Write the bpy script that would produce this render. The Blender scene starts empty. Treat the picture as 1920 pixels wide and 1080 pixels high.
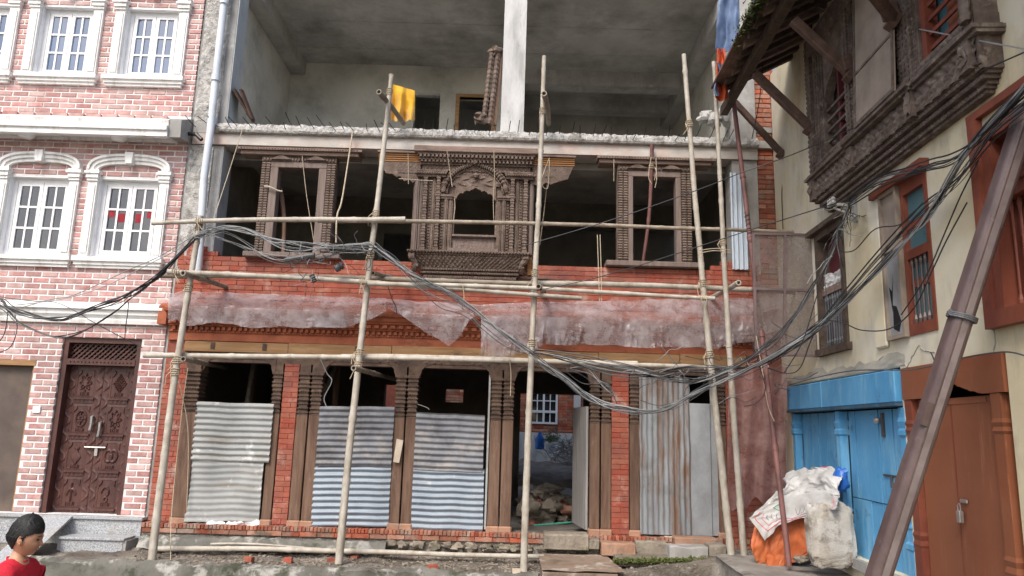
import bpy, bmesh, math, random
from mathutils import Vector, Matrix, noise as mn
random.seed(7)
S = bpy.context.scene
COL = S.collection
pi = math.pi
sin, cos, hyp = math.sin, math.cos, math.hypot

# ------------------------------------------------------------------ camera
FPX = 1380.0
TH = math.atan(FPX / 7240); RO = math.atan(210 / 7240)
CAM = Vector((0, -10, 1.7))
_F = Vector((0, cos(TH), sin(TH))); _U0 = Vector((0, -sin(TH), cos(TH))); _R0 = Vector((1, 0, 0))
_R = cos(RO) * _R0 + sin(RO) * _U0
_U = -sin(RO) * _R0 + cos(RO) * _U0
cd = bpy.data.cameras.new('camera'); co = bpy.data.objects.new('camera', cd); COL.objects.link(co)
co.matrix_world = Matrix(((_R.x, _U.x, -_F.x, CAM.x), (_R.y, _U.y, -_F.y, CAM.y), (_R.z, _U.z, -_F.z, CAM.z), (0, 0, 0, 1)))
cd.sensor_width = 36; cd.lens = 36 * FPX / 1920; cd.clip_start = 0.1; cd.clip_end = 500
S.camera = co

# ------------------------------------------------------------------ light
w = bpy.data.worlds.new('World'); S.world = w; w.use_nodes = True
nt = w.node_tree; bg = nt.nodes['Background']
sky = nt.nodes.new('ShaderNodeTexSky'); sky.sky_type = 'NISHITA'; sky.sun_disc = False
SUN_EL = math.radians(48); SUN_AZ = math.radians(205)      # azimuth clockwise from +Y
sky.sun_elevation = SUN_EL; sky.sun_rotation = SUN_AZ
sky.air_density = 1.0; sky.dust_density = 3.5; sky.ozone_density = 0.8
nt.links.new(sky.outputs[0], bg.inputs[0]); bg.inputs[1].default_value = 0.115
sd = bpy.data.lights.new('sun', 'SUN'); sd.energy = 1.25; sd.angle = math.radians(20); sd.color = (1, 0.96, 0.9)
so = bpy.data.objects.new('sun', sd); COL.objects.link(so)
so.rotation_euler = Vector((sin(SUN_AZ) * cos(SUN_EL), cos(SUN_AZ) * cos(SUN_EL), sin(SUN_EL))).to_track_quat('Z', 'Y').to_euler()
so.location = (-3, -20, 30)
S.view_settings.view_transform = 'Standard'; S.view_settings.look = 'None'
S.view_settings.exposure = 1.15; S.view_settings.gamma = 1; S.view_settings.use_curve_mapping = False
S.render.engine = 'CYCLES'
S.cycles.max_bounces = 6; S.cycles.diffuse_bounces = 4; S.cycles.transparent_max_bounces = 12

# ------------------------------------------------------------------ measuring from the photograph's points
def ray(px, py): return _F * FPX + _R * (px - 960) - _U * (py - 540)
def P(px, py, Y=0.0):
    d = ray(px, py); return CAM + d * ((Y - CAM.y) / d.y)
def G(px, py, z=0.0):
    d = ray(px, py); return CAM + d * ((z - CAM.z) / d.z)
def Q(px, py, Y=0.0):
    p = P(px, py, Y); return p.x, p.z
O2 = Vector((3.7, 0, 0)); D2 = -Vector((0.0435, 1, 0)).normalized(); N2 = Vector((D2.y, -D2.x, 0))
def PW(px, py, n=0.0):
    d = ray(px, py); o = O2 + N2 * n
    p = CAM + d * ((o - CAM).dot(N2) / d.dot(N2)); return (p - O2).dot(D2), p.z

def FAC(u, n, z): return (u, -n, z)
def RW(u, n, z): return (O2.x + D2.x * u + N2.x * n, O2.y + D2.y * u + N2.y * n, z)
def WLD(x, y, z): return (x, y, z)

# ------------------------------------------------------------------ mesh builder
WL = {}
def loc_of(o): return WL.get(o.name, Vector((0, 0, 0)))
class MB:
    def __init__(s, fr=FAC): s.V = []; s.F = []; s.fr = fr; s.uv = None
    def v(s, u, n, z): s.V.append(s.fr(u, n, z)); return len(s.V) - 1
    def box(s, u0, u1, n0, n1, z0, z1, ch=0):
        b = [s.v(*p) for p in ((u0, n0, z0), (u1, n0, z0), (u1, n0, z1), (u0, n0, z1))]
        if ch:
            m = [s.v(*p) for p in ((u0, n1 - ch, z0), (u1, n1 - ch, z0), (u1, n1 - ch, z1), (u0, n1 - ch, z1))]
            t = [s.v(*p) for p in ((u0 + ch, n1, z0 + ch), (u1 - ch, n1, z0 + ch), (u1 - ch, n1, z1 - ch), (u0 + ch, n1, z1 - ch))]
            rings = [b, m, t]
        else:
            rings = [b, [s.v(*p) for p in ((u0, n1, z0), (u1, n1, z0), (u1, n1, z1), (u0, n1, z1))]]
        s.F.append(b[::-1])
        for r0, r1 in zip(rings, rings[1:]):
            for i in range(4): j = (i + 1) % 4; s.F.append((r0[i], r0[j], r1[j], r1[i]))
        s.F.append(rings[-1]); return s
    def loft(s, rings, cap=True, closed=True):
        ids = [[s.v(*p) for p in r] for r in rings]; n = len(ids[0])
        for a, b in zip(ids, ids[1:]):
            for i in range(n if closed else n - 1): j = (i + 1) % n; s.F.append((a[i], a[j], b[j], b[i]))
        if cap: s.F.append(ids[0][::-1]); s.F.append(ids[-1])
        return s
    def prism(s, poly, n0, n1): return s.loft([[(u, n0, z) for u, z in poly], [(u, n1, z) for u, z in poly]])
    def extr(s, prof, u0, u1): return s.loft([[(u0, n, z) for n, z in prof], [(u1, n, z) for n, z in prof]])
    def hprism(s, poly, z0, z1): return s.loft([[(u, n, z0) for u, n in poly], [(u, n, z1) for u, n in poly]])
    def rlathe(s, uc, nc, prof, rn=1.0):
        return s.loft([[(uc - h, nc - h * rn, z), (uc + h, nc - h * rn, z), (uc + h, nc + h * rn, z), (uc - h, nc + h * rn, z)] for h, z in prof])
    def lathe(s, uc, nc, prof, k=10):
        return s.loft([[(uc + r * cos(2 * pi * i / k), nc + r * sin(2 * pi * i / k), z) for i in range(k)] for r, z in prof])
    def bar(s, a, b, w, h=None):                      # square bar between two frame points
        a = Vector(s.fr(*a)); b = Vector(s.fr(*b)); h = h or w
        d = (b - a).normalized(); x = d.cross(Vector((0, 1, 0.01))); x.normalize(); y = d.cross(x)
        k = len(s.V)
        for p in (a, b):
            for i, j in ((-1, -1), (1, -1), (1, 1), (-1, 1)): s.V.append(tuple(p + x * i * w / 2 + y * j * h / 2))
        s.F += [(k + 3, k + 2, k + 1, k), (k + 4, k + 5, k + 6, k + 7)] + [(k + i, k + (i + 1) % 4, k + 4 + (i + 1) % 4, k + 4 + i) for i in range(4)]
        return s
    def tube(s, pts, r, k=6, cap=True, hollow=0):     # pts in world space, r number or list
        pts = [Vector(p) for p in pts]; n = len(pts); rs = r if isinstance(r, (list, tuple)) else [r] * n
        t = (pts[1] - pts[0]).normalized(); x = t.orthogonal().normalized(); base = len(s.V); prev = None; first = None
        for i, p in enumerate(pts):
            t = (pts[min(i + 1, n - 1)] - pts[max(i - 1, 0)]).normalized()
            x = (x - t * x.dot(t)).normalized(); y = t.cross(x); ring = []
            for j in range(k):
                a = 2 * pi * j / k; s.V.append(tuple(p + (x * cos(a) + y * sin(a)) * rs[i])); ring.append(len(s.V) - 1)
            if prev:
                for j in range(k): s.F.append((prev[j], prev[(j + 1) % k], ring[(j + 1) % k], ring[j]))
            else: first = (ring, t.copy(), p, x.copy())
            prev = ring
        if hollow:
            for ring, t, p, r0, sg in ((first[0], first[1], first[2], rs[0], 1), (prev, t, pts[-1], rs[-1], -1)):
                c = Vector((0, 0, 0))
                inn = []; deep = []
                for q in ring:
                    v = Vector(s.V[q]); s.V.append(tuple(p + (v - p) * .66)); inn.append(len(s.V) - 1)
                for q in inn:
                    v = Vector(s.V[q]); s.V.append(tuple(v + t * sg * .07)); deep.append(len(s.V) - 1)
                for j in range(k):
                    s.F.append((ring[j], ring[(j + 1) % k], inn[(j + 1) % k], inn[j])); s.F.append((inn[j], inn[(j + 1) % k], deep[(j + 1) % k], deep[j]))
                s.F.append(deep)
        elif cap: s.F.append(first[0][::-1]); s.F.append(prev)
        return s
    def grid(s, fn, nu, nv, closeu=False):
        ids = [[s.v(*fn(i / nu, j / nv)) for j in range(nv + 1)] for i in range(nu + 1)]
        for i in range(nu):
            for j in range(nv): s.F.append((ids[i][j], ids[i + 1][j], ids[i + 1][j + 1], ids[i][j + 1]))
        return s
    def relief(s, u0, u1, z0, z1, n, h, d=.012):      # carved height field
        nu = max(2, int(abs(u1 - u0) / d)); nv = max(2, int(abs(z1 - z0) / d))
        return s.grid(lambda a, b: (u0 + (u1 - u0) * a, n + h(u0 + (u1 - u0) * a, z0 + (z1 - z0) * b), z0 + (z1 - z0) * b), nu, nv)
    def blob(s, c, r, k=8, m=6, jit=0, sc=(1, 1, 1), seed=0):   # frame coordinates
        rings = []
        for j in range(1, m):
            ph = pi * j / m; rr = []
            for i in range(k):
                a = 2 * pi * i / k; q = Vector((sin(ph) * cos(a), sin(ph) * sin(a), -cos(ph)))
                f = r * (1 + (jit * mn.noise(q * 1.7 + Vector((seed, seed * .7, 3))) * 2 if jit else 0))
                rr.append((c[0] + q.x * f * sc[0], c[1] + q.y * f * sc[1], c[2] + q.z * f * sc[2]))
            rings.append(rr)
        return s.loft(rings)
    def beads(s, u0, u1, n, z, r, step):
        k = max(1, int(round((u1 - u0) / step)))
        for i in range(k):
            u = u0 + (i + .5) * (u1 - u0) / k
            a = [s.v(u - r, n, z), s.v(u, n, z - r), s.v(u + r, n, z), s.v(u, n, z + r)]; t = s.v(u, n + r, z)
            for q in range(4): s.F.append((a[q], a[(q + 1) % 4], t))
        return s
    def vbeads(s, u, n, z0, z1, r, step):
        k = max(1, int(round((z1 - z0) / step)))
        for i in range(k):
            z = z0 + (i + .5) * (z1 - z0) / k
            a = [s.v(u - r, n, z), s.v(u, n, z - step * .45), s.v(u + r, n, z), s.v(u, n, z + step * .45)]; t = s.v(u, n + r, z)
            for q in range(4): s.F.append((a[q], a[(q + 1) % 4], t))
        return s
    def dentils(s, u0, u1, n0, n1, z0, z1, step, duty=.55):
        k = max(1, int(round((u1 - u0) / step))); st = (u1 - u0) / k
        for i in range(k): s.box(u0 + (i + .5 - duty / 2) * st, u0 + (i + .5 + duty / 2) * st, n0, n1, z0, z1)
        return s
    def wall(s, u0, u1, z0, z1, n0, n1, holes):
        us = sorted({u0, u1, *[h[0] for h in holes], *[h[1] for h in holes]}); us = [u for u in us if u0 - 1e-6 <= u <= u1 + 1e-6]
        zs = sorted({z0, z1, *[h[2] for h in holes], *[h[3] for h in holes]}); zs = [z for z in zs if z0 - 1e-6 <= z <= z1 + 1e-6]
        def solid(i, j):
            if i < 0 or j < 0 or i >= len(us) - 1 or j >= len(zs) - 1: return False
            cu = (us[i] + us[i + 1]) / 2; cz = (zs[j] + zs[j + 1]) / 2
            return not any(h[0] < cu < h[1] and h[2] < cz < h[3] for h in holes)
        q = lambda *p: s.F.append([s.v(*x) for x in p])
        for i in range(len(us) - 1):
            for j in range(len(zs) - 1):
                if not solid(i, j): continue
                a, b, c, d = us[i], us[i + 1], zs[j], zs[j + 1]
                q((a, n1, c), (b, n1, c), (b, n1, d), (a, n1, d)); q((a, n0, c), (a, n0, d), (b, n0, d), (b, n0, c))
                if not solid(i - 1, j): q((a, n0, c), (a, n1, c), (a, n1, d), (a, n0, d))
                if not solid(i + 1, j): q((b, n0, c), (b, n0, d), (b, n1, d), (b, n1, c))
                if not solid(i, j - 1): q((a, n0, c), (b, n0, c), (b, n1, c), (a, n1, c))
                if not solid(i, j + 1): q((a, n0, d), (a, n1, d), (b, n1, d), (b, n0, d))
        return s
    def build(s, name, mat, parent=None, smooth=False, label=None, kind=None, bevel=0, merge=False, origin=None):
        V = s.V
        xs = [p[0] for p in V]; ys = [p[1] for p in V]; zs = [p[2] for p in V]
        o = Vector(origin) if origin else Vector(((min(xs) + max(xs)) / 2, (min(ys) + max(ys)) / 2, min(zs)))
        me = bpy.data.meshes.new(name)
        me.from_pydata([(p[0] - o.x, p[1] - o.y, p[2] - o.z) for p in V], [], s.F)
        bm = bmesh.new(); bm.from_mesh(me)
        if merge: bmesh.ops.remove_doubles(bm, verts=bm.verts, dist=1e-4)
        bmesh.ops.recalc_face_normals(bm, faces=bm.faces)
        if smooth:
            for f in bm.faces: f.smooth = True
            for e in bm.edges:
                if len(e.link_faces) == 2 and e.calc_face_angle(0) > .7: e.smooth = False
        bm.to_mesh(me); bm.free()
        me.materials.append(mat)
        ob = bpy.data.objects.new(name, me); COL.objects.link(ob)
        if parent: ob.parent = parent; ob.location = o - loc_of(parent)
        else: ob.location = o
        WL[ob.name] = o
        if bevel:
            m = ob.modifiers.new('bevel', 'BEVEL'); m.width = bevel; m.segments = 1; m.limit_method = 'ANGLE'
        if label: ob['label'] = label
        if kind: ob['kind'] = kind
        return ob

def thing(name, label, cat, loc, group=None):
    o = bpy.data.objects.new(name, None); COL.objects.link(o); o.location = loc; o.empty_display_size = .2
    WL[o.name] = Vector(loc); o['label'] = label; o['category'] = cat
    if group: o['group'] = group
    return o
def tag(o, label, cat, group=None):
    o['label'] = label; o['category'] = cat
    if group: o['group'] = group
    return o
def spline(pts, per=8):
    pts = [Vector(p) for p in pts]; out = []
    n = len(pts)
    for i in range(n - 1):
        p0 = pts[max(i - 1, 0)]; p1 = pts[i]; p2 = pts[i + 1]; p3 = pts[min(i + 2, n - 1)]
        for k in range(per):
            t = k / per
            out.append(.5 * ((2 * p1) + (p2 - p0) * t + (2 * p0 - 5 * p1 + 4 * p2 - p3) * t * t + (3 * p1 - p0 - 3 * p2 + p3) * t ** 3))
    out.append(pts[-1]); return out

# ------------------------------------------------------------------ materials
def mat(name, a, b, scale=4, st=(1, 1, 1), rough=.85, bump=.3, bscale=None, metal=0, rnd=0, stain=None, detail=6, fac=None,
        spec=.3, alpha=1, trans=0, mid=(.35, .65), bst=None, bdist=.01, stain2=None, vor=False, isl=False, huev=0, satv=(1.12, .78), sheen=0, contrast=None):
    m = bpy.data.materials.new(name); m.use_nodes = True; N = m.node_tree.nodes; L = m.node_tree.links
    bs = N['Principled BSDF']
    geo = N.new('ShaderNodeNewGeometry'); mp = N.new('ShaderNodeMapping'); mp.inputs['Scale'].default_value = st
    L.new(geo.outputs['Position'], mp.inputs['Vector'])
    nz = N.new('ShaderNodeTexNoise'); nz.inputs['Scale'].default_value = scale; nz.inputs['Detail'].default_value = detail; nz.inputs['Roughness'].default_value = .62
    L.new(mp.outputs[0], nz.inputs['Vector'])
    cr = N.new('ShaderNodeValToRGB'); e = cr.color_ramp.elements
    e[0].position = mid[0]; e[1].position = mid[1]; e[0].color = (*a, 1); e[1].color = (*b, 1)
    L.new(nz.outputs[0], cr.inputs[0]); colr = cr.outputs[0]
    def mix(f, c1, c2, mode='MIX'):
        x = N.new('ShaderNodeMix'); x.data_type = 'RGBA'; x.blend_type = mode
        if hasattr(f, 'links') or not isinstance(f, (int, float)): L.new(f, x.inputs[0])
        else: x.inputs[0].default_value = f
        for q, c in ((6, c1), (7, c2)):
            if isinstance(c, tuple): x.inputs[q].default_value = (*c, 1)
            else: L.new(c, x.inputs[q])
        return x.outputs[2]
    for stn in (stain, stain2):
        if not stn: continue
        c, sc, lo, hi, sst = (list(stn) + [(1, 1, 1)])[:5]
        mp2 = N.new('ShaderNodeMapping'); mp2.inputs['Scale'].default_value = sst; mp2.inputs['Location'].default_value = (3.3 * sc, 1.7, 5.1)
        L.new(geo.outputs['Position'], mp2.inputs['Vector'])
        n2 = N.new('ShaderNodeTexNoise'); n2.inputs['Scale'].default_value = sc; n2.inputs['Detail'].default_value = 7; n2.inputs['Roughness'].default_value = .68
        L.new(mp2.outputs[0], n2.inputs['Vector'])
        r2 = N.new('ShaderNodeMapRange'); r2.inputs[1].default_value = lo; r2.inputs[2].default_value = hi; L.new(n2.outputs[0], r2.inputs[0])
        colr = mix(r2.outputs[0], colr, c)
    if rnd:
        oi = N.new('ShaderNodeObjectInfo'); ad = N.new('ShaderNodeMath'); ad.operation = 'ADD'
        L.new(oi.outputs['Random'], ad.inputs[0]); L.new(geo.outputs['Random Per Island'], ad.inputs[1])
        fr = N.new('ShaderNodeMath'); fr.operation = 'FRACT'; L.new(ad.outputs[0], fr.inputs[0])
        mr = N.new('ShaderNodeMapRange'); mr.inputs[3].default_value = 1 - rnd; mr.inputs[4].default_value = 1 + rnd * .7; L.new(fr.outputs[0], mr.inputs[0])
        hs = N.new('ShaderNodeHueSaturation'); L.new(colr, hs.inputs['Color']); L.new(mr.outputs[0], hs.inputs['Value'])
        if huev:
            m3 = N.new('ShaderNodeMath'); m3.operation = 'MULTIPLY'; m3.inputs[1].default_value = 7.13; L.new(fr.outputs[0], m3.inputs[0])
            f3 = N.new('ShaderNodeMath'); f3.operation = 'FRACT'; L.new(m3.outputs[0], f3.inputs[0])
            r3 = N.new('ShaderNodeMapRange'); r3.inputs[3].default_value = .5 - huev; r3.inputs[4].default_value = .5 + huev; L.new(f3.outputs[0], r3.inputs[0]); L.new(r3.outputs[0], hs.inputs['Hue'])
            r4 = N.new('ShaderNodeMapRange'); r4.inputs[3].default_value = satv[0]; r4.inputs[4].default_value = satv[1]; L.new(f3.outputs[0], r4.inputs[0]); L.new(r4.outputs[0], hs.inputs['Saturation'])
        colr = hs.outputs[0]
    L.new(colr, bs.inputs['Base Color'])
    bs.inputs['Roughness'].default_value = rough; bs.inputs['Metallic'].default_value = metal; bs.inputs['Specular IOR Level'].default_value = spec
    if bump:
        mb = N.new('ShaderNodeMapping'); mb.inputs['Scale'].default_value = bst or st; L.new(geo.outputs['Position'], mb.inputs['Vector'])
        if vor:
            nb = N.new('ShaderNodeTexVoronoi'); nb.inputs['Scale'].default_value = bscale or scale * 5; nb.feature = 'SMOOTH_F1'
        else:
            nb = N.new('ShaderNodeTexNoise'); nb.inputs['Scale'].default_value = bscale or scale * 5; nb.inputs['Detail'].default_value = 5
        L.new(mb.outputs[0], nb.inputs['Vector'])
        bp = N.new('ShaderNodeBump'); bp.inputs['Strength'].default_value = bump; bp.inputs['Distance'].default_value = bdist
        L.new(nb.outputs[0], bp.inputs['Height']); L.new(bp.outputs[0], bs.inputs['Normal'])
        rr = N.new('ShaderNodeMapRange'); rr.inputs[3].default_value = max(0, rough - .12); rr.inputs[4].default_value = min(1, rough + .12)
        L.new(nz.outputs[0], rr.inputs[0]); L.new(rr.outputs[0], bs.inputs['Roughness'])
    if alpha < 1:
        bs.inputs['Alpha'].default_value = alpha
    if sheen: bs.inputs['Sheen Weight'].default_value = sheen
    m['n'] = 1; del m['n']
    return m
M = {}
M['mortar_white'] = mat('white_mortar', (.66, .63, .62), (.8, .78, .77), 6, rough=.9, bump=.3, stain=((.40, .35, .33), 1.2, .5, .72, (1.5, 1, .6)))
M['brick_pink'] = mat('pink_painted_brick', (.39, .19, .17), (.51, .32, .295), 9, rough=.75, bump=.5, bscale=60, rnd=.22, huev=.006, stain=((.56, .40, .37), 3.2, .48, .72), stain2=((.25, .12, .1), 1.1, .62, .8))
M['white'] = mat('white_paint', (.74, .75, .76), (.83, .83, .83), 5, rough=.5, bump=.08, stain=((.56, .54, .52), 2.6, .58, .8))
M['white_trim'] = mat('white_stucco', (.72, .72, .70), (.82, .82, .8), 3, rough=.7, bump=.15, bscale=40, stain=((.46, .43, .39), 2.6, .5, .74, (3, 1, .8)))
M['glass'] = mat('window_glass', (.05, .09, .17), (.09, .14, .24), 1.2, rough=.06, bump=0, spec=1.0)  # blue of the reflected sky is put into the pane colour
M['glass_dark'] = mat('dark_window_glass', (.015, .02, .03), (.05, .05, .055), 2.5, rough=.05, bump=0, spec=.9)
M['red_cloth'] = mat('red_curtain', (.2, .012, .02), (.3, .03, .04), 9, bump=.2)
M['brick_red'] = mat('new_red_brick', (.27, .07, .043), (.36, .11, .068), 7, rough=.9, bump=.5, bscale=50, rnd=.1, huev=.005, satv=(1.03, .93), stain=((.19, .075, .06), 1.6, .48, .68), stain2=((.44, .29, .24), 3.0, .55, .70))
M['mortar_red'] = mat('red_mortar', (.20, .058, .038), (.27, .09, .06), 9, bump=.4)
M['brick_old'] = mat('weathered_brick', (.26, .09, .05), (.36, .14, .085), 8, rough=.9, bump=.6, bscale=40, rnd=.35, huev=.012, stain=((.3, .27, .22), 3, .5, .68), stain2=((.06, .06, .04), 2.2, .58, .72))
M['terracotta'] = mat('moulded_terracotta', (.29, .082, .043), (.38, .13, .068), 5, rough=.85, bump=.4, bscale=35, stain=((.15, .05, .03), 2.1, .52, .7, (1, 1, 3)))
M['concrete'] = mat('raw_concrete', (.30, .295, .28), (.42, .41, .39), 1.6, rough=.9, bump=.5, bscale=22, stain=((.17, .16, .15), 1.3, .5, .72, (1, 1, .5)), stain2=((.52, .5, .47), 3.1, .58, .75), detail=8)
M['concrete_light'] = mat('facade_beam_concrete', (.38, .345, .315), (.5, .475, .44), 2.3, rough=.88, bump=.4, bscale=30, stain=((.5, .33, .27), 1.4, .5, .7), stain2=((.2, .17, .14), 5.5, .62, .72, (1, 1, 2)), detail=8)
M['concrete_col'] = mat('whitewashed_column', (.42, .42, .415), (.56, .56, .55), 2.2, (2, 2, .6), rough=.88, bump=.4, bscale=26, stain=((.3, .3, .29), 2.1, .5, .7, (2, 2, .4)), stain2=((.25, .24, .22), 4.5, .62, .74), detail=8)
M['shaded_wall'] = mat('shade_darkened_wall', (.15, .14, .115), (.23, .215, .18), 1.4, rough=.95, bump=.5, stain=((.1, .095, .08), 1.1, .45, .7))  # wall colour darkened to stand in for the unlit first-floor room
M['concrete_edge'] = mat('broken_slab_edge', (.3, .29, .275), (.52, .51, .485), 14, rough=.95, bump=1, bscale=45, bdist=.02, stain=((.2, .19, .17), 6, .5, .65))
M['plaster_blue'] = mat('smooth_grey_plaster', (.36, .39, .41), (.45, .48, .5), 1.4, rough=.85, bump=.15, stain=((.24, .25, .26), 2.2, .52, .74, (1, 1, .4)))
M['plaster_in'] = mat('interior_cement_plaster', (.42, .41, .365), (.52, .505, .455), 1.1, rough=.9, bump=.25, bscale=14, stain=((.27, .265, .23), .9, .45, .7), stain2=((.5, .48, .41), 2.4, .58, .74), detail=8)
M['ceiling'] = mat('shuttered_ceiling_concrete', (.31, .305, .285), (.43, .42, .395), 1.2, rough=.92, bump=.5, bscale=9, stain=((.17, .165, .15), .8, .42, .7), stain2=((.38, .36, .33), 2.2, .6, .78, (1, .4, 1)), detail=9)
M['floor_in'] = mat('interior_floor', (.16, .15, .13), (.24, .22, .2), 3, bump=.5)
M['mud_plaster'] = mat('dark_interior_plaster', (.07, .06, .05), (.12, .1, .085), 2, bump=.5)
WG = dict(rough=.85, bump=.55, detail=7)
M['wood_v'] = mat('weathered_wood_upright', (.115, .066, .044), (.19, .12, .085), 3.2, (9, 9, .7), bscale=9, bst=(9, 9, .5), stain=((.08, .048, .035), 2, .5, .72, (3, 3, .5)), stain2=((.3, .22, .17), 5, .62, .8, (3, 3, 1)), **WG)
M['wood_carved'] = mat('grey_carved_wood', (.105, .076, .06), (.185, .138, .112), 7, (1, 1, 1), rough=.88, bump=.7, bscale=42, stain=((.085, .055, .045), 3, .5, .72), stain2=((.34, .27, .23), 8, .6, .76))
M['wood_ring'] = mat('dark_turned_wood', (.075, .048, .035), (.14, .094, .07), 9, rough=.85, bump=.6, bscale=40, stain=((.05, .035, .028), 4, .48, .66))
M['wood_frame'] = mat('purple_grey_timber', (.14, .105, .09), (.21, .165, .145), 3, (8, 8, .6), rough=.85, bump=.4, bscale=8, bst=(8, 8, .5), stain=((.15, .1, .085), 3, .52, .74, (2, 2, .5)))
M['timber_h'] = mat('pale_timber_beam', (.28, .155, .07), (.38, .235, .12), 2.6, (.7, 8, 8), rough=.8, bump=.45, bscale=8, bst=(.6, 9, 9), stain=((.14, .085, .05), 1.8, .52, .7, (1, 3, 3)), stain2=((.40, .31, .2), 3, .6, .75))
M['wood_new'] = mat('fresh_orange_timber', (.34, .16, .06), (.43, .22, .09), 4, (1, 6, 6), rough=.7, bump=.3)
M['wood_h'] = mat('weathered_wood_lengthwise', (.15, .105, .085), (.26, .19, .155), 3, (.8, 9, 9), bscale=9, bst=(.6, 9, 9), stain=((.09, .06, .045), 2, .52, .7), **WG)
M['balcony'] = mat('sooty_carved_balcony_wood', (.088, .066, .054), (.155, .122, .102), 8, rough=.8, bump=.8, bscale=38, stain=((.05, .035, .028), 3, .5, .72), stain2=((.27, .225, .19), 9, .54, .74))
M['eave'] = mat('eave_timber', (.05, .036, .028), (.105, .075, .056), 4, (2, 2, 2), rough=.85, bump=.5, stain=((.16, .12, .09), 6, .6, .75))
M['strut'] = mat('brown_strut_timber', (.07, .042, .032), (.125, .078, .06), 4, (3, 3, 3), rough=.8, bump=.4)
M['door_wood'] = mat('varnished_door_wood', (.062, .024, .019), (.10, .04, .032), 5, (3, 3, .6), rough=.45, bump=.25, spec=.45, stain=((.05, .02, .018), 4, .5, .7))
M['panel_board'] = mat('brown_panel_board', (.085, .065, .055), (.12, .095, .08), 2, rough=.65, bump=.15, stain=((.15, .11, .085), 2, .5, .75))
M['bamboo'] = mat('weathered_bamboo', (.34, .305, .25), (.47, .435, .38), 3, (2, 2, 2), rough=.6, bump=.25, bscale=25, stain=((.22, .18, .13), 3.6, .5, .72, (2, 2, .6)), stain2=((.15, .13, .11), 16, .64, .74), rnd=.1)
M['bamboo_b'] = mat('grey_bamboo', (.20, .17, .13), (.34, .29, .23), 4, (1.5, 3, 3), rough=.65, bump=.25, stain=((.13, .1, .075), 3, .5, .7), rnd=.1)
M['steel_glint'] = mat('painted_steel_glint', (.15, .12, .115), (.22, .185, .18), 5, rough=.45, bump=.1)  # paler tone paints the reflection on the pole's facing facet
M['rope'] = mat('jute_rope', (.36, .29, .2), (.48, .41, .31), 30, bump=.6, bscale=120)
M['cable'] = mat('grey_cable', (.045, .048, .053), (.10, .104, .11), 2, rough=.5, bump=0, rnd=.5, spec=.4)
M['cable_dark'] = mat('black_cable', (.012, .0125, .014), (.03, .031, .035), 2, rough=.45, bump=0, rnd=.4, spec=.4)
M['cable_lt'] = mat('pale_cable', (.2, .205, .205), (.3, .31, .31), 2, rough=.5, bump=0, rnd=.3)
M['steel_pole'] = mat('maroon_painted_steel', (.072, .046, .043), (.115, .078, .073), 3, (2, 2, 1), rough=.42, bump=.15, bscale=30, spec=.5, stain=((.2, .17, .16), 6, .6, .78), stain2=((.06, .035, .03), 2.5, .58, .75))
M['rust_pipe'] = mat('rusty_primer_pipe', (.14, .06, .055), (.21, .1, .09), 4, rough=.6, bump=.2, stain=((.08, .045, .04), 3, .5, .7))
M['screen_frame'] = mat('brown_steel_frame', (.12, .085, .085), (.17, .125, .125), 4, rough=.55, bump=.15)
M['galv_dull'] = mat('dull_galvanised_sheet', (.27, .28, .275), (.37, .38, .375), 2, rough=.65, metal=.05, bump=.2, stain=((.25, .23, .2), 2.2, .5, .72, (.6, 1, 3)), stain2=((.6, .6, .59), 4, .58, .72))
M['galv_dirty'] = mat('sooty_galvanised_sheet', (.13, .135, .15), (.21, .22, .24), 2.6, rough=.6, metal=.1, bump=.25, stain=((.29, .27, .255), 3, .5, .68), stain2=((.09, .09, .1), 1.6, .52, .68))
M['galv_new'] = mat('bright_galvanised_sheet', (.19, .23, .275), (.27, .315, .36), 2, rough=.5, metal=.15, bump=.12, stain=((.2, .225, .255), 2.4, .48, .74), stain2=((.42, .42, .41), 5, .6, .74))
M['galv_rust'] = mat('rust_streaked_sheet', (.2, .22, .235), (.3, .32, .335), 2, (1, 1, .4), rough=.65, metal=.1, bump=.25, stain=((.17, .095, .06), 2.6, .44, .64, (3, 3, .35)), stain2=((.13, .12, .11), 1.9, .50, .70))
M['flat_sheet'] = mat('flat_zinc_sheet', (.3, .32, .34), (.4, .42, .435), 1.5, rough=.5, metal=.3, bump=.15, stain=((.2, .2, .2), 1.7, .5, .74, (1, 1, .5)))
M['plank_grey'] = mat('grey_door_planks', (.2, .19, .18), (.33, .31, .3), 3, (12, 12, .5), rough=.85, bump=.4, bst=(12, 12, .5), bscale=6)
M['cream'] = mat('aged_cream_plaster', (.52, .45, .29), (.63, .57, .41), 1.0, rough=.9, bump=.3, bscale=18, stain=((.36, .32, .235), 1.5, .50, .70, (1.8, 1.8, .6)), stain2=((.60, .58, .50), .8, .42, .66), detail=9)
M['dado'] = mat('peeled_grey_plaster', (.3, .29, .25), (.42, .4, .34), 2, bump=.6)
M['blue'] = mat('sky_blue_paint', (.07, .265, .49), (.115, .33, .55), 1.6, (1.5, 1.5, .7), rough=.6, bump=.25, bscale=30, stain=((.2, .42, .58), 2.4, .52, .72, (2, 2, .5)), stain2=((.05, .14, .25), 3.4, .60, .72))
M['blue_dark'] = mat('worn_blue_paint', (.02, .06, .10), (.05, .12, .19), 3, (2, 2, .6), rough=.7, bump=.3, stain=((.07, .07, .07), 2.4, .5, .66, (3, 3, .5)))
M['orange_board'] = mat('red_brown_painted_sheet', (.20, .07, .034), (.25, .092, .046), 1.3, rough=.5, bump=.1, stain=((.4, .19, .11), 2.8, .6, .8, (7, 7, .5)), stain2=((.2, .05, .02), 1.3, .5, .72))
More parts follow.
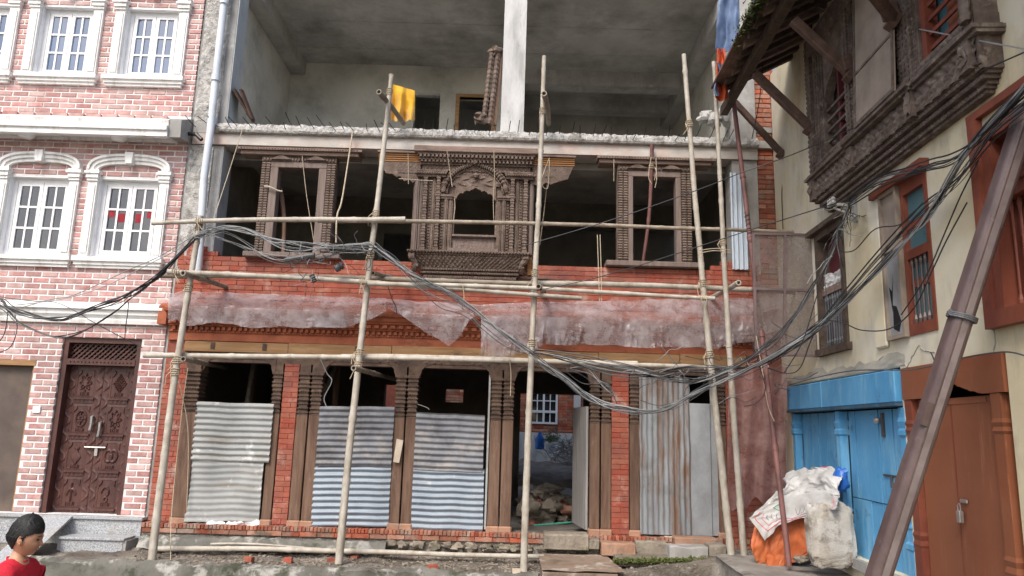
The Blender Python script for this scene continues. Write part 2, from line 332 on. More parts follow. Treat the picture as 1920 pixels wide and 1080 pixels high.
M['red_frame'] = mat('rust_red_frame_paint', (.16, .045, .027), (.22, .065, .037), 3, (2, 2, .8), rough=.55, bump=.2, stain=((.13, .035, .025), 3, .5, .7))
M['teal'] = mat('teal_window_board', (.045, .12, .14), (.08, .17, .19), 2, rough=.3, bump=.05, spec=.5)
M['maroon'] = mat('maroon_door_paint', (.08, .018, .022), (.12, .03, .035), 3, rough=.5, bump=.1)
M['granite'] = mat('speckled_granite', (.22, .23, .24), (.46, .475, .49), 85, rough=.5, bump=.05, detail=3, mid=(.42, .58), stain=((.28, .25, .2), 2.2, .55, .75))
M['stone'] = mat('rough_stone', (.17, .145, .115), (.27, .235, .19), 6, rough=.95, bump=.8, bscale=22, bdist=.02, rnd=.28, stain=((.1, .12, .05), 3.4, .58, .72))
M['stone_red'] = mat('reddish_stone', (.3, .17, .11), (.38, .23, .16), 5, rough=.95, bump=.7, bscale=20, rnd=.1, stain=((.17, .15, .13), 4, .5, .7))
M['dirt'] = mat('damp_dirt', (.095, .08, .065), (.2, .175, .145), 2.2, rough=.95, bump=1, bscale=26, bdist=.03, stain=((.29, .265, .235), 2.7, .52, .66), stain2=((.055, .045, .036), 1.9, .54, .68), detail=9)
M['pave'] = mat('dusty_pavement', (.17, .155, .135), (.27, .25, .225), 3, rough=.95, bump=.7, bscale=24, stain=((.36, .34, .31), 2.6, .54, .7), stain2=((.09, .08, .065), 2.1, .55, .7), detail=9)
M['kerb'] = mat('wet_mortar_kerb', (.085, .082, .068), (.17, .165, .145), 3, rough=.8, bump=.7, bscale=20, stain=((.34, .33, .30), 3.1, .52, .6), stain2=((.05, .055, .035), 3.7, .54, .64), detail=9)
M['slabramp'] = mat('muddy_concrete_slab', (.17, .12, .09), (.26, .2, .155), 2.2, rough=.7, bump=.5, stain=((.42, .37, .32), 3.1, .53, .62), stain2=((.12, .085, .06), 2.3, .52, .68), detail=9)
M['moss'] = mat('moss', (.06, .08, .02), (.13, .15, .05), 22, bump=1, bscale=90)
M['leaf'] = mat('weed_leaf', (.06, .085, .03), (.14, .17, .06), 9, bump=0, rnd=.4)
M['tarp_blue'] = mat('faded_blue_tarp', (.06, .095, .18), (.13, .185, .3), 3.2, rough=.6, bump=.4, bscale=18, stain=((.2, .25, .33), 4, .55, .75), stain2=((.04, .06, .12), 3, .58, .74))
M['tarp_red'] = mat('red_orange_tarp_lining', (.42, .07, .025), (.5, .1, .04), 4, rough=.6, bump=.3)
M['yellow'] = mat('yellow_cloth', (.52, .28, .012), (.62, .36, .02), 4, rough=.85, bump=.25, bscale=60, sheen=.3)
M['sack'] = mat('white_woven_sack', (.42, .415, .40), (.54, .535, .53), 4, rough=.6, bump=.3, bscale=90, stain=((.4, .37, .34), 3.2, .56, .76))
M['sack_dirty'] = mat('dirty_white_sack', (.36, .335, .30), (.5, .48, .445), 3, rough=.95, spec=.1, bump=.7, bscale=60, stain=((.16, .13, .10), 5.5, .47, .64), stain2=((.42, .38, .32), 2.2, .5, .66))
M['orange_tarp'] = mat('orange_tarp', (.42, .10, .03), (.56, .18, .08), 2.2, rough=.55, bump=.3, bscale=22, stain=((.42, .13, .05), 2.2, .52, .72))
M['blue_bag'] = mat('blue_plastic_bag', (.02, .1, .4), (.04, .16, .5), 6, rough=.35, bump=.2)
M['green'] = mat('green_print', (.06, .3, .16), (.1, .36, .2), 6, bump=0)
M['red_print'] = mat('red_print', (.55, .1, .14), (.65, .2, .22), 6, bump=0)
M['grey_print'] = mat('grey_print', (.2, .2, .2), (.3, .3, .3), 6, bump=0)
M['metal'] = mat('worn_steel_fitting', (.4, .39, .37), (.55, .54, .52), 8, rough=.35, metal=.8, bump=.1)
M['pvc'] = mat('pale_pvc_pipe', (.52, .57, .63), (.62, .66, .7), 2, rough=.4, bump=.05, stain=((.4, .4, .4), 3, .55, .75))
M['pvc_wht'] = mat('ribbed_pale_sheet', (.5, .58, .66), (.6, .66, .73), 2, (1, 1, .5), rough=.45, bump=.05, stain=((.4, .44, .48), 3, .5, .75, (1, 1, .4)))
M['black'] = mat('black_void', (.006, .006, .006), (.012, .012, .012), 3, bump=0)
M['skin'] = mat('skin', (.42, .215, .13), (.5, .27, .17), 9, rough=.5, bump=.05, spec=.4)
M['hair'] = mat('black_hair', (.004, .0035, .0035), (.011, .010, .010), 30, (1, 1, 4), rough=.55, bump=.3, bscale=160, bst=(3, 1, 1), spec=.5)
M['shirt'] = mat('red_shirt', (.42, .012, .026), (.55, .022, .04), 5, rough=.85, bump=.8, bscale=9, bdist=.03)
M['shorts'] = mat('dark_shorts', (.03, .035, .06), (.05, .055, .08), 5)
M['eye'] = mat('eye_dark', (.01, .008, .006), (.015, .01, .01), 3, rough=.1, bump=0)
M['lip'] = mat('lip', (.26, .09, .065), (.3, .11, .08), 9, rough=.5, bump=0)
M['paper'] = mat('pale_chip_board', (.5, .42, .33), (.6, .52, .42), 9, bump=.2)
M['ply'] = mat('dusty_plywood', (.2, .16, .13), (.3, .25, .2), 3)
M['green_pipe'] = mat('green_hose', (.05, .3, .22), (.07, .35, .26), 3)
M['tile'] = mat('old_roof_tile', (.1, .06, .045), (.2, .12, .09), 5, rnd=.3, bump=.5)

def film(name, c, al, c2):
    m = bpy.data.materials.new(name); m.use_nodes = True; N = m.node_tree.nodes; L = m.node_tree.links
    N.remove(N['Principled BSDF']); out = N['Material Output']
    geo = N.new('ShaderNodeNewGeometry'); nz = N.new('ShaderNodeTexNoise'); nz.inputs['Scale'].default_value = 3.2; nz.inputs['Detail'].default_value = 9; nz.inputs['Roughness'].default_value = .7
    nz.inputs['Distortion'].default_value = .35
    L.new(geo.outputs['Position'], nz.inputs['Vector'])
    cr = N.new('ShaderNodeValToRGB'); cr.color_ramp.elements[0].position = .35; cr.color_ramp.elements[1].position = .68
    cr.color_ramp.elements[0].color = (*c, 1); cr.color_ramp.elements[1].color = (*c2, 1); L.new(nz.outputs[0], cr.inputs[0])
    d = N.new('ShaderNodeBsdfDiffuse'); t = N.new('ShaderNodeBsdfTranslucent'); g = N.new('ShaderNodeBsdfGlossy'); tr = N.new('ShaderNodeBsdfTransparent')
    g.inputs['Roughness'].default_value = .28
    bp = N.new('ShaderNodeBump'); bp.inputs['Strength'].default_value = .4; bp.inputs['Distance'].default_value = .012
    n3 = N.new('ShaderNodeTexNoise'); n3.inputs['Scale'].default_value = 14; n3.inputs['Detail'].default_value = 7; n3.inputs['Distortion'].default_value = .5; L.new(geo.outputs['Position'], n3.inputs['Vector'])
    L.new(n3.outputs[0], bp.inputs['Height'])
    for s_ in (d, g): L.new(bp.outputs[0], s_.inputs['Normal'])
    L.new(cr.outputs[0], d.inputs[0]); L.new(cr.outputs[0], t.inputs[0])
    m1 = N.new('ShaderNodeMixShader'); m1.inputs[0].default_value = .3; L.new(d.outputs[0], m1.inputs[1]); L.new(t.outputs[0], m1.inputs[2])
    m2 = N.new('ShaderNodeMixShader'); m2.inputs[0].default_value = .05; L.new(m1.outputs[0], m2.inputs[1]); L.new(g.outputs[0], m2.inputs[2])
    mr = N.new('ShaderNodeMapRange'); mr.inputs[1].default_value = .3; mr.inputs[2].default_value = .7; mr.inputs[3].default_value = al - .26; mr.inputs[4].default_value = al + .3; L.new(nz.outputs[0], mr.inputs[0])
    m3 = N.new('ShaderNodeMixShader'); L.new(mr.outputs[0], m3.inputs[0]); L.new(tr.outputs[0], m3.inputs[1]); L.new(m2.outputs[0], m3.inputs[2])
    L.new(m3.outputs[0], out.inputs[0]); return m
M['film'] = film('dusty_plastic_film', (.40, .34, .35), .46, (.58, .55, .57))
M['film_red'] = film('red_brown_plastic_film', (.24, .11, .095), .72, (.36, .22, .2))
M['mesh'] = film('dusty_wire_mesh', (.17, .135, .125), .62, (.25, .21, .195))

def setkind(o, k='structure'): o['kind'] = k; return o
#@@SETTING
# ------------------------------------------------------------------ ground
def sm(a, b, x): t = min(1, max(0, (x - a) / (b - a))); return t * t * (3 - 2 * t)
def gz(x, y):
    z = .045 + .16 * sm(.9, 2.6, x)
    z += .05 * mn.noise(Vector((x * .9, y * 1.6, 0))) + .03 * mn.noise(Vector((x * 3.4, y * 3.4, 2))) + .014 * mn.noise(Vector((x * 11, y * 11, 5)))
    z += .05 * sm(-.5, -.2, y) * (1 - sm(3.2, 3.6, x))
    return z
KY = -.96
g = MB(WLD); g.grid(lambda a, b: (-8 + 13 * a, KY + (.9 + .06) * b, gz(-8 + 13 * a, KY + .96 * b) if b > 0 else -.2), 420, 40)
setkind(g.build('ground', M['dirt'], smooth=True))
g = MB(WLD); g.grid(lambda a, b: (-60 + 120 * a, -90 + 160 * b, -.155), 2, 2); setkind(g.build('street', M['dirt']))
k = MB(WLD)
def kfn(a, b):
    x = -8 + 8.4 * a; q = [(0, -.15), (.02, -.02), (.03, .03), (.09, .055), (.16, .04)][min(4, int(b * 4 + .01))]
    return (x, KY - .09 + q[0] + .03 * mn.noise(Vector((x * 2, b * 3, 1))) + .015 * mn.noise(Vector((x * 9, b * 3, 1))), q[1] + .03 * mn.noise(Vector((x * 2.3, b * 2, 4))) + .02 * mn.noise(Vector((x * 11, b * 2, 4))))
k.grid(kfn, 300, 4); setkind(k.build('kerb', M['kerb'], smooth=True))
# muddy slab leading to the doorway
a = [P(1022, 1034, -.35), P(1135, 1034, -.35)]
s = MB(WLD)
def slabfn(u, v):
    x0 = .42 + .02 * v; x1 = 1.28 + .12 * v; x = x0 + (x1 - x0) * u; y = -.3 - .85 * v
    return (x, y, .17 - .05 * v + .012 * mn.noise(Vector((x * 5, y * 5, 0))))
s.grid(slabfn, 40, 30)
s.box(.44, 1.3, -1.14, -.32, -.1, .1)
setkind(s.build('path', M['slabramp'], smooth=True))
def stone(u, y, z, r, sc, m='stone', seed=0, fr=WLD, name='stone', parent=None, k=9):
    b = MB(WLD); b.blob((u, y, z), r, k + 3, 9, .36, sc, seed); return b.build(name, M[m], parent, smooth=True)
# ------------------------------------------------------------------ brick layer
BC = {}
def lay(fr, u0, u1, z0, z1, n, L, H, gap, holes=(), off=0, out=None, th=.05):
    out = [] if out is None else out
    rows = int(round((z1 - z0) / H)); H = (z1 - z0) / max(1, rows)
    for r in range(rows):
        za = z0 + r * H + gap / 2; zb = z0 + (r + 1) * H - gap / 2
        st = -L * (.5 if (r + off) % 2 else 0) - L; u = u0 + st
        while u < u1:
            segs = [(max(u + gap / 2, u0), min(u + L - gap / 2, u1))]
            for h in holes:
                if zb > h[2] + .01 and za < h[3] - .01:
                    ns = []
                    for a, b in segs:
                        if h[1] <= a or h[0] >= b: ns.append((a, b)); continue
                        if a < h[0]: ns.append((a, h[0]))
                        if b > h[1]: ns.append((h[1], b))
                    segs = ns
            for a, b in segs:
                if b - a > .03: out.append((fr, a, b, za, zb, n + random.uniform(-.002, .003), th))
            u += L
    return out
def emit(lst, m, parent, limit=300, ch=.004, name='brick', key=None):
    def dist(b):
        p = Vector(b[0]((b[1] + b[2]) / 2, b[5], (b[3] + b[4]) / 2)); d = (p - CAM)
        out = 0 if (abs(d.x / d.y) < .70 and p.z < 8) else 5
        return d.length + out
    lst = sorted(lst, key=key or dist)
    for b in lst[:limit]:
        fr, a, c, za, zb, n, th = b; w_, h_ = round(c - a, 2), round(zb - za, 3)
        kk = (fr, w_, h_, th, m)
        if kk not in BC:
            q = MB((lambda u, n_, z, f=fr: tuple(Vector(f(u, n_, z)) - Vector(f(0, 0, 0))))); q.box(-w_ / 2, w_ / 2, -th, 0, -h_ / 2, h_ / 2, ch)
            me = bpy.data.meshes.new(name); me.from_pydata(q.V, [], [tuple(x) for x in q.F])
            bm = bmesh.new(); bm.from_mesh(me); bmesh.ops.recalc_face_normals(bm, faces=bm.faces); bm.to_mesh(me); bm.free()
            me.materials.append(M[m]); BC[kk] = me
        o = bpy.data.objects.new(name, BC[kk]); COL.objects.link(o); o.parent = parent
        o.location = Vector(fr((a + c) / 2, n, (za + zb) / 2)) - loc_of(parent)
    if lst[limit:]:
        q = MB(lst[0][0])
        for fr, a, c, za, zb, n, th in lst[limit:]: q.fr = fr; q.box(a, c, n - th, n, za, zb, ch)
        q.build('brickwork', M[m], parent, kind='stuff')
#@@HOUSE
# ================================================================== LEFT BRICK HOUSE
HX0, HX1 = -8.6, -4.70
HT = 8.9
house = thing('brick_house', 'pink brick town house with white arched windows, white cornices and a carved double door', 'house', (-6.6, 0, 0))
WX = [-7.95, -6.72, -5.45]                        # window axes
low = [(x - .44, x + .44, 3.86, 5.02) for x in WX]
upp = [(x - .40, x + .40, 6.56, 7.67) for x in [-7.93, -6.69, -5.43]]
door = (-6.08, -5.01, .44, 2.75); gdoor = (-7.6, -6.42, .44, 2.42)
hb = MB(); hb.wall(HX0, HX1, -.1, HT, -.28, 0, low + upp + [door, gdoor]); hb.build('wall', M['mortar_white'], house)
hb = MB(); hb.box(HX1 - .002, HX1 + .035, -.28, -.02, .3, HT); hb.build('side_render', M['concrete'], house, label='rough grey cement edge of the brick house')
hb = MB(); hb.box(HX0, HX1, -4, -3.9, -.1, HT); hb.box(HX0, HX1, -3.9, -.3, HT - .1, HT + .02); hb.box(HX0, HX0 + .1, -3.9, -.3, -.1, HT - .12); hb.box(HX1 - .12, HX1 - .02, -3.9, -.3, -.1, HT - .12)
for z in (3.02, 5.72): hb.box(HX0 + .12, HX1 - .14, -3.88, -.3, z, z + .12)
hb.build('shell', M['plaster_in'], house)
bl = lay(FAC, HX0, HX1, .44, 5.62, .008, .233, .0822, .02, holes=[(a - .08, b + .08, c, d) for a, b, c, d in low] + [door, gdoor, (HX0, HX1, 2.97, 3.2)])
bl = lay(FAC, HX0, HX1, 5.98, HT, .008, .233, .0822, .02, holes=[(a - .1, b + .1, c, d) for a, b, c, d in upp], out=bl)
emit(bl, 'brick_pink', house)
def cornice(prof, u0, u1, name, m='white_trim', lab=None):
    b = MB(); b.extr(prof, u0, u1); return b.build(name, M[m], house, label=lab)
cornice([(-.05, 5.57), (.03, 5.57), (.05, 5.60), (.34, 5.535), (.36, 5.535), (.36, 5.61), (.39, 5.62), (.39, 5.68), (.34, 5.70), (.36, 5.77), (.33, 5.80), (-.05, 5.98)], HX0, HX1 - .14, 'cornice')
cornice([(-.05, 5.58), (.03, 5.58), (.32, 5.54), (.34, 5.79), (-.05, 5.97)], HX1 - .138, HX1 + .03, 'cornice_end', 'concrete', 'rough unpainted cement end of the cornice')
b = MB()
for i in range(16): b.box(HX0 + .02 + i * .233, HX0 + .22 + i * .233, .2, .32 + .01 * random.random(), 5.78, 5.85)
b.build('cornice_cap', M['brick_pink'], house)
cornice([(-.05, 2.94), (.06, 2.94), (.07, 2.99), (.05, 3.01), (.09, 3.06), (.09, 3.11), (.13, 3.13), (.12, 3.17), (.02, 3.22), (-.05, 3.22)], HX0, HX1 - .03, 'ledge')
b = MB()
for x in (-6.9, -5.6):
    b = MB(); b.lathe(x, .18, [(.11, 5.59), (.115, 5.565), (.09, 5.53), (.05, 5.515)], 16); b.build('ceiling_light', M['white'], house, smooth=True)
def hwindow(x, zb, zt, glass, curtain=False, arch=True):
    w = .44 if arch else .40
    f = MB()
    f.box(x - w, x + w, -.13, -.09, zb, zb + .07); f.box(x - w, x + w, -.13, -.09, zt - .07, zt)
    f.box(x - w, x - w + .07, -.131, -.088, zb, zt); f.box(x + w - .07, x + w, -.131, -.088, zb, zt)
    win = f.build('window', M['white'], house)
    i0, i1, j0, j1 = x - w + .07, x + w - .07, zb + .07, zt - .07
    for a, c in ((i0 + .01, x - .004), (x + .004, i1 - .01)):
        s = MB(); t = .05
        s.box(a, a + t, -.125, -.085, j0, j1); s.box(c - t, c, -.125, -.085, j0, j1)
        s.box(a + t, c - t, -.125, -.085, j0, j0 + t + .01); s.box(a + t, c - t, -.125, -.085, j1 - t, j1)
        mx = (a + c) / 2; s.box(mx - .013, mx + .013, -.12, -.09, j0 + t, j1 - t)
        hh = (j1 - j0 - 2 * t) / 3
        for q in (1, 2): s.box(a + t, c - t, -.121, -.089, j0 + t + q * hh - .014, j0 + t + q * hh + .014)
        s.build('sash', M['white'], win)
        for p0, p1 in ((a + t, mx - .013), (mx + .013, c - t)):
            for q in range(3):
                m_ = MB(); dd = random.uniform(-.004, .004)
                z0_ = j0 + t + q * hh + (.014 if q else 0); z1_ = j0 + t + (q + 1) * hh - (.014 if q < 2 else 0)
                m_.loft([[(p0, -.108 + dd, z0_), (p1, -.108 - dd, z0_), (p1, -.108 - dd, z1_), (p0, -.108 + dd, z1_)], [(p0, -.104 + dd, z0_), (p1, -.104 - dd, z0_), (p1, -.104 - dd, z1_), (p0, -.104 + dd, z1_)]])
                m_.build('pane', glass, win)
        hd = MB(); 
    if curtain:
        for c0, c1, zz in ((x - .3, x - .22, .62), (x - .17, x - .07, .55), (x + .08, x + .17, .55), (x + .24, x + .32, .62)):
            q = MB(); q.box(c0, c1, -.1035, -.1005, zb + zz, zb + zz + .13); q.build('red_cloth', M['red_cloth'], win)
    # surround: plaster pilasters, capitals, arch, sill
    s = MB(); o = .13 if arch else .14
    for sg in (-1, 1):
        e = x + sg * w; a, c = sorted((e, e + sg * o))
        s.box(a, c, -.05, .05, zb - .06, zt - .06); s.box(a + .02, c - .02, .05, .065, zb + .06, zt - .12)
        a2, c2 = a - .02, c + .02
        s.box(a2 + .01, c2 - .01, -.04, .07, zt - .06, zt - .02); s.box(a2, c2, -.04, .09, zt - .02, zt + .04); s.box(a2 - .02, c2 + .02, -.04, .11, zt + .04, zt + .075); s.box(a2 - .005, c2 + .005, -.04, .095, zt + .075, zt + .10)
    for r0, r1, n1 in ((0, .05, .06), (.05, .10, .085), (.10, .135, .11)):
        pa = []; pb = []; W = w + o; hgt = .15
        for i in range(25):
            t = pi * i / 24
            def ell(off):
                cx = cos(t); sx = sin(t)
                px_ = -math.copysign(abs(cx) ** .75, cx) * (W - .08 + off - .04); pz = sx ** .75 * (hgt + off - .05)
                return (x + px_, zt + .10 + pz)
            pa.append(ell(r0)); pb.append(ell(r1))
        for i in range(24): s.loft([[(pa[i][0], 0, pa[i][1]), (pb[i][0], 0, pb[i][1]), (pb[i][0], n1, pb[i][1]), (pa[i][0], n1, pa[i][1])],
                                    [(pa[i + 1][0], 0, pa[i + 1][1]), (pb[i + 1][0], 0, pb[i + 1][1]), (pb[i + 1][0], n1, pb[i + 1][1]), (pa[i + 1][0], n1, pa[i + 1][1])]])
    s.loft([[(x - .045, .0, zt + .19), (x + .045, .0, zt + .19), (x + .045, .13, zt + .19), (x - .045, .13, zt + .19)], [(x - .06, .0, zt + .35), (x + .06, .0, zt + .35), (x + .06, .14, zt + .35), (x - .06, .14, zt + .35)]])
    s.build('arch_surround', M['white_trim'], house)
    s = MB(); s.box(x - w - o - .03, x + w + o + .03, -.14, .08, zb - .11, zb - .06); s.box(x - w - o - .05, x + w + o + .05, -.14, .11, zb - .062, zb - .001); s.box(x - w - o - .01, x + w + o + .01, .0, .055, zb - .15, zb - .108)
    s.build('sill', M['white_trim'], house)
    r = MB()
    for a, c in ((x - w - .002, x - w + .012), (x + w - .012, x + w + .002)): r.box(a, c, -.14, -.001, zb, zt)
    r.box(x - w + .012, x + w - .012, -.14, -.001, zt - .012, zt + .002); r.build('reveal', M['white'], house)
for i, x in enumerate(WX): hwindow(x, 3.86, 5.02, M['glass_dark'], curtain=(i == 2))
for x in [-7.93, -6.69, -5.43]: hwindow(x, 6.56, 7.67, M['glass'], arch=False)
# carved double door
d0, d1, dz0, dz1 = door
f = MB(); f.box(d0, d0 + .07, -.22, -.03, dz0, dz1); f.box(d1 - .07, d1, -.22, -.03, dz0, dz1); f.box(d0 + .07, d1 - .07, -.22, -.03, dz1 - .07, dz1)
f.box(d0 + .07, d1 - .07, -.22, -.02, 2.38, 2.46); f.beads(d0 + .1, d1 - .1, -.02, 2.42, .016, .05)
dfm = f.build('door_frame', M['door_wood'], house)
f = MB()
z0, z1 = 2.46, 2.68; u0, u1 = d0 + .07, d1 - .07
n_ = 13; st = (u1 - u0) / n_
for i in range(-4, n_ + 1):
    for sg in (-1, 1):
        a = u0 + i * st; zz0, zz1 = z0, z1; uu0, uu1 = (a, a + (z1 - z0)) if sg > 0 else (a + (z1 - z0), a)
        pts = []
        for t in (0, 1): pts.append([uu0 + (uu1 - uu0) * t, zz0 + (zz1 - zz0) * t])
        # clip to opening
        (p, q), (r, s_) = pts; 
        def clip(p0, p1):
            t0, t1 = 0, 1; du = p1[0] - p0[0]
            for lim, sgn in ((u0, 1), (u1, -1)):
                fa = (p0[0] - lim) * sgn; fb = (p1[0] - lim) * sgn
                if fa < 0 and fb < 0: return None
                if fa < 0: t0 = max(t0, fa / (fa - fb))
                if fb < 0: t1 = min(t1, fa / (fa - fb))
            if t1 - t0 < .05: return None
            return [[p0[k_] + (p1[k_] - p0[k_]) * t for k_ in (0, 1)] for t in (t0, t1)]
        c = clip(*pts)
        if c: f.bar((c[0][0], -.12 + sg * .008, c[0][1]), (c[1][0], -.12 + sg * .008, c[1][1]), .022, .02)
f.build('lattice', M['door_wood'], house)
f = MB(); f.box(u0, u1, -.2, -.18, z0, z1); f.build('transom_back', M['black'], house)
def mot(k):
    def h(x, y):
        r = hyp(x, y); t = math.atan2(y, x)
        def ring(r_, a, w_): return max(0, 1 - abs(r_ - a) / w_)
        if k == 2: v = max(ring(r, .62, .14), ring(r, .2, .14), (ring(abs(sin(4 * t)) * r, 0, .09) if r < .6 else 0))
        elif k in (0, 3): v = max(ring(r, .55 + .16 * cos(8 * t), .12), ring(r, .25, .13), 0 if r > .2 else .8)
        elif k == 1:
            a, b = (x + y) * 3.4, (x - y) * 3.4
            v = max(1 - abs((a % 1) - .5) * 3.6, 1 - abs((b % 1) - .5) * 3.6, 0) if abs(x) + abs(y) < .85 else 0
        elif k == 4:
            ww = .5 * math.exp(-((y + .15) / .35) ** 2) + .14 + (.22 if y > .5 else 0); v = math.sqrt(max(0, 1 - (x / ww) ** 2)) if abs(y) < .7 else 0
        elif k == 5: v = max(ring(hyp(x - .3, y), .45, .17), ring(hyp(x + .3, y), .45, .17), ring(r, .1, .2))
        elif k == 6: v = max(0, 1 - abs(hyp(x, (y + .2) * 1.1) - .5) / .2 if y > -.25 else 0, 1 - abs(x) * 6 if abs(y) < .75 else 0)
        else: v = max(ring(r, .3 + .09 * t, .12), ring(hyp(x, y + .5), .2, .12))
        if y < -.72 and abs(x) < .5: v = max(v, .6 * abs(cos(x * 12)))
        if abs(x) > .62 and y > .5 and y > 1.35 - abs(x) * .9: v = max(v, .7)
        return v
    return h
def leaf(a, c, ks):
    f = MB(); z0, z1 = dz0 + .01, 2.375
    f.box(a, c, -.20, -.15, z0, z1)
    lf = f.build('door_leaf', M['door_wood'], dfm)
    hh = (z1 - z0) / 4; f = MB()
    for i in range(4):
        za, zb = z0 + i * hh + .055, z0 + (i + 1) * hh - .035; ua, ub = a + .10, c - .10
        K = mot(ks[i]); cu, cz = (ua + ub) / 2, (za + zb) / 2; su = (ub - ua) / 2; sz = (zb - za) / 2
        def H(u, z):
            x, y = (u - cu) / su, (z - cz) / sz
            e = min(1 - abs(x), 1 - abs(y)); s_ = min(su, sz)
            if e * s_ < .02: return .0 + e * s_ * .2
            v = K(x * 1.18, y * 1.18 * sz / su if sz < su else y * 1.18)
            return -.006 + .026 * v ** .7
        f.relief(ua, ub, za, zb, -.149, H, .0085)
        f.box(ua - .01, ub + .01, -.15, -.125, za - .028, za - .006)
    # stiles: foliage scrolls
    for ua, ub in ((a + .01, a + .085), (c - .085, c - .01)):
        f.relief(ua, ub, z0 + .02, z1 - .02, -.149, lambda u, z: .013 * max(0, sin((u - ua) * 60 + 2.5 * sin(z * 26))) * (.6 + .4 * sin(z * 52)), .009)
    for i in range(5):
        zc = z0 + i * hh if i else z0 + .02
        f.relief(a + .1, c - .1, zc - .02, min(zc + .025, z1), -.147, lambda u, z: .01 * abs(sin(u * 55)), .01)
    f.build('carving', M['door_wood'], dfm)
m_ = (d0 + d1) / 2
leaf(d0 + .072, m_ - .003, (6, 4, 2, 0)); leaf(m_ + .003, d1 - .072, (7, 5, 3, 1))
for x, z in ((m_ - .07, 1.5), (m_ + .05, 1.42)):
    q = MB(WLD); q.tube([(x, .14, z), (x, .1, z + .02), (x + .01, .095, z + .1), (x + .005, .1, z + .19), (x, .14, z + .21)], [.012, .022, .017, .022, .012], 8); q.build('door_handle', M['metal'], dfm, smooth=True)
q = MB(WLD); q.tube([(m_ - .12, .12, 1.29), (m_ + .16, .12, 1.29)], .011, 8); q.build('bolt', M['metal'], dfm)
q = MB(); q.box(m_ + .02, m_ + .06, -.14, -.115, 1.18, 1.28); q.build('padlock', M['metal'], dfm)
# grey-brown door at the left
f = MB(); f.box(gdoor[0], gdoor[1], -.12, -.08, gdoor[2], gdoor[3] - .07)
f.build('shutter_door', M['panel_board'], house, label='plain dark brown door at the left edge')
f = MB(); f.box(gdoor[0], gdoor[1] + .02, -.12, .01, gdoor[3] - .072, gdoor[3]); f.box(gdoor[1] - .04, gdoor[1], -.121, -.04, gdoor[2], gdoor[3] - .072); f.build('door_lintel', M['timber_h'], house)
q = MB(); q.box(-6.34, -6.24, .0, .03, 1.72, 1.81); q.build('switch_box', M['white'], house, bevel=.004)
# granite steps and ramp
st_ = thing('granite_steps', 'grey speckled granite steps below the carved double door', 'steps', (-5.6, -.3, 0))
q = MB(WLD); q.box(-8.6, -4.68, -.1, -.001, -.1, .40); q.build('riser', M['granite'], st_)
q = MB(WLD); q.box(-8.6, -4.66, -.13, .2, .40, .435); q.build('landing_slab', M['granite'], st_, bevel=.004)
q = MB(WLD); q.box(-5.55, -4.70, -.4, -.102, -.1, .19); q.build('riser', M['concrete'], st_)
q = MB(WLD); q.box(-5.53, -4.72, -.43, -.132, .19, .22); q.build('tread', M['granite'], st_, bevel=.004)
q = MB(WLD); q.box(-5.5, -4.74, -.408, -.4005, .0, .185); q.build('riser', M['granite'], st_)
rp = MB(WLD); rp.loft([[(-5.92, -1.12, -.02), (-5.56, -1.12, -.02), (-5.5, -1.12, .02), (-5.92, -1.12, .02)], [(-5.92, -.12, .40), (-5.56, -.12, .40), (-5.56, -.12, .439), (-5.92, -.12, .439)]])
tag(rp.build('granite_ramp', M['granite']), 'pale granite slab laid as a ramp beside the steps', 'ramp')
#@@BUILDING
# ================================================================== UNFINISHED BUILDING
bd = thing('unfinished_building', 'half built concrete and red brick building with carved wooden pillars and open floors', 'building', (-.6, .5, 0))
BX0, BX1 = -4.655, 3.46
SL0, SL1 = 5.74, 5.885
def part(b, name, m, **k): return b.build(name, M[m], bd, **k)
q = MB(); q.box(-4.64, -4.2, -.36, -.012, 3.0, 5.56); part(q, 'column', 'concrete')
q = MB(); q.box(-4.2, -4.19, -.355, -.02, 3.0, 5.56); part(q, 'column_face', 'plaster_blue')
q = MB(); q.box(-4.64, -4.2, -.36, -.012, SL1, 9.2); part(q, 'column', 'concrete')
q = MB(); q.box(-4.2, -4.185, -.36, -.02, SL1, 9.2); part(q, 'column_face', 'plaster_blue')
q = MB(); q.relief(-4.66, -4.30, SL1, 9.2, -.0, lambda u, z: .03 * mn.noise(Vector((u * 8, z * 3, 0))) + .012 * mn.noise(Vector((u * 30, z * 22, 0))), .02); q.relief(-4.66, -4.33, 3.1, 5.56, -.0, lambda u, z: .03 * mn.noise(Vector((u * 8, z * 3, 0))) + .012 * mn.noise(Vector((u * 30, z * 22, 0))), .02)
part(q, 'rough_render', 'concrete_edge', smooth=True)
q = MB(); q.loft([[(-.235, -.33, SL1), (.10, -.33, SL1), (.10, -.01, SL1), (-.235, -.01, SL1)], [(-.225, -.33, 9.2), (.105, -.33, 9.2), (.105, -.01, 9.2), (-.225, -.01, 9.2)]]); part(q, 'column', 'concrete_col', label='pale concrete column in the middle of the upper floor')
q = MB(); q.box(3.1, BX1, -.36, -.012, 2.3, 5.56); part(q, 'column', 'concrete')
q = MB(); q.box(3.12, BX1, -.36, -.012, SL1, 9.2); part(q, 'column', 'concrete')
q = MB(); q.box(-.2, .1, -.36, -.05, 3.1, 5.56); part(q, 'column', 'ceiling')
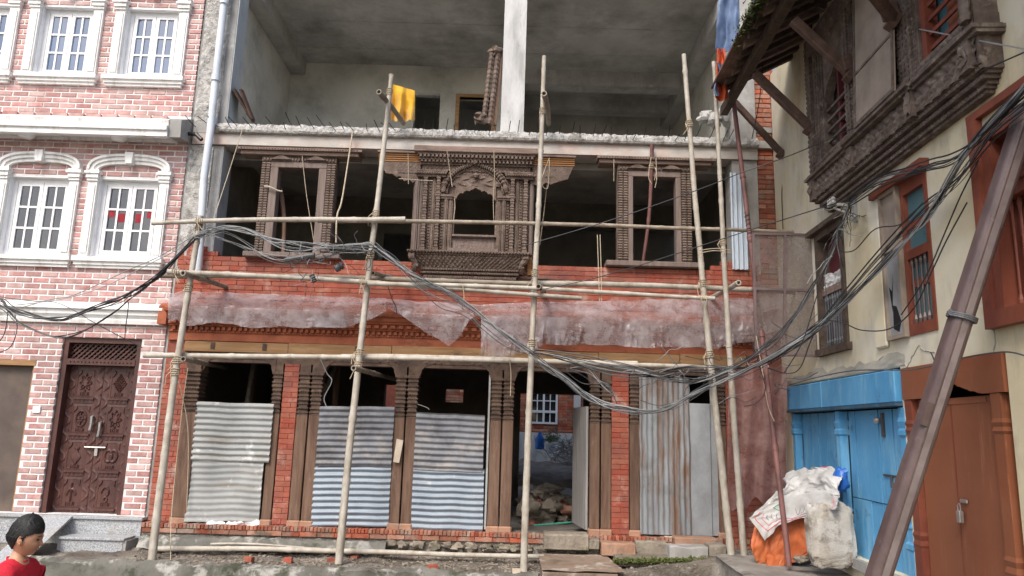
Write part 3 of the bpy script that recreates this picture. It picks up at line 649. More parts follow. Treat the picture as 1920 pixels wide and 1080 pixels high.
# beam and slab
q = MB(); q.relief(-4.40, 3.46, 5.57, SL0, .03, lambda u, z: .006 * mn.noise(Vector((u * 3, z * 9, 0))) + (.0 if z < 5.72 else -.012), .03); q.box(-4.64, 3.46, -.3, .015, 5.57, SL0); part(q, 'beam', 'concrete_light')
q = MB(); q.box(-4.64, 3.46, -3.2, .02, SL0, SL1); part(q, 'slab', 'concrete')
q = MB(); nu = 420
def edge(a, b):
    u = -4.4 + 7.86 * a; t = b
    j = .014 * mn.noise(Vector((u * 9, 0, 1))) + .01 * mn.noise(Vector((u * 31, b * 5, 1)))
    prof = [(.02, SL0 - .002), (.085, SL0 + .004), (.10, SL0 + .03), (.095, SL0 + .08), (.08, SL0 + .115), (.06, SL1 - .01), (-.1, SL1 + .004)]
    n_, z_ = prof[min(6, int(b * 6 + .01))]; return (u, n_ + j * (1 if b > .1 else .3), z_ + j * (1.4 if b > .5 else .2))
q.grid(edge, nu, 6); part(q, 'slab_edge', 'concrete_edge')
for i in range(52):
    u = -4.55 + 7.75 * i / 51 + random.uniform(-.05, .05); z = SL0 + random.uniform(.04, .14)
    dx = random.uniform(-.16, .02) if u < -1.5 else random.uniform(-.03, .08)
    q = MB(WLD); q.tube([(u, -.04, z - .01), (u + dx * .4, -.13, z + .02), (u + dx, -.2 - random.random() * .05, z + random.uniform(.05, .14))], .0055, 5)
    part(q, 'rebar', 'cable_dark')
# room shells: upper floor
CZ = 8.33; YB = 2.8; YR = 4.7
q = MB(WLD); q.box(-4.64, 3.46, .3, YR + .1, CZ, CZ + .15)
part(q, 'ceiling', 'ceiling')
for y in (1.3, 2.2): q = MB(WLD); q.box(-3.9, 3.04, y, y + .02, CZ - .006, CZ - .001); part(q, 'form_board_seam', 'ceiling')
for x in (-2.75, -1.2, 1.1): q = MB(WLD); q.box(x, x + .03, .31, 2.79, CZ - .0062, CZ - .0012); part(q, 'form_board_seam', 'ceiling')
q = MB(WLD); q.box(-4.62, -4.25, .3, YB, SL1, CZ); part(q, 'side_wall', 'plaster_in')
q = MB(WLD); q.box(-4.248, -3.98, .32, YB - .01, 8.08, CZ - .002); part(q, 'beam', 'ceiling')
q = MB(WLD); q.box(3.3, 3.46, .36, YR, SL1, CZ); part(q, 'side_wall', 'plaster_in')
q = MB(WLD); q.box(3.05, 3.298, .36, YR - .02, 8.02, CZ - .002); part(q, 'beam', 'concrete')
q = MB(WLD); q.box(.14, 3.048, YB, YB + .3, 8.04, CZ - .002); part(q, 'beam', 'concrete')
q = MB(WLD); q.box(.14, 3.048, 3.9, 4.15, 8.04, CZ - .002); part(q, 'beam', 'ceiling')
def QB(px, py): p = P(px, py, YB); return p.x, p.z
fr_ = lambda u, n, z: (u, YB - n, z)
q = MB(fr_)
d1x, d1z = QB(778, 175); d1x2, _ = QB(826, 175); d2x, d2z = QB(860, 182); d2x2, _ = QB(925, 182)
q.wall(-4.6, .12, SL1, CZ - .001, -.15, 0, [(d1x, d1x2, SL1, d1z), (d2x, d2x2, SL1, d2z)]); part(q, 'back_wall', 'plaster_in')
q = MB(fr_); q.box(d2x - .05, d2x + .02, -.1, .02, SL1, d2z + .001); q.box(d2x2 - .02, d2x2 + .05, -.1, .0201, SL1, d2z + .001); q.box(d2x - .05, d2x2 + .05, -.1, .021, d2z, d2z + .06); part(q, 'door_frame', 'timber_h')
q = MB(fr_); q.box(d1x, d1x2, -.1, .005, d1z - .03, d1z + .01); part(q, 'door_head', 'ceiling')
q = MB(WLD); q.box(-4.6, 3.4, YR, YR + .15, 3.0, CZ); part(q, 'back_wall', 'plaster_in')
q = MB(WLD); q.box(-.03, .12, YB + .16, YR - .01, SL1, CZ - .002); part(q, 'partition', 'plaster_in')
q = MB(WLD); q.box(-4.62, 3.44, 3.2, YR - .01, SL0, SL1 - .01); part(q, 'slab', 'concrete')
# first floor room
q = MB(WLD); q.box(-4.64, -4.26, .36, YB, 3.1, SL0 - .002); part(q, 'side_wall', 'shaded_wall')
q = MB(WLD); q.box(3.3, 3.46, .36, YR - .1, 3.1, SL0 - .002); part(q, 'side_wall', 'shaded_wall')
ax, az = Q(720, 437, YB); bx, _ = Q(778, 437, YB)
q = MB(fr_); q.wall(-4.62, 3.44, 3.1, SL0 - .004, -.15, 0, [(ax, bx, 3.1, az), (.2, 3.0, 3.1, 5.4)]); part(q, 'back_wall', 'shaded_wall')
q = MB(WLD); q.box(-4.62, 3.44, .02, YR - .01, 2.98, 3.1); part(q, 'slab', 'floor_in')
q = MB(WLD); q.box(-4.25, 3.29, .36, .66, 5.48, SL0 - .004); part(q, 'beam', 'ceiling')
q = MB(WLD); q.box(.2, 3.1, YB + .2, YB + .45, 5.42, 5.7); part(q, 'beam', 'ceiling')
# ground floor
GY = 4.0
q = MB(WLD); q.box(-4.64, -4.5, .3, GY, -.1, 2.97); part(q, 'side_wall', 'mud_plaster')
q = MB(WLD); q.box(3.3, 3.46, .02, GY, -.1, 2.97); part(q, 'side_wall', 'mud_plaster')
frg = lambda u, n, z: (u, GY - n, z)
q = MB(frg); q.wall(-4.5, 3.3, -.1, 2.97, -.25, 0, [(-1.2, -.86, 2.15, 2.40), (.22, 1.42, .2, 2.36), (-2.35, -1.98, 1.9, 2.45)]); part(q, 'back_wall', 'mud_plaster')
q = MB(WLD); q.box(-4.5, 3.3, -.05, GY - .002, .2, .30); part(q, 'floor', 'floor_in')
for x_ in (-2.7, -4.0): q = MB(WLD); q.box(x_, x_ + .08, 1.4, 1.48, .3, 2.97); part(q, 'prop', 'wood_v')
# ------------------- ground floor facade
def X(px, py): return P(px, py, 0).x
ZB = .385; ZT = 2.47; ZC = 1.80
piers = [(-4.655, X(322, 957)), (X(509, 983), X(538, 983)), (X(1146, 1006), X(1179, 1006)), (X(1367, 1000), 3.46)]
br = []
for a, c in piers:
    q = MB(); q.box(a, c, -.3, 0, ZB - .1, 2.5); part(q, 'brick_pier', 'mortar_red'); lay(FAC, a, c, ZB, 2.5, .008, .24, .068, .0045, out=br, off=int(a * 7) % 2)
posts = []
def pair(a, c): m = (a + c) / 2; posts.extend([(a, m - .004), (m + .004, c)])
posts.append((X(322, 957), X(353, 957))); posts.append((X(489, 965), X(509, 965))); pair(X(540, 970), X(587, 970))
pair(X(727, 980), X(772, 980)); pair(X(912, 985), X(958, 985)); pair(X(1104, 990), X(1146, 990)); posts.append((X(1180, 1000), X(1200, 1000))); posts.append((X(1348, 1000), X(1367, 1000)))
for i, (a, c) in enumerate(posts):
    uc = (a + c) / 2; hw = (c - a) / 2 - .004; nc = -.06
    q = MB(); q.rlathe(uc, nc, [(hw * .96, ZB + .06), (hw * .98, ZC)], .11 / max(hw, .01) if hw > .09 else 1.1)
    part(q, 'post', 'wood_v', bevel=.006)
    q = MB(); q.box(uc - hw - .012, uc + hw + .012, -.2, .045, ZB - .05, ZB + .06); part(q, 'post_base', 'stone_red', bevel=.015)
    prof = [(hw * .98, ZC)]; z = ZC; kk = 0; rn = 1.15
    pat = [(.9, .012), (1.04, .012), (1.04, .02), (.86, .008), (.86, .018), (1.0, .01), (1.0, .016), (.8, .01), (.82, .03), (.97, .01), (.97, .012), (.84, .008), (.84, .012)]
    while z < ZT - .16:
        sw, dz = pat[kk % len(pat)]; z += dz * .95; prof.append((hw * sw * (1.0 + .05 * sin(z * 9)), z)); kk += 1
    prof += [(hw * 1.1, z + .01), (hw * 1.1, z + .04), (hw * .95, z + .045), (hw * .95, ZT)]
    q = MB(); q.rlathe(uc, nc, prof, rn)
    nf = nc + hw * rn
    for zz in [ZC + .08 + .11 * j for j in range(5)]:
        q.beads(uc - hw * .85, uc + hw * .85, nf * 1 + .0, zz, .012, .034)
    part(q, 'turned_capital', 'wood_ring')
# lintel brackets with curved ends
op = [(posts[0][1], posts[1][0]), (posts[3][1], posts[4][0]), (posts[5][1], posts[6][0]), (posts[7][1], posts[8][0]), (posts[10][1], posts[11][0])]
for a, c in op:
    pts = [(a - .02, 2.62)]
    N_ = 14; r = .16
    pts = [(a - .03, 2.60), (a - .03, 2.34), (a + .01, 2.34)]
    for i in range(7): t = i / 6 * pi / 2; pts.append((a + .01 + r * (1 - cos(t)) + .012 * (i % 2), 2.36 + r * 1.0 * sin(t)))
    for i in range(7): t = (1 - i / 6) * pi / 2; pts.append((c - .01 - r * (1 - cos(t)) - .012 * (i % 2), 2.36 + r * 1.0 * sin(t)))
    pts += [(c - .01, 2.34), (c + .03, 2.34), (c + .03, 2.60)]
    # build as strips so the concave outline stays clean
    top = 2.60; q = MB(); low_ = pts[1:-1]
    for (u0_, z0_), (u1_, z1_) in zip(low_, low_[1:]):
        if u1_ - u0_ > 1e-4: q.loft([[(u0_, -.12, z0_), (u0_, .02, z0_), (u0_, .02, top), (u0_, -.12, top)], [(u1_, -.12, z1_), (u1_, .02, z1_), (u1_, .02, top), (u1_, -.12, top)]])
    q.relief(a, a + .3, 2.53, 2.6, .021, lambda u, z: .012 * max(0, sin(u * 60) * sin(z * 70)), .01); q.relief(c - .3, c, 2.53, 2.6, .021, lambda u, z: .012 * max(0, sin(u * 60) * sin(z * 70)), .01)
    part(q, 'carved_lintel', 'wood_ring')
q = MB(); q.box(-4.40, 3.2, -.2, .01, ZT + .0, 2.6); part(q, 'lintel_board', 'wood_ring')
segs = [-4.41, -3.0, -1.6, -.35, 1.2, 2.3, 3.2]
for i, (a, c) in enumerate(zip(segs, segs[1:])):
    q = MB(); q.box(a, c - .004, -.25, .05 + .006 * (i % 2), 2.602, 2.74 + .006 * (i % 3)); part(q, 'timber_beam', 'timber_h', bevel=.006)
q = MB()
for u in (-4.05, -3.35, -2.1): q = MB(); q.box(u, u + .055, .057, .062, 2.64, 2.73); part(q, 'beam_mortise', 'wood_ring')
# moulded terracotta cornice
q = MB(); q.box(-4.655, 3.46, -.25, .0, 2.5, 5.0 - 1.1)
part(q, 'wall_core', 'mortar_red')
prof = [(-.05, 2.752), (.04, 2.752), (.04, 2.86), (.06, 2.865), (.06, 2.885), (.045, 2.89), (.045, 2.94), (.08, 2.945), (.08, 2.965), (.10, 2.97), (.10, 3.02), (.14, 3.03), (.145, 3.055), (.18, 3.06), (.20, 3.10), (.26, 3.12), (.27, 3.16), (.24, 3.17), (.24, 3.19), (.19, 3.21), (.185, 3.235), (.13, 3.25), (.125, 3.275), (.07, 3.29), (.06, 3.31), (-.05, 3.32)]
q = MB(); q.extr(prof, -4.64, 3.30); part(q, 'cornice_moulding', 'terracotta')
q = MB(); q.dentils(-4.6, 3.28, .04, .085, 2.893, 2.938, .075); q.beads(-4.6, 3.28, .06, 2.875, .016, .038); part(q, 'dentil_row', 'terracotta', kind='stuff')
for i in range(72): u = -4.6 + (i + .2) * 7.88 / 72; q = MB(); q.box(u, u + .065, .10, .15, 2.972, 3.018, .004); part(q, 'dentil', 'terracotta')
q = MB(); q.extr([(-.05, 2.945), (.13, 2.95), (.12, 3.2), (.02, 3.25), (-.05, 3.25)], -4.78, -4.66); q.build('cornice_return', M['terracotta'], bd, label='broken terracotta cornice end over the pink house')
lay(FAC, -4.64, 3.42, 3.33, 3.935, .012, .24, .0672, .0045, out=br)
# stepped ends above the sill line
for i in range(4): lay(FAC, -4.62, -4.1 - .13 * i, 3.935 + i * .067, 3.935 + (i + 1) * .067, .012, .24, .067, .0045, out=br, off=i)
q = MB(); q.box(-4.62, -4.52, -.2, 0, 3.93, 4.2); q.box(-4.62, -4.14, -.2, 0, 3.93, 3.99); part(q, 'wall_core', 'mortar_red')
for i in range(2): lay(FAC, 2.75 + .14 * i, 3.42, 3.937 + i * .067, 4.004 + i * .067, .012, .24, .067, .0045, out=br, off=i)
emit(br, 'brick_red', bd)
# right brick pier beside the column
q = MB(); q.box(3.47, 3.74, -.3, -.03, .0, 7.4); part(q, 'brick_pier', 'mortar_red')
lst = lay(FAC, 3.462, 3.70, 3.4, 7.4, -.02, .23, .073, .012, off=1)
q = MB()
for fr, a, c, za, zb, n, th in lst: q.box(a, c, n - th, n + random.uniform(-.006, .006), za, zb, .006)
part(q, 'brickwork', 'brick_old', kind='stuff')
q = MB(); q.box(3.462, 3.69, -.3, .0, 6.0, 6.08); q.box(3.44, 3.72, -.3, .03, 5.75, 5.86); part(q, 'pier_cap', 'concrete')
# plinth
pl = thing('brick_plinth', 'long low brick and rubble stone plinth under the pillars', 'plinth', (-.6, -.1, 0))
q = MB(); q.box(-4.66, 3.46, -.25, .10, -.1, .37); q.build('core', M['dirt'], pl)
q = MB()
u = -4.66
while u < 3.4:
    wd = random.uniform(.042, .056); q.box(u, u + wd - .007, .0, .135 + random.uniform(-.006, .006), .325 + random.uniform(-.004, .0), .378 + random.uniform(-.006, .004), .004); u += wd
q.build('soldier_course', M['brick_old'], pl, kind='stuff')
emit(lay(FAC, -4.66, 3.4, .255, .322, .125, .225, .067, .009) , 'brick_old', pl, 300)
random.seed(5)
for i in range(46):
    u = -4.6 + i * .175 + random.uniform(-.03, .03)
    if u > 3.35: break
    if u < -1.5: continue
    stone(u, -.12 + random.uniform(-.02, .02), .195 + random.uniform(-.015, .015), .07, (random.uniform(1.05, 1.4), .9, random.uniform(.6, .85)), 'stone', i, parent=pl)
q = MB(WLD); q.grid(lambda a, b: (-4.6 + 3.1 * a, -.13 - .22 * b, .235 + .025 * mn.noise(Vector((a * 30, b * 3, 0))) - (.13 * sm(.45, 1, b))), 160, 8); q.build('mortar_ledge', M['kerb'], pl, smooth=True)
#@@WINDOWS
# ================================================================== carved wooden windows of the first floor
def hrel(u, z): return .011 * max(-.3, sin(u * 95) * sin(z * 80)) + .006 * mn.noise(Vector((u * 40, 3, z * 40)))
def cwindow(x0, x1, zb, zt, ji, jo, lint, sill, label):
    t = thing('carved_window_frame', label, 'window frame', ((x0 + x1) / 2, -.02, zb), 'carved wooden window frames on the brick sill')
    n0, n1 = -.10, .06
    for sg, e in ((1, x0), (-1, x1)):
        o0, o1 = sorted((e, e + sg * jo)); i0, i1 = sorted((e + sg * jo, e + sg * (jo + ji)))
        q = MB(); q.box(o0, o1, n0, n1 - .02, zb, zt)
        st = jo / 2
        for k_ in range(2):
            uc = o0 + (k_ + .5) * st
            q.rlathe(uc, n1 - .02, [(st * (.28 + .17 * (i % 2)), zb + .02 + (zt - zb - .04) * i / 70) for i in range(71)])
        q.vbeads(o0 + jo / 2, n1, zb + .02, zt - .02, .014, .034)
        q.build('carved_jamb', M['wood_carved'], t)
        q = MB(); q.box(i0, i1, n0, n1 - .005, zb, zt - .09); q.build('inner_jamb', M['wood_frame'], t, bevel=.006)
    q = MB(); q.box(x0 + jo, x1 - jo, n0 + .002, n1 - .004, zt - .09, zt - .005); q.build('inner_head', M['wood_frame'], t, bevel=.006)
    q = MB(); q.box(x0, x1, n0, n1, zt, zt + .075); q.dentils(x0 + .02, x1 - .02, n1, n1 + .02, zt + .012, zt + .04, .045); q.beads(x0 + .02, x1 - .02, n1, zt + .058, .014, .035)
    cx = (x0 + x1) / 2
    for c_ in (x0 + .28, x1 - .28): q.prism([(c_ - .14, zt + .02), (c_ + .14, zt + .02), (c_ + .05, zt + .065), (c_, zt + .09), (c_ - .05, zt + .065)], n1, n1 + .035)
    q.build('carved_head', M['wood_carved'], t)
    l0, l1 = lint
    q = MB(); q.box(l0, l1, n0 - .02, n1 + .05, zt + .078, zt + .135); q.build('lintel_board', M['wood_h'], t, bevel=.008)
    q = MB(); q.box(l0 - .03, l1 + .05, n0 - .02, n1 + .09, zt + .137, zt + .17); q.beads(l0, l1, n1 + .09, zt + .155, .014, .04); q.build('top_board', M['wood_h'], t)
    s0, s1 = sill
    q = MB(); q.box(s0, s1, n0 - .05, n1 + .06, zb - .075, zb - .002); q.build('sill_board', M['wood_frame'], t, bevel=.008)
    return t
x0, zt = Q(494, 303); x1, _ = Q(633, 303)
cwindow(x0, x1, 4.0, 5.33, .11, .13, (Q(456, 290)[0], Q(676, 290)[0]), (Q(460, 480)[0], Q(640, 480)[0]), 'tall grey carved window frame left of the pointed arch window')
x0, zt = Q(1157, 316); x1, _ = Q(1294, 316)
cwindow(x0, x1, 4.02, 5.35, .07, .15, (Q(1122, 300)[0], Q(1330, 300)[0]), (Q(1135, 500)[0], Q(1316, 500)[0]), 'tall grey carved window frame right of the pointed arch window, tied to a prop')
# --- central window
cw = thing('carved_arch_window', 'large carved wooden window with a pointed arch and cusped opening in the middle of the facade', 'window', (P(890, 520, -.1).x, -.1, 3.9))
def C(zx, zy, n=.15): p = P(680 + zx / 3.6, 260 + zy / 3.6, -n); return p.x, p.z
def cu(zx): return C(zx, 450)[0]
def cz(zy): return C(757, zy)[1]
def cpart(q, name, m='wood_carved', **k): return q.build(name, M[m], cw, **k)
cc = cu(757)
wu = lambda d: cc + d * (cu(1140) - cu(370)) / 770
Z_ = cz
# backing frame with opening
ow = .285
q = MB(); q.wall(wu(-425), wu(400), Z_(775), Z_(180), -.02, .05, [(cc - ow, cc + ow, Z_(640), Z_(300))]); cpart(q, 'backing_frame', 'wood_carved')
# cusped arch head: strips
zt0 = Z_(300); zs = Z_(405); pk = Z_(325)
q = MB(); N_ = 60
def cusp(t):                                   # t 0..1 left to right -> lower edge height
    x = abs(2 * t - 1)
    base = zs + (pk - zs) * (1 - x ** 1.9) ** .6 * .92
    sc_ = .030 * abs(sin(x * 3.2 * pi)) ** .6
    ptip = .05 * max(0, 1 - x / .12)
    return min(pk + .02, base - .03 + sc_ + ptip)
for i in range(N_):
    a, b = i / N_, (i + 1) / N_; ua, ub = cc - ow + 2 * ow * a, cc - ow + 2 * ow * b
    q.loft([[(ua, -.02, cusp(a)), (ua, .085, cusp(a)), (ua, .085, zt0 + .01), (ua, -.02, zt0 + .01)], [(ub, -.02, cusp(b)), (ub, .085, cusp(b)), (ub, .085, zt0 + .01), (ub, -.02, zt0 + .01)]])
q.relief(cc - .34, cc + .34, zt0 - .02, Z_(235), .086, lambda u, z: .018 * max(0, sin(u * 34 + 3 * sin(z * 30))) * abs(sin(z * 41 + u * 11)), .009)
cpart(q, 'cusped_arch')
# pointed arch (torana) with rope twist
pts = []
for i in range(33):
    t = -1 + 2 * i / 32; x = abs(t)
    zx = 757 + t * 215; zy = 360 - 185 * (1 - x ** 2.1) ** .62 - (26 * max(0, 1 - x / .22) ** 1.3)
    p = C(zx, zy); pts.append((p[0], p[1]))
for off, rad, n_ in ((0, .032, .12), (-.045, .014, .10), (.045, .016, .10)):
    q = MB(WLD); path = []
    for i, (u, z) in enumerate(pts):
        a = Vector(pts[max(0, i - 1)]); b = Vector(pts[min(32, i + 1)]); d = (b - a).normalized(); nn_ = Vector((-d.y, d.x))
        path.append((u + nn_.x * off, -n_, z + nn_.y * off))
    path = spline(path, 5); q.tube(path, [rad * (1 + .28 * sin(i * 1.25)) for i in range(len(path))], 8)
    cpart(q, 'arch_rib', 'wood_carved')
q = MB(); a_ = C(757, 150); q.lathe(a_[0], .13, [(.04, a_[1] - .05), (.05, a_[1] - .01), (.03, a_[1] + .02), (.045, a_[1] + .05), (.03, a_[1] + .08), (.012, a_[1] + .11)], 8); cpart(q, 'finial')
q = MB(); q.relief(cc - .3, cc + .3, Z_(240), Z_(190), .087, hrel, .01); q.lathe(cc, .12, [(.0, Z_(245) - .045), (.03, Z_(245) - .03), (.045, Z_(245)), (.03, Z_(245) + .03), (.0, Z_(245) + .045)], 8); cpart(q, 'arch_tympanum')
# side colonettes
def colon(d0_, d1_, style, za, zb_, n=.10):
    a, c = sorted((wu(d0_), wu(d1_))); uc = (a + c) / 2; hw = (c - a) / 2; q = MB()
    if style == 'plain':
        q.rlathe(uc, n, [(hw, za), (hw, zb_)], .8); q.box(uc - hw * .3, uc + hw * .3, n, n + hw * .8 + .012, za + .02, zb_ - .02)
    elif style == 'bead':
        q.box(a, c, .0, n, za, zb_); q.vbeads(uc, n, za, zb_, hw * .95, .042)
    else:
        N2_ = 64; q.rlathe(uc, n, [(hw * (.66 + .28 * ((i * 7) % 5 > 2) + .1 * ((i // 9) % 2)), za + (zb_ - za) * i / N2_) for i in range(N2_ + 1)], .95)
        q.rlathe(uc, n, [(hw * 1.02, za), (hw * 1.02, za + .05)], 1.0)
    return q
zlo, zhi = Z_(765), Z_(255)
for sg in (-1, 1):
    for d0_, d1_, stl, n in ((415, 385, 'plain', .06), (382, 362, 'plain', .05), (358, 325, 'turn', .11), (320, 300, 'bead', .07), (296, 272, 'plain', .07), (268, 236, 'turn', .12), (232, 212, 'bead', .08), (208, 184, 'plain', .09), (180, 152, 'plain', .07)):
        if sg > 0: d0_, d1_ = d0_ - 22 if d0_ > 380 else d0_, d1_ - 14 if d0_ > 380 else d1_
        zt_ = zhi if d0_ > 230 else Z_(385)
        cpart(colon(sg * d0_, sg * d1_, stl, zlo, zt_, n), 'colonette', 'wood_frame' if stl == 'plain' and d0_ > 300 else 'wood_carved')
q = MB(); q.box(wu(366), wu(394), .0, .05, Z_(900), Z_(270)); cpart(q, 'new_jamb', 'wood_new', label='new orange timber jamb strip')
for sg in (-1, 1):
    q = MB(); a, c = sorted((wu(sg * 150), wu(sg * 272))); q.box(a, c, .05, .135, Z_(392), Z_(378)); q.box(a + .01, c - .01, .05, .12, Z_(405), Z_(392)); cpart(q, 'capital')
    # rearing beasts beside the arch as clustered relief
    a, c = sorted((wu(sg * 205), wu(sg * 268))); q = MB(); q.relief(a, c, Z_(376), Z_(300), .1, lambda u, z: .04 * abs(mn.noise(Vector((u * 26, 1, z * 26)))) + .01, .008); cpart(q, 'carved_beast')
# sill panel
q = MB(); q.box(cc - ow, cc + ow, .0, .09, Z_(660), Z_(640)); q.box(cc - ow - .02, cc + ow + .02, .05, .11, Z_(655), Z_(645)); q.box(cc - ow, cc + ow, .0, .055, Z_(735), Z_(660)); q.box(cc - ow - .06, cc + ow + .06, .05, .12, Z_(765), Z_(738)); cpart(q, 'sill_panel', 'wood_frame')
q = MB(); q.relief(cc - ow + .03, cc + ow - .03, Z_(730), Z_(668), .056, lambda u, z: .006 * mn.noise(Vector((u * 30, 2, z * 30))), .012); cpart(q, 'carved_panel', 'wood_frame')
# upper cornice tiers
za = Z_(255)
def tier(d, z0, z1, n0, n1): q.box(wu(-d), wu(d - 8), n0, n1, z0, z1)
q = MB(); q.box(wu(-400), wu(-205), .0, .14, Z_(262), Z_(246)); q.box(wu(205), wu(392), .0, .14, Z_(262), Z_(246)); q.box(wu(-408), wu(-200), .0, .17, Z_(246), Z_(232)); q.box(wu(200), wu(400), .0, .17, Z_(246), Z_(232)); q.box(wu(-395), wu(-195), .0, .15, Z_(232), Z_(215)); q.box(wu(195), wu(388), .0, .15, Z_(232), Z_(215))
for s0, s1 in ((-405, -205), (205, 396)): q.beads(wu(s0), wu(s1), .17, Z_(240), .014, .034); q.beads(wu(s0), wu(s1), .15, Z_(225), .012, .03)
cpart(q, 'impost_moulding')
q = MB(); q.box(wu(-370), wu(370), .0, .10, Z_(215), Z_(178)); q.relief(wu(-360), wu(360), Z_(212), Z_(182), .101, hrel, .012); cpart(q, 'frieze')
q = MB(); q.box(wu(-385), wu(385), .0, .13, Z_(178), Z_(166)); q.dentils(wu(-385), wu(385), .13, .18, Z_(166), Z_(152), .055); q.box(wu(-385), wu(385), .0, .14, Z_(166), Z_(150)); cpart(q, 'dentil_band')
q = MB(); q.box(wu(-392), wu(392), .0, .17, Z_(150), Z_(139)); q.dentils(wu(-392), wu(392), .17, .22, Z_(139), Z_(124), .055); q.box(wu(-392), wu(392), .0, .18, Z_(139), Z_(122)); cpart(q, 'dentil_band')
q = MB(); q.box(wu(-400), wu(400), .0, .21, Z_(122), Z_(108)); q.beads(wu(-400), wu(400), .21, Z_(115), .014, .036); cpart(q, 'cornice_band')
q = MB(); q.box(wu(-425), wu(415), -.05, .24, Z_(108), Z_(68)); cpart(q, 'top_beam', 'wood_h', bevel=.01)
# wings
for sg in (-1, 1):
    q = MB(); P1 = [(385, 160), (600, 158), (672, 150), (620, 240), (575, 242), (545, 262), (520, 258), (490, 290), (455, 280), (430, 300), (385, 262)]
    if sg > 0: P1 = [(385, 160), (560, 158), (668, 152), (640, 218), (628, 245), (560, 265), (510, 285), (480, 272), (440, 298), (385, 285)]
    poly = [(wu(sg * d), Z_(z)) for d, z in P1]
    q.prism(poly, .0, .09); q.relief(*sorted((wu(sg * 400), wu(sg * 540))), Z_(235), Z_(170), .091, lambda u, z: .014 * abs(mn.noise(Vector((u * 22, 5, z * 22)))) + .002, .011)
    cpart(q, 'bracket_wing')
    q = MB(); a, c = sorted((wu(sg * 387), wu(sg * 672)))
    for k_ in range(4): q.box(a, c - .0, .0, .10 + .012 * k_, Z_(158 - k_ * 12), Z_(149 - k_ * 12))
    cpart(q, 'wing_slats', 'wood_new', label='fresh orange timber slats over the bracket wing')
    q = MB(); q.box(a - .01, c + .01, -.02, .17, Z_(110), Z_(98)); cpart(q, 'wing_board', 'wood_h')
# lower corbels
q = MB(); q.box(wu(-435), wu(385), -.02, .24, Z_(782), Z_(768)); q.beads(wu(-435), wu(385), .24, Z_(776), .02, .045); q.beads(wu(-430), wu(380), .22, Z_(790), .016, .04); q.box(wu(-428), wu(378), -.02, .21, Z_(797), Z_(782)); cpart(q, 'sill_moulding')
q = MB(); q.loft([[(wu(-425), .0, Z_(797)), (wu(375), .0, Z_(797)), (wu(375), .2, Z_(797)), (wu(-425), .2, Z_(797))], [(wu(-345), .0, Z_(880)), (wu(300), .0, Z_(880)), (wu(300), .1, Z_(880)), (wu(-345), .1, Z_(880))]])
cpart(q, 'splayed_base')
q = MB(); q.grid(lambda a, b: (wu(-380 + 40 * (1 - b)) + (wu(330 - 40 * (1 - b)) - wu(-380 + 40 * (1 - b))) * a, .105 + .10 * b + hrel(a * 1.5, b * .2), Z_(880) + (Z_(800) - Z_(880)) * b), 150, 16); cpart(q, 'carved_apron')
for k_, (d0_, d1_, za_, zb_, n) in enumerate(((-340, 310, 892, 880, .16), (-335, 305, 905, 892, .12), (-345, 312, 917, 905, .17), (-330, 300, 930, 917, .12), (-322, 292, 945, 930, .15), (-318, 288, 962, 945, .11))):
    q = MB(); q.box(wu(d0_), wu(d1_), -.02, n, Z_(za_), Z_(zb_)); q.beads(wu(d0_), wu(d1_), n, (Z_(za_) + Z_(zb_)) / 2, .012, .034); cpart(q, 'base_moulding')
for sg, d in ((-1, -375), (1, 325)):
    q = MB(WLD); c = Vector((wu(d), -.2, Z_(845)))
    q.tube(spline([c + Vector((sg * .07, .1, -.12)), c + Vector((sg * .01, .02, -.1)), c + Vector((sg * .0, -.02, -.02)), c + Vector((sg * .05, -.03, .04)), c + Vector((sg * .06, -.02, .09))], 4), [.02, .026, .03, .036, .04, .042, .04, .036, .034, .036, .04, .042, .045, .04, .036, .03, .02][:17], 8)
    q.blob((c.x + sg * .05, c.y - .04, c.z + .06), .05, 8, 6, .5, seed=3 + sg); q.blob((c.x, c.y + .0, c.z - .06), .045, 8, 6, .5, seed=5 + sg)
    q.bar((c.x - .01, c.y - .02, c.z - .02), (c.x - sg * .04, c.y - .06, c.z - .08), .025)
    cpart(q, 'carved_lion', 'wood_carved')
q = MB(); q.box(wu(308), wu(520), -.1, .05, Z_(955), Z_(912)); q.box(wu(314), wu(512), .05, .07, Z_(950), Z_(940)); q.box(wu(314), wu(512), .05, .08, Z_(928), Z_(918)); cpart(q, 'sill_extension', 'wood_h')
#@@RIGHT
# ================================================================== RIGHT CREAM HOUSE
rh = thing('cream_house', 'old cream plastered house with blue and brown shop fronts and a carved wooden balcony', 'house', RW(3, -.3, 0))
def rp_(b, name, m, parent=None, **k): return b.build(name, M[m], parent or rh, **k)
w1 = (1.45, 2.24, 2.67, 4.07); w2 = (3.16, 4.0, 2.60, 4.0); w3 = (4.83, 6.0, 2.62, 3.98)
blue = (.30, 3.30, .5, 2.35); brn = (3.33, 4.84, .3, 2.33)
q = MB(RW); q.wall(-.02, 9.5, -.1, 6.9, -.4, 0, [w1, w2, w3, blue, brn, (1.95, 5.05, 4.7, 6.2)]); rp_(q, 'wall', 'cream')
q = MB(RW); q.box(-.02, 9.5, -3.5, -3.4, -.1, 6.9); q.box(-.02, .0, -3.4, -.4, -.1, 6.9); q.box(9.4, 9.5, -3.4, -.4, -.1, 6.9); q.box(0, 9.4, -3.4, -.4, 2.42, 2.52); q.box(0, 9.4, -3.4, -.4, 6.9, 7.0); rp_(q, 'shell', 'mud_plaster')
# grey weather-worn render band with broken edge over the shop fronts
q = MB(RW); 
q.grid(lambda a, b: (.1 + 3.3 * a, .004 + .006 * mn.noise(Vector((a * 20, b * 4, 0))) + .004, 2.36 + (.10 + .10 * mn.noise(Vector((a * 7, 0, 7))) + .04 * mn.noise(Vector((a * 23, 0, 7)))) * b), 90, 4); rp_(q, 'peeled_render', 'dado')
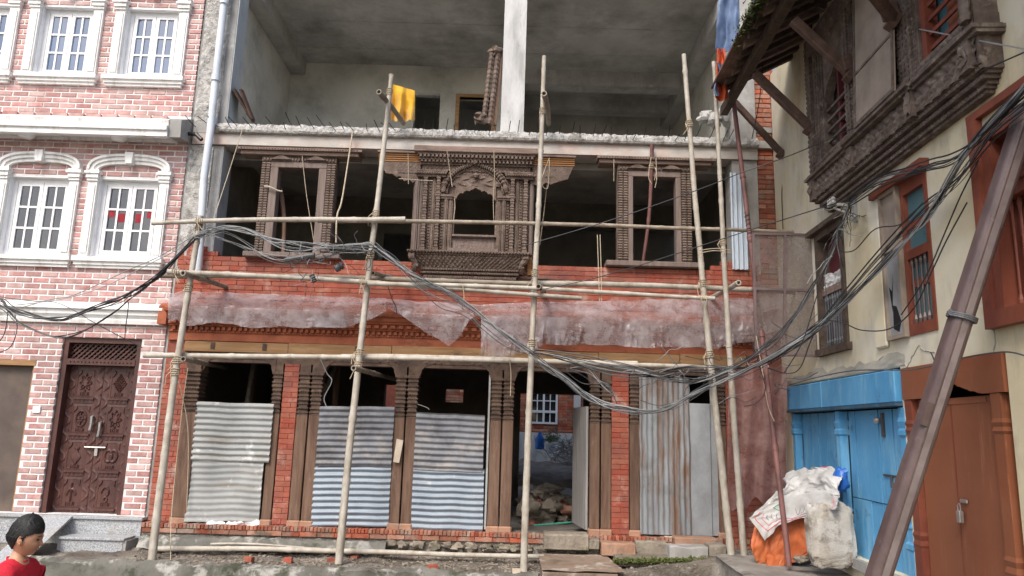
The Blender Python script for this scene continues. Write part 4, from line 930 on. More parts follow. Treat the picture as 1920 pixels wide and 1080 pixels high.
# plaster relief pilaster beside window two
q = MB(RW); q.box(2.9, 3.14, .0, .035, 2.55, 4.06); rp_(q, 'plaster_strip', 'cream', bevel=.02)
random.seed(19)
for p_ in ([(1858, 592), (1866, 640), (1862, 680), (1872, 720), (1868, 765), (1874, 790)], [(1640, 690), (1655, 668), (1672, 676), (1690, 670), (1700, 690)], [(1700, 690), (1722, 650), (1730, 655), (1755, 662)], [(1455, 560), (1462, 610), (1458, 650)], [(1546, 735), (1556, 712), (1552, 698)], [(1780, 690), (1800, 700), (1830, 690)]):
    q = MB(WLD); pp = spline([Vector(RW(*[v for v in (PW(px, py, 0)[0], .003, PW(px, py, 0)[1])])) for px, py in p_], 8)
    pp = [v + Vector((0, random.uniform(-.01, .01), random.uniform(-.008, .008))) for v in pp]
    q.tube(pp, [random.uniform(.002, .007) for _ in pp], 4); rp_(q, 'plaster_crack', 'dado')
# --- window 1: dark door-window with bars
s0, s1, z0, z1 = w1
q = MB(RW); q.box(s0 - .0, s0 + .07, -.2, .03, z0, z1); q.box(s1 - .07, s1, -.2, .03, z0, z1); q.box(s0 + .07, s1 - .07, -.2, .03, z1 - .08, z1); q.box(s0 - .06, s1 + .06, -.2, .06, z0 - .05, z0 + .03); q.box(s0 - .12, s1 + .05, -.1, .09, z1, z1 + .06)
wf = rp_(q, 'window', 'eave')
q = MB(RW); q.box(s0 + .07, s1 - .07, -.13, -.11, z0 + .03, z1 - .08); rp_(q, 'door_panel', 'maroon', wf)
q = MB(RW); q.box(s0 + .07, s1 - .07, -.08, -.01, 3.32, 3.40); rp_(q, 'rail', 'wood_h', wf)
for i in range(9):
    s_ = s0 + .11 + i * (s1 - s0 - .22) / 8; q = MB(RW); q.lathe(s_, -.03, [(.01, z0 + .03), (.018, z0 + .1), (.011, z0 + .13), (.011, 3.22), (.018, 3.26), (.01, 3.32)], 6); rp_(q, 'bar', 'cable', wf)
random.seed(3)
q = MB(RW); q.grid(lambda a, b: (s0 + .1 + a * .5, -.04 + .03 * mn.noise(Vector((a * 6, b * 5, 0))) + .02 * abs(sin(a * 20)), 3.36 + .19 * b + .02 * sin(a * 7)), 24, 10); 
tag(q.build('silver_bundle', M['sack']), 'crumpled silvery plastic bundle on the rail of the barred window', 'bundle')
q = MB(RW); q.grid(lambda a, b: (s0 + .14 + a * .52, -.10 + .02 * sin(a * 30 + b), 2.82 + .5 * b), 30, 8); tag(q.build('patterned_cloth', M['film']), 'pale patterned cloth hanging behind the window bars', 'cloth')
# --- window 2 with open mesh shutter
s0, s1, z0, z1 = w2
q = MB(RW); m0 = s0 + .38
q.box(m0, m0 + .05, -.15, .012, z0, z1); q.box(s1 - .05, s1, -.15, .012, z0, z1); q.box(m0 + .05, s1 - .05, -.15, .012, z1 - .12, z1); q.box(m0 + .05, s1 - .05, -.15, .012, z0, z0 + .1)
q.box(m0 + .05, s1 - .05, -.03, .01, 3.28, 3.36); q.box(m0 + .05, s1 - .05, -.03, -.005, 3.55, 3.61)
q.box(s0 - .1, s1 + .06, -.1, .08, z1, z1 + .07)
wf = rp_(q, 'window', 'red_frame')
q = MB(RW); q.box(m0 + .05, s1 - .05, -.05, -.03, z0 + .1, z1 - .12); rp_(q, 'shutter_board', 'teal', wf)
q = MB(RW); q.box(m0 + .05, s1 - .05, -.0299, -.015, 3.02, 3.09); rp_(q, 'inner_rail', 'red_frame', wf)
for i in range(4):
    s_ = m0 + .09 + i * .075; q = MB(RW); q.lathe(s_, -.012, [(.016, z0 + .1), (.022, z0 + .14), (.009, z0 + .18), (.009, 3.2), (.018, 3.24), (.012, 3.28)], 6); rp_(q, 'baluster', 'steel_pole', wf)
q = MB(RW)
a, c = s0 + .02, m0 - .01
q.box(a, a + .035, .0, .05, z0, z1); q.box(c - .035, c, .0, .05, z0, z1); q.box(a + .035, c - .035, .0, .05, z0, z0 + .035); q.box(a + .035, c - .035, .0, .05, z1 - .035, z1); q.box(a + .035, c - .035, .0, .05, 3.42, 3.455)
sh = rp_(q, 'shutter', 'ply', wf)
q = MB(RW); q.box(a + .036, c - .036, .015, .022, z0 + .036, 3.41); rp_(q, 'shutter_mesh', 'flat_sheet', wf)
q = MB(RW); q.box(a + .036, c - .036, .015, .022, 3.456, z1 - .036); rp_(q, 'shutter_mesh', 'ply', wf)
q = MB(RW); q.prism([(a + .06, 3.1), (a + .10, 2.86), (a + .14, 3.15), (a + .15, 3.2), (a + .11, 3.05)], .0225, .0235); q.prism([(a + .1, 2.7), (a + .2, 2.66), (a + .25, 2.75), (a + .18, 2.9), (a + .11, 2.92)], .0225, .0235); rp_(q, 'torn_hole', 'black', wf)
# --- window 3 rust red
s0, s1, z0, z1 = w3
q = MB(RW); q.box(s0 - .1, s0, -.1, .06, z0 - .12, z1 + .1); q.box(s0, s0 + .1, -.2, .03, z0, z1); q.box(s0 + .1, s1, -.2, .03, z1 - .1, z1); q.box(s0, s1, -.2, .07, z0 - .12, z0 + .0); q.box(s0 + .1, s1, -.16, .0, 3.4, 3.48); q.box(s0 - .12, s1, -.1, .05, z1 + .1, z1 + .16)
wf = rp_(q, 'window', 'red_frame')
q = MB(RW); q.box(s0 + .1, s1, -.13, -.10, z0, z1 - .1); rp_(q, 'shutter_board', 'red_frame', wf)
for k_ in range(2):
    for j in range(3): q = MB(RW); q.box(s0 + .16 + k_ * .42, s0 + .5 + k_ * .42, -.10, -.085, z0 + .08 + j * .42, z0 + .42 + j * .42); rp_(q, 'raised_panel', 'red_frame', wf, bevel=.01)
for i in range(8):
    s_ = s0 + .15 + i * .09; q = MB(RW); q.lathe(s_, -.06, [(.018, z0 + .0), (.022, z0 + .06), (.011, z0 + .1), (.011, 3.3), (.02, 3.35), (.012, 3.4)], 6); rp_(q, 'baluster', 'red_frame', wf)
# --- blue shop front
bs = thing('blue_shop_front', 'blue painted plank shop front with hinged door leaves', 'shop front', RW(1.8, -.05, .5))
def bp(b, name, m='blue', **k): return b.build(name, M[m], bs, **k)
for a, c in ((.32, 1.5), (1.51, 3.28)):
    q = MB(RW); q.box(a, c, -.12, .055, 2.03, 2.33); bp(q, 'fascia_board', bevel=.01)
q = MB(RW); q.box(.30, 3.30, -.12, .07, 2.0, 2.028); bp(q, 'fascia_ledge', 'blue_dark')
for s_ in (.32, 1.75, 3.22):
    q = MB(RW); q.rlathe(s_ + .05, -.04, [(.05, .5), (.05, .75), (.06, .76), (.06, .8), (.045, .82), (.045, .92), (.055, .94), (.045, .97), (.045, 1.72), (.06, 1.74), (.06, 1.78), (.048, 1.80), (.06, 1.86), (.048, 1.9), (.05, 1.985)]); bp(q, 'pillar')
b0 = [.43, .73, .99, 1.24, 1.49, 1.74]
for a, c in zip(b0, b0[1:]):
    q = MB(RW); q.box(a + .012, c - .012, -.12, -.085 + random.uniform(-.005, .005), .5, 1.984); bp(q, 'plank')
b0 = [1.87, 2.05, 2.35, 2.62, 2.92, 3.21]
for i, (a, c) in enumerate(zip(b0, b0[1:])):
    for za, zb in ((.5, 1.08), (1.09, 1.984)):
        q = MB(RW); q.box(a + .012, c - .012, -.12, -.08 + random.uniform(-.006, .008), za, zb); bp(q, 'plank')
q = MB(RW); q.box(.42, 3.22, -.2, -.097, .5, 1.984); bp(q, 'backing', 'blue_dark')
q = MB(RW); q.box(.3, 3.32, -.3, .05, .40, .498); bp(q, 'threshold', 'concrete')
q = MB(RW); q.box(2.72, 2.76, -.075, -.05, 1.72, 1.95); q.box(2.68, 2.95, -.075, -.06, 1.35, 1.37); q.box(2.83, 2.86, -.075, -.055, 1.25, 1.36); bp(q, 'bolt', 'cable')
q = MB(RW); q.blob((2.67, -.04, 1.88), .035, 8, 6); bp(q, 'padlock', 'metal')
# --- brown shop front
ob = thing('brown_shop_front', 'red brown painted sheet shop front closed with a padlock', 'shop front', RW(4.1, -.05, .3))
def op_(b, name, m='orange_board', **k): return b.build(name, M[m], ob, **k)
def hole_strip():
    q = MB(RW); N_ = 46
    for i in range(N_):
        a = 3.34 + 1.48 * i / N_; c = 3.34 + 1.48 * (i + 1) / N_
        def lo(s_):
            if s_ < 4.0 or s_ > 4.55: return 2.05
            t = (s_ - 4.0) / .55; return 2.05 + (.15 * (1 - t) ** 1.2 + .02 * mn.noise(Vector((s_ * 14, 0, 0)))) * min(1, t * 12)
        q.loft([[(a, -.02, lo(a)), (a, .02, lo(a)), (a, .02, 2.33), (a, -.02, 2.33)], [(c, -.02, lo(c)), (c, .02, lo(c)), (c, .02, 2.33), (c, -.02, 2.33)]])
    return q
op_(hole_strip(), 'fascia_sheet')
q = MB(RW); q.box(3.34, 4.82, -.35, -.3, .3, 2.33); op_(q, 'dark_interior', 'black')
q = MB(RW); q.box(3.5, 4.6, -.07, -.04, .5, 2.04); op_(q, 'door_sheet')
q = MB(RW); q.box(3.6, 4.5, -.04, -.034, 1.99, 2.03); op_(q, 'door_seam')
q = MB(RW); q.box(4.0, 4.02, -.0395, -.0375, .5, 2.03); q.box(4.58, 4.595, -.039, -.036, .5, 2.0); op_(q, 'seam', 'red_frame')
for s_ in (3.42, 4.70):
    q = MB(RW); q.rlathe(s_, -.045, [(.06, .3), (.06, .8), (.066, .82), (.056, .86), (.066, .9), (.056, .93), (.056, 1.76), (.066, 1.78), (.056, 1.81), (.066, 1.84), (.056, 1.87), (.06, 2.045)]); op_(q, 'pillar', 'red_frame' if s_ < 4 else 'orange_board')
q = MB(RW); q.box(3.34, 4.84, -.1, .04, .3, .5); op_(q, 'threshold', 'red_frame')
q = MB(RW); q.box(4.06, 4.16, -.034, -.02, 1.23, 1.26); q.box(4.06, 4.11, -.02, .015, 1.08, 1.17); bb = op_(q, 'padlock', 'metal', bevel=.005)
q = MB(WLD); c = Vector(RW(4.085, 0, 1.17)); q.tube([c + D2 * -.018, c + D2 * -.018 + Vector((0, 0, .04)), c + Vector((0, 0, .055)), c + D2 * .018 + Vector((0, 0, .04)), c + D2 * .018], .005, 6); op_(q, 'shackle', 'metal')
q = MB(RW); q.box(4.02, 4.1, .021, .025, 2.1, 2.24); tag(q.build('number_plate', M['tarp_blue']), 'small blue and white plate nailed above the brown door', 'plate')
#@@BALCONY
# ================================================================== CARVED BALCONY
def BFR(u, n, z): return RW(1.87 + (u - 2.32) * 1.045, n * .65, z)
bal = thing('carved_balcony', 'dark carved wooden balcony with lattice windows on the cream house', 'balcony', RW(4, .15, 4.0))
def ba(b, name, m='balcony', **k): return b.build(name, M[m], bal, **k)
B0, B1 = 2.32, 5.46; BN = .30
def rope(s0, s1, n, z, r, step): q.beads(s0, s1, n, z, r, step)
# stepped base mouldings
tiers = [(4.20, 4.228, .10), (4.228, 4.25, .14), (4.25, 4.28, .12), (4.28, 4.31, .19), (4.31, 4.335, .165), (4.335, 4.37, .24)]
for i, (za, zb, n) in enumerate(tiers):
    q = MB(BFR); e = .05 * (5 - i) * .5; q.box(B0 + e, B1 - e, -.02, n, za, zb)
    rope(B0 + e, B1 - e, n, (za + zb) / 2, .02 if i % 2 else .014, .048 if i % 2 else .034)
    ba(q, 'base_moulding')
q = MB(BFR); q.box(B0, B1, -.02, BN - .04, 4.37, 4.585)
q.relief(B0 + .02, B1 - .02, 4.375, 4.58, BN - .039, lambda u, z: .034 * abs(sin(u * 26 + 3.1 * abs(((z - 4.375) * 9) % 2 - 1))) ** .7 * (.5 + .5 * abs(sin(z * 44))) + .009 * mn.noise(Vector((u * 40, 0, z * 40))), .012); ba(q, 'carved_frieze')
for s_ in (B0 + .06, 3.38, 4.55, B1 - .12):
    q = MB(BFR); q.box(s_ - .06, s_ + .06, .0, BN + .03, 4.36, 4.585); q.blob((s_, BN + .04, 4.48), .06, 8, 6, .6, (.8, .6, 1.3), seed=s_); ba(q, 'corbel_figure')
# sill ledges, middle one projecting
for a, c, e in ((B0 - .06, 3.40, .05), (3.33, 4.62, .09), (4.50, B1 + .05, .05)):
    q = MB(BFR); zz = 4.585 if e < .08 else 4.592
    q.box(a, c, .0, BN + e - .03, zz, zz + .03); q.box(a - .01, c + .01, .0, BN + e + .02, zz + .03, zz + .06); rope(a, c, BN + e - .03, zz + .012, .014, .036); q.box(a + .02, c - .02, .0, BN + e - .01, zz + .06, zz + .085)
    ba(q, 'sill_ledge')
# apron panels above ledge
q = MB(BFR); q.box(B0, B1, .0, BN - .02, 4.66, 4.77); q.relief(B0, B1, 4.665, 4.765, BN - .019, lambda u, z: .018 * abs(sin(u * 40) * sin(z * 62)) + .004 * mn.noise(Vector((u * 50, 0, z * 50))), .012); ba(q, 'carved_apron')
# posts
def bpost(s_, w_, z0=4.70, z1=6.25, st=0):
    q = MB(BFR); q.box(s_ - w_, s_ + w_, .0, BN - .03, z0, z1)
    k_ = int((z1 - z0) / .03)
    for uu in ((s_ - w_ * .5, s_ + w_ * .5) if w_ > .05 else (s_,)):
        q.rlathe(uu, BN - .03, [(w_ * (.32 + .16 * (i % 2) + .05 * ((i // 7) % 2)), z0 + (z1 - z0) * i / k_) for i in range(k_ + 1)])
    q.vbeads(s_, BN - .0, z0, z1, .014, .04)
    ba(q, 'carved_post')
for s_, w_ in ((2.38, .07), (2.56, .05), (2.70, .045), (3.38, .06), (3.50, .03), (4.44, .055), (4.56, .06), (4.68, .04), (5.32, .03), (5.40, .05)): bpost(s_, w_)
q = MB(BFR); q.box(B0, B1, .0, BN, 6.1, 6.35); ba(q, 'top_beam')
# far arched window with rails
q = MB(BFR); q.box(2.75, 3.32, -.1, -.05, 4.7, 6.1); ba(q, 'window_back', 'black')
q = MB(BFR)
for i in range(24):
    def hh(t): x = abs(2 * t - 1); return 5.35 + .27 * (1 - x ** 2) ** .5 + (.05 * max(0, 1 - x / .2))
    a, c = 2.76 + .55 * i / 24, 2.76 + .55 * (i + 1) / 24
    q.loft([[(a, .1, hh(i / 24)), (a, BN - .05, hh(i / 24)), (a, BN - .05, 6.1), (a, .1, 6.1)], [(c, .1, hh((i + 1) / 24)), (c, BN - .05, hh((i + 1) / 24)), (c, BN - .05, 6.1), (c, .1, 6.1)]])
ba(q, 'arched_head')
for z in (4.78, 4.9, 5.02, 5.14, 5.26): q = MB(BFR); q.box(2.75, 3.32, BN - .12, BN - .08, z, z + .028); ba(q, 'rail')
q = MB(BFR); q.box(3.02, 3.06, .0, BN - .1, 4.7, 6.0); ba(q, 'mullion', 'maroon')
# middle panel shutter hung open slightly
t0 = Vector(RW(3.52, BN + .03, 0)); 
def sh_(s0, s1, z0, z1, e0, e1):
    r_ = []
    for z in (z0, z1):
        k_ = BN - .01 + .10 * (1 - (z - 4.66) / 1.4); r_.append([(s0, k_ + e0, z), (s1, k_ + e0, z), (s1, k_ + e1, z), (s0, k_ + e1, z)])
    return MB(BFR).loft(r_)
SA, SB = [2.32 + (PW(a_, b_, .22)[0] - 1.87) / 1.045 for a_, b_ in ((1609, 200), (1686, 150))]
ba(sh_(SA, SB, 4.66, 6.06, 0, .022), 'panel_shutter', 'ply')
for a_ in ((SA, SB, 4.66, 4.70), (SA + .036, SB - .036, 5.20, 5.225), (SA, SA + .035, 4.701, 6.06), (SB - .035, SB, 4.701, 6.06)): ba(sh_(*a_, .0221, .036), 'shutter_batten', 'balcony')
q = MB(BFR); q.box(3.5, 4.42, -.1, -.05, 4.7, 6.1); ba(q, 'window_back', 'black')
# near window with orange lattice
q = MB(BFR); q.box(4.74, 5.32, .0, .04, 4.7, 6.1); ba(q, 'window_back', 'teal')
q = MB(BFR); q.box(4.73, 4.80, .08, BN - .06, 4.7, 6.1); q.box(5.27, 5.33, .08, BN - .06, 4.7, 6.1); q.box(4.8, 5.27, .08, BN - .06, 4.7, 4.77); ba(q, 'lattice_frame', 'red_frame')
for i in range(9): q = MB(BFR); z = 4.84 + i * .13; q.box(4.8, 5.27, BN - .13, BN - .10, z, z + .035); ba(q, 'rail', 'red_frame')
q = MB(BFR); q.box(4.95, 5.10, .06, .09, 4.77, 6.1); ba(q, 'inner_board', 'orange_board')
# big capital post near end
q = MB(BFR); q.lathe(5.40, BN + .02, [(.05, 4.72), (.06, 4.76), (.045, 4.8), (.055, 4.84), (.05, 4.9), (.035, 4.96), (.06, 5.0), (.06, 5.03), (.04, 5.06), (.045, 5.15), (.05, 5.3), (.05, 6.2)], 10); ba(q, 'turned_column', smooth=True)
# ================================================================== EAVES
ev = thing('tiled_eave', 'overhanging tiled eave with dark timber rafters and purlin above the balcony', 'eave', RW(3, .6, 5.9))
def ea(b, name, m='eave', **k): return b.build(name, M[m], ev, **k)
def ez(n): return 6.17 + (.95 - n) * .52
q = MB(RW); a, c = .85, 9.5
q.loft([[(a, -.4, ez(-.4) + .10), (a, 1.0, ez(1.0) + .10), (a, 1.0, ez(1.0) + .125), (a, -.4, ez(-.4) + .125)], [(c, -.4, ez(-.4) + .10), (c, 1.0, ez(1.0) + .10), (c, 1.0, ez(1.0) + .125), (c, -.4, ez(-.4) + .125)]]); ea(q, 'roof_boarding')
s_ = .87
while s_ < 6.5:
    q = MB(RW); n1 = .96 + random.uniform(-.04, .03)
    q.loft([[(s_, -.3, ez(-.3)), (s_ + .08, -.3, ez(-.3)), (s_ + .08, -.3, ez(-.3) + .098), (s_, -.3, ez(-.3) + .098)], [(s_, n1, ez(n1)), (s_ + .08, n1, ez(n1)), (s_ + .08, n1, ez(n1) + .098), (s_, n1, ez(n1) + .098)]]); ea(q, 'rafter', 'eave' if random.random() < .75 else 'wood_h'); s_ += random.uniform(.2, .25)
q = MB(RW); q.box(.3, 6.6, .72, .82, 6.12, 6.24); ea(q, 'purlin', 'eave')
q = MB(RW)
for i in range(34):
    s_ = .86 + i * .2
    for j in range(5):
        n = 1.05 - j * .16; z = ez(n) + .13 + .01 * (j % 2); q.box(s_ + .1 * (j % 2), s_ + .19 + .1 * (j % 2), n - .16, n + .02, z, z + .03)
ea(q, 'roof_tiles', 'tile', kind='stuff')
for (fx, fy, fn), (tx, ty, tn), wd in (((1466, 288, .02), (1376, 190, .62), .085), ((1520, 240, .18), (1415, 138, .76), .10), ((1597, 140, .2), (1487, 38, .76), .10), ((1678, 40, .22), (1600, -60, .78), .10)):
    s_, z = PW(fx, fy, fn); t_, z2 = PW(tx, ty, tn)
    q = MB(RW); q.bar((s_, fn, z), (t_, tn, z2), wd, wd * .8); 
    if fy < 200: q.bar((s_ + .01, fn + .03, z + .02), (s_ + .0, fn + .06, z + .18), wd * 1.15)
    q.bar((s_, fn - .02, z - .03), (s_, fn + .05, z + .02), wd * 1.3)
    ea(q, 'strut', 'strut', bevel=.01)
# moss and weeds on the eave edge
random.seed(11)
def foliage(name, center_fn, n, size, lab, cat, m='leaf'):
    q = MB(WLD)
    for i in range(n):
        c = Vector(center_fn()); d = Vector((random.gauss(0, 1), random.gauss(0, 1), random.gauss(0, .8))).normalized(); x = d.orthogonal().normalized() * size * random.uniform(.2, .35); l = d * size * random.uniform(.6, 1.3)
        k_ = len(q.V); q.V += [tuple(c - x), tuple(c + x), tuple(c + l + x * .3), tuple(c + l - x * .3)]; q.F.append((k_, k_ + 1, k_ + 2, k_ + 3))
    return tag(q.build(name, M[m]), lab, cat)
def wf_():
    s_ = random.triangular(2.0, 3.6, 3.0) + .3 * mn.noise(Vector((random.random() * 5, 0, 0))); n = random.gauss(1.03, .04); return RW(s_, n, ez(1.0) + .12 + random.gauss(.0, .045))
o_ = foliage('eave_weeds', wf_, 1500, .045, 'green weeds and moss growing along the eave edge', 'weeds'); o_['kind'] = 'stuff'
#@@SCAFFOLD
# ================================================================== SCAFFOLD
def bamboo(pa, pb, r0, r1, label, m='bamboo', name='bamboo_pole', group='bamboo scaffold poles', bend=.02, node=.38, hollow=1, lash=(), seed=0):
    r0 *= .82; r1 *= .82; bend *= 1.5
    rr = random.Random(seed + int(pa[0] * 50)); a = Vector(pa); b = Vector(pb); L = (b - a).length; n = max(8, int(L / .05)); d = (b - a) / L
    side = d.cross(Vector((0, 1, 0))).normalized() if abs(d.y) < .9 else Vector((1, 0, 0)); o = rr.uniform(-1, 1)
    pts = []; rs = []; ph = rr.random() * node
    for i in range(n + 1):
        t = i / n; s_ = t * L; p = a + (b - a) * t + side * (bend * sin(pi * t * 1.3 + o) * .8 + .006 * mn.noise(Vector((s_ * 1.2, seed, 0))))
        q_ = ((s_ + ph) % node) / node; k_ = max(0, 1 - min(q_, 1 - q_) * node / .022)
        pts.append(p); rs.append((r0 + (r1 - r0) * t) * (1 + .24 * k_ - .02 * sin(pi * q_)))
    q = MB(WLD); q.tube(pts, rs, 10, hollow=hollow)
    t = thing(name, label, 'pole', a, group); q.build('culm', M[m], t, smooth=True)
    for f in lash:
        i = int(f * n); p = pts[i]; q = MB(WLD); x = side; y = d.cross(side); R_ = rs[i] * 1.12
        path = []
        for j in range(46):
            an = j * 2 * pi / 9; path.append(p + (x * cos(an) + y * sin(an)) * (R_ + .006 * rr.random()) + d * (-.035 + .07 * j / 45 + .02 * sin(an * .5 + 1)))
        q.tube(path, .0065, 5)
        for e in range(2): q.tube([path[-1], path[-1] + Vector((rr.uniform(-.05, .05), -.03, -.06)), path[-1] + Vector((rr.uniform(-.06, .06), -.02, -.14 - .08 * rr.random()))], .0055, 4)
        q.build('rope_lashing', M['rope'], t)
    return t
YS = -.8
def BP(a, b, ya, yb, r0, r1, label, **k): return bamboo(P(a[0], a[1], ya), P(b[0], b[1], yb), r0, r1, label, **k)
BP((283, 1050), (375, 405), YS, YS, .062, .043, 'leftmost upright bamboo pole beside the carved double door', lash=(.53, .57, .78, .97), seed=1)
BP((637, 1057), (731, 140), YS, YS, .058, .037, 'upright bamboo pole in front of the second corrugated sheet', lash=(.38, .4, .6, .69, .96), seed=2)
BP((985, 1078), (1017, 105), YS, YS, .055, .035, 'upright bamboo pole in front of the open doorway', lash=(.42, .55, .88), seed=3)
BP((1370, 1052), (1281, 102), YS, YS, .055, .037, 'leaning bamboo pole in front of the flat zinc sheet', lash=(.38, .52, .85), seed=4)
BP((1398, 1062), (1335, 116), YS - .05, YS - .05, .05, .032, 'thinner bamboo pole right beside the leaning one', lash=(.62,), seed=5)
BP((285, 420), (760, 408), YS - .09, YS - .09, .034, .045, 'horizontal bamboo ledger tied across the left window frame', lash=(.2,), seed=6)
BP((596, 414), (1490, 432), YS + .09, YS + .12, .036, .030, 'thin dark bamboo ledger running past the arch window', m='bamboo_b', seed=7)
BP((315, 510), (1090, 556), YS - .1, YS - .1, .042, .034, 'pale front bamboo ledger above the plastic sheet on the left', lash=(.02, .48), seed=8)
BP((690, 532), (1340, 557), YS - .12, YS - .12, .036, .032, 'pale bamboo ledger crossing the open doorway bay above the sheet', lash=(.97,), seed=9)
BP((300, 518), (1060, 530), YS + .22, YS + .22, .045, .04, 'brown bamboo ledger behind the uprights on the left', m='bamboo_b', seed=10)
BP((1000, 533), (1590, 548), YS + .18, YS + .18, .05, .038, 'long bamboo ledger behind the uprights on the right', seed=11)
BP((270, 665), (1340, 687), YS + .1, YS + .1, .042, .034, 'long low bamboo ledger in front of the timber beam', lash=(.07, .38), seed=12)
BP((640, 670), (1195, 676), YS + .12, YS + .12, .03, .027, 'thin pale bamboo lying on the long low ledger', seed=13)
BP((290, 1031), (1020, 1040), -.42, -.42, .04, .035, 'bamboo pole lying on the ground along the plinth', group=None, seed=14)
BP((395, 1022), (640, 1028), -.34, -.34, .018, .016, 'thin bamboo stick lying against the plinth', group=None, seed=15)
# transoms running back to the building
def tr(p0, y0, p1, y1, r, label, m='bamboo_b', **k): return bamboo(P(*p0, y0), P(*p1, y1), r, r * .9, label, m=m, name='bamboo_transom', group='short bamboo transoms tied to the uprights', bend=.006, **k)
tr((711, 172), -1.1, (757, 232), -.0, .045, 'short bamboo stub tied to the top of the second upright')
tr((1020, 175), -1.0, (1030, 232), -.0, .048, 'short bamboo stub tied behind the top of the doorway upright')
tr((343, 512), -1.05, (425, 538), .0, .045, 'short bamboo stub below the left brick sill end')
tr((343, 673), -1.1, (425, 690), 1.2, .042, 'short bamboo stub at the left end of the low ledger')
tr((662, 690), -1.15, (745, 712), 1.2, .042, 'short bamboo stub under the low ledger at the second upright')
tr((1010, 537), -1.05, (1020, 548), -.0, .045, 'short bamboo stub at the doorway upright')
tr((1386, 530), -1.15, (1330, 560), .0, .042, 'short bamboo stub at the leaning right upright', m='bamboo')
tr((700, 512), -.8, (760, 527), -.1, .035, 'split bamboo piece under the arch window sill')
tr((1330, 708), -1.0, (1345, 735), 1.2, .042, 'short bamboo stub above the flat zinc sheet')
bamboo(P(1224, 270, -.12), P(1207, 492, .1), .035, .03, 'brown bamboo prop tied upright inside the right carved frame', m='rust_pipe', name='bamboo_prop', group=None, lash=(.2,), seed=20)
bamboo(P(526, 352, .2), P(533, 478, .1), .04, .035, 'weathered timber prop beside the left carved frame', m='wood_v', name='timber_prop', group=None, seed=21)
BP((495, 352), (530, 356), -.1, -.1, .016, .016, 'short stick lashed across the left carved frame', group=None, seed=22)
# props inside ground floor
for i, (x0_, x1_, y_) in enumerate(((-3.92, -3.86, 1.0), (-3.3, -2.6, 1.2), (-1.62, -1.58, .9))):
    bamboo((x0_, y_, .3), (x1_, y_ + .2, 2.9), .045, .04, ('upright prop inside the left shop opening', 'slanting prop inside the left shop opening', 'upright prop inside the second shop opening')[i], m='bamboo_b', name='inner_prop', group='props inside the dark ground floor', seed=30 + i)
# rusty steel pipe
a = P(1480, 1062, -1.8); b = P(1374, 176, -.55)
pr_ = thing('rusty_pipe', 'long thin rusty steel pipe leaning from the pavement to the eave', 'pipe', a)
q = MB(WLD); q.tube([a + (b - a) * t / 20 for t in range(21)], .03, 10); q.build('pipe', M['rust_pipe'], pr_, smooth=True)
for t in (.2, .42, .63, .78): q = MB(WLD); q.tube([a + (b - a) * t, a + (b - a) * (t + .012)], .038, 10); q.build('coupler', M['rust_pipe'], pr_)
q = MB(WLD); c = a + (b - a) * .62; d = (b - a).normalized(); q.tube([c + Vector((.03 * cos(i * .8), .04 * sin(i * .8), 0)) + d * (i * .008) for i in range(60)], .006, 4); q.build('wire_wrap', M['cable'], pr_)
# drain pipes
q = MB(WLD); q.tube([P(425, -40, -.12), P(404, 150, -.12), P(395, 240, -.16), P(383, 330, -.16), P(374, 470, -.12), P(370, 510, -.12)], .052, 12)
t = thing('drain_pipe', 'pale plastic drain pipe running down beside the pink house', 'pipe', P(370, 510, -.12)); q.build('pipe', M['pvc'], t, smooth=True)
for px, py in ((420, 8), (404, 152), (396, 235)): c = P(px, py, -.13); q = MB(WLD); q.tube([c, c + Vector((0, 0, .09))], .062, 12); q.build('pipe_socket', M['pvc'], t, smooth=True)
q = MB(WLD); q.tube([P(340, 250, .0), P(368, 252, -.15), P(378, 262, -.16)], .03, 8); q.build('pipe_hook', M['cable_dark'], t)
# ribbed pale sheet standing against the right column
q = MB(); x0, _ = Q(1368, 400); x1, _ = Q(1398, 400); q.grid(lambda a, b: (x0 + (x1 - x0) * a, .06 + .018 * sin(a * 22), 3.95 + (5.35 - 3.95) * b), 40, 4)
tag(q.build('ribbed_sheet', M['pvc_wht'], smooth=True), 'narrow pale blue ribbed sheet standing against the right column', 'sheet')
# ================================================================== corrugated sheets
def corr(name, pts, horiz, m, label, group, pitch=.078, amp=.0115, n=.02, warp=.009):
    (x0, z0), (x1, z1) = pts; q = MB(); nu, nv = (30, int(abs(z1 - z0) / .009)) if horiz else (int(abs(x1 - x0) / .009), 30)
    sd = random.random() * 9
    shr = random.uniform(-.03, .03)
    def fn(a, b):
        u = x0 + (x1 - x0) * a; z = z0 + (z1 - z0) * b
        w_ = amp * sin(2 * pi * (z if horiz else u) / pitch) + warp * 2 * mn.noise(Vector((u * 2.5, sd, z * 2.5)))
        sk = .014 * mn.noise(Vector((u * 3, sd, 1))) + shr * (a - .5) if horiz else .02 * b * mn.noise(Vector((u * 9, sd, 1)))
        return (u + .006 * mn.noise(Vector((z * 5, sd, 2))), n + w_ + .03 * b * (0), z + sk)
    q.grid(fn, nu, nv); return tag(q.build(name, M[m], smooth=True), label, 'sheet', group)
def QQ(a, b): return (Q(*a), Q(*b))
gx = 'corrugated sheets closing the shop openings'
xa, xb = posts[0][1], posts[1][0]
za = Q(430, 978)[1]; zm = Q(430, 862)[1]; zt = Q(430, 755)[1]
corr('corrugated_sheet', ((xa - .02, zm - .02), (xb + .06, zt)), True, 'galv_dull', 'upper dull corrugated sheet in the leftmost shop opening', gx, n=.05)
corr('corrugated_sheet', ((xa - .02, za), (xb - .01, zm + .03)), True, 'galv_dull', 'flattened lower corrugated sheet in the leftmost shop opening', gx, amp=.005, n=.03, warp=.014)
xa, xb = posts[3][1], posts[4][0]
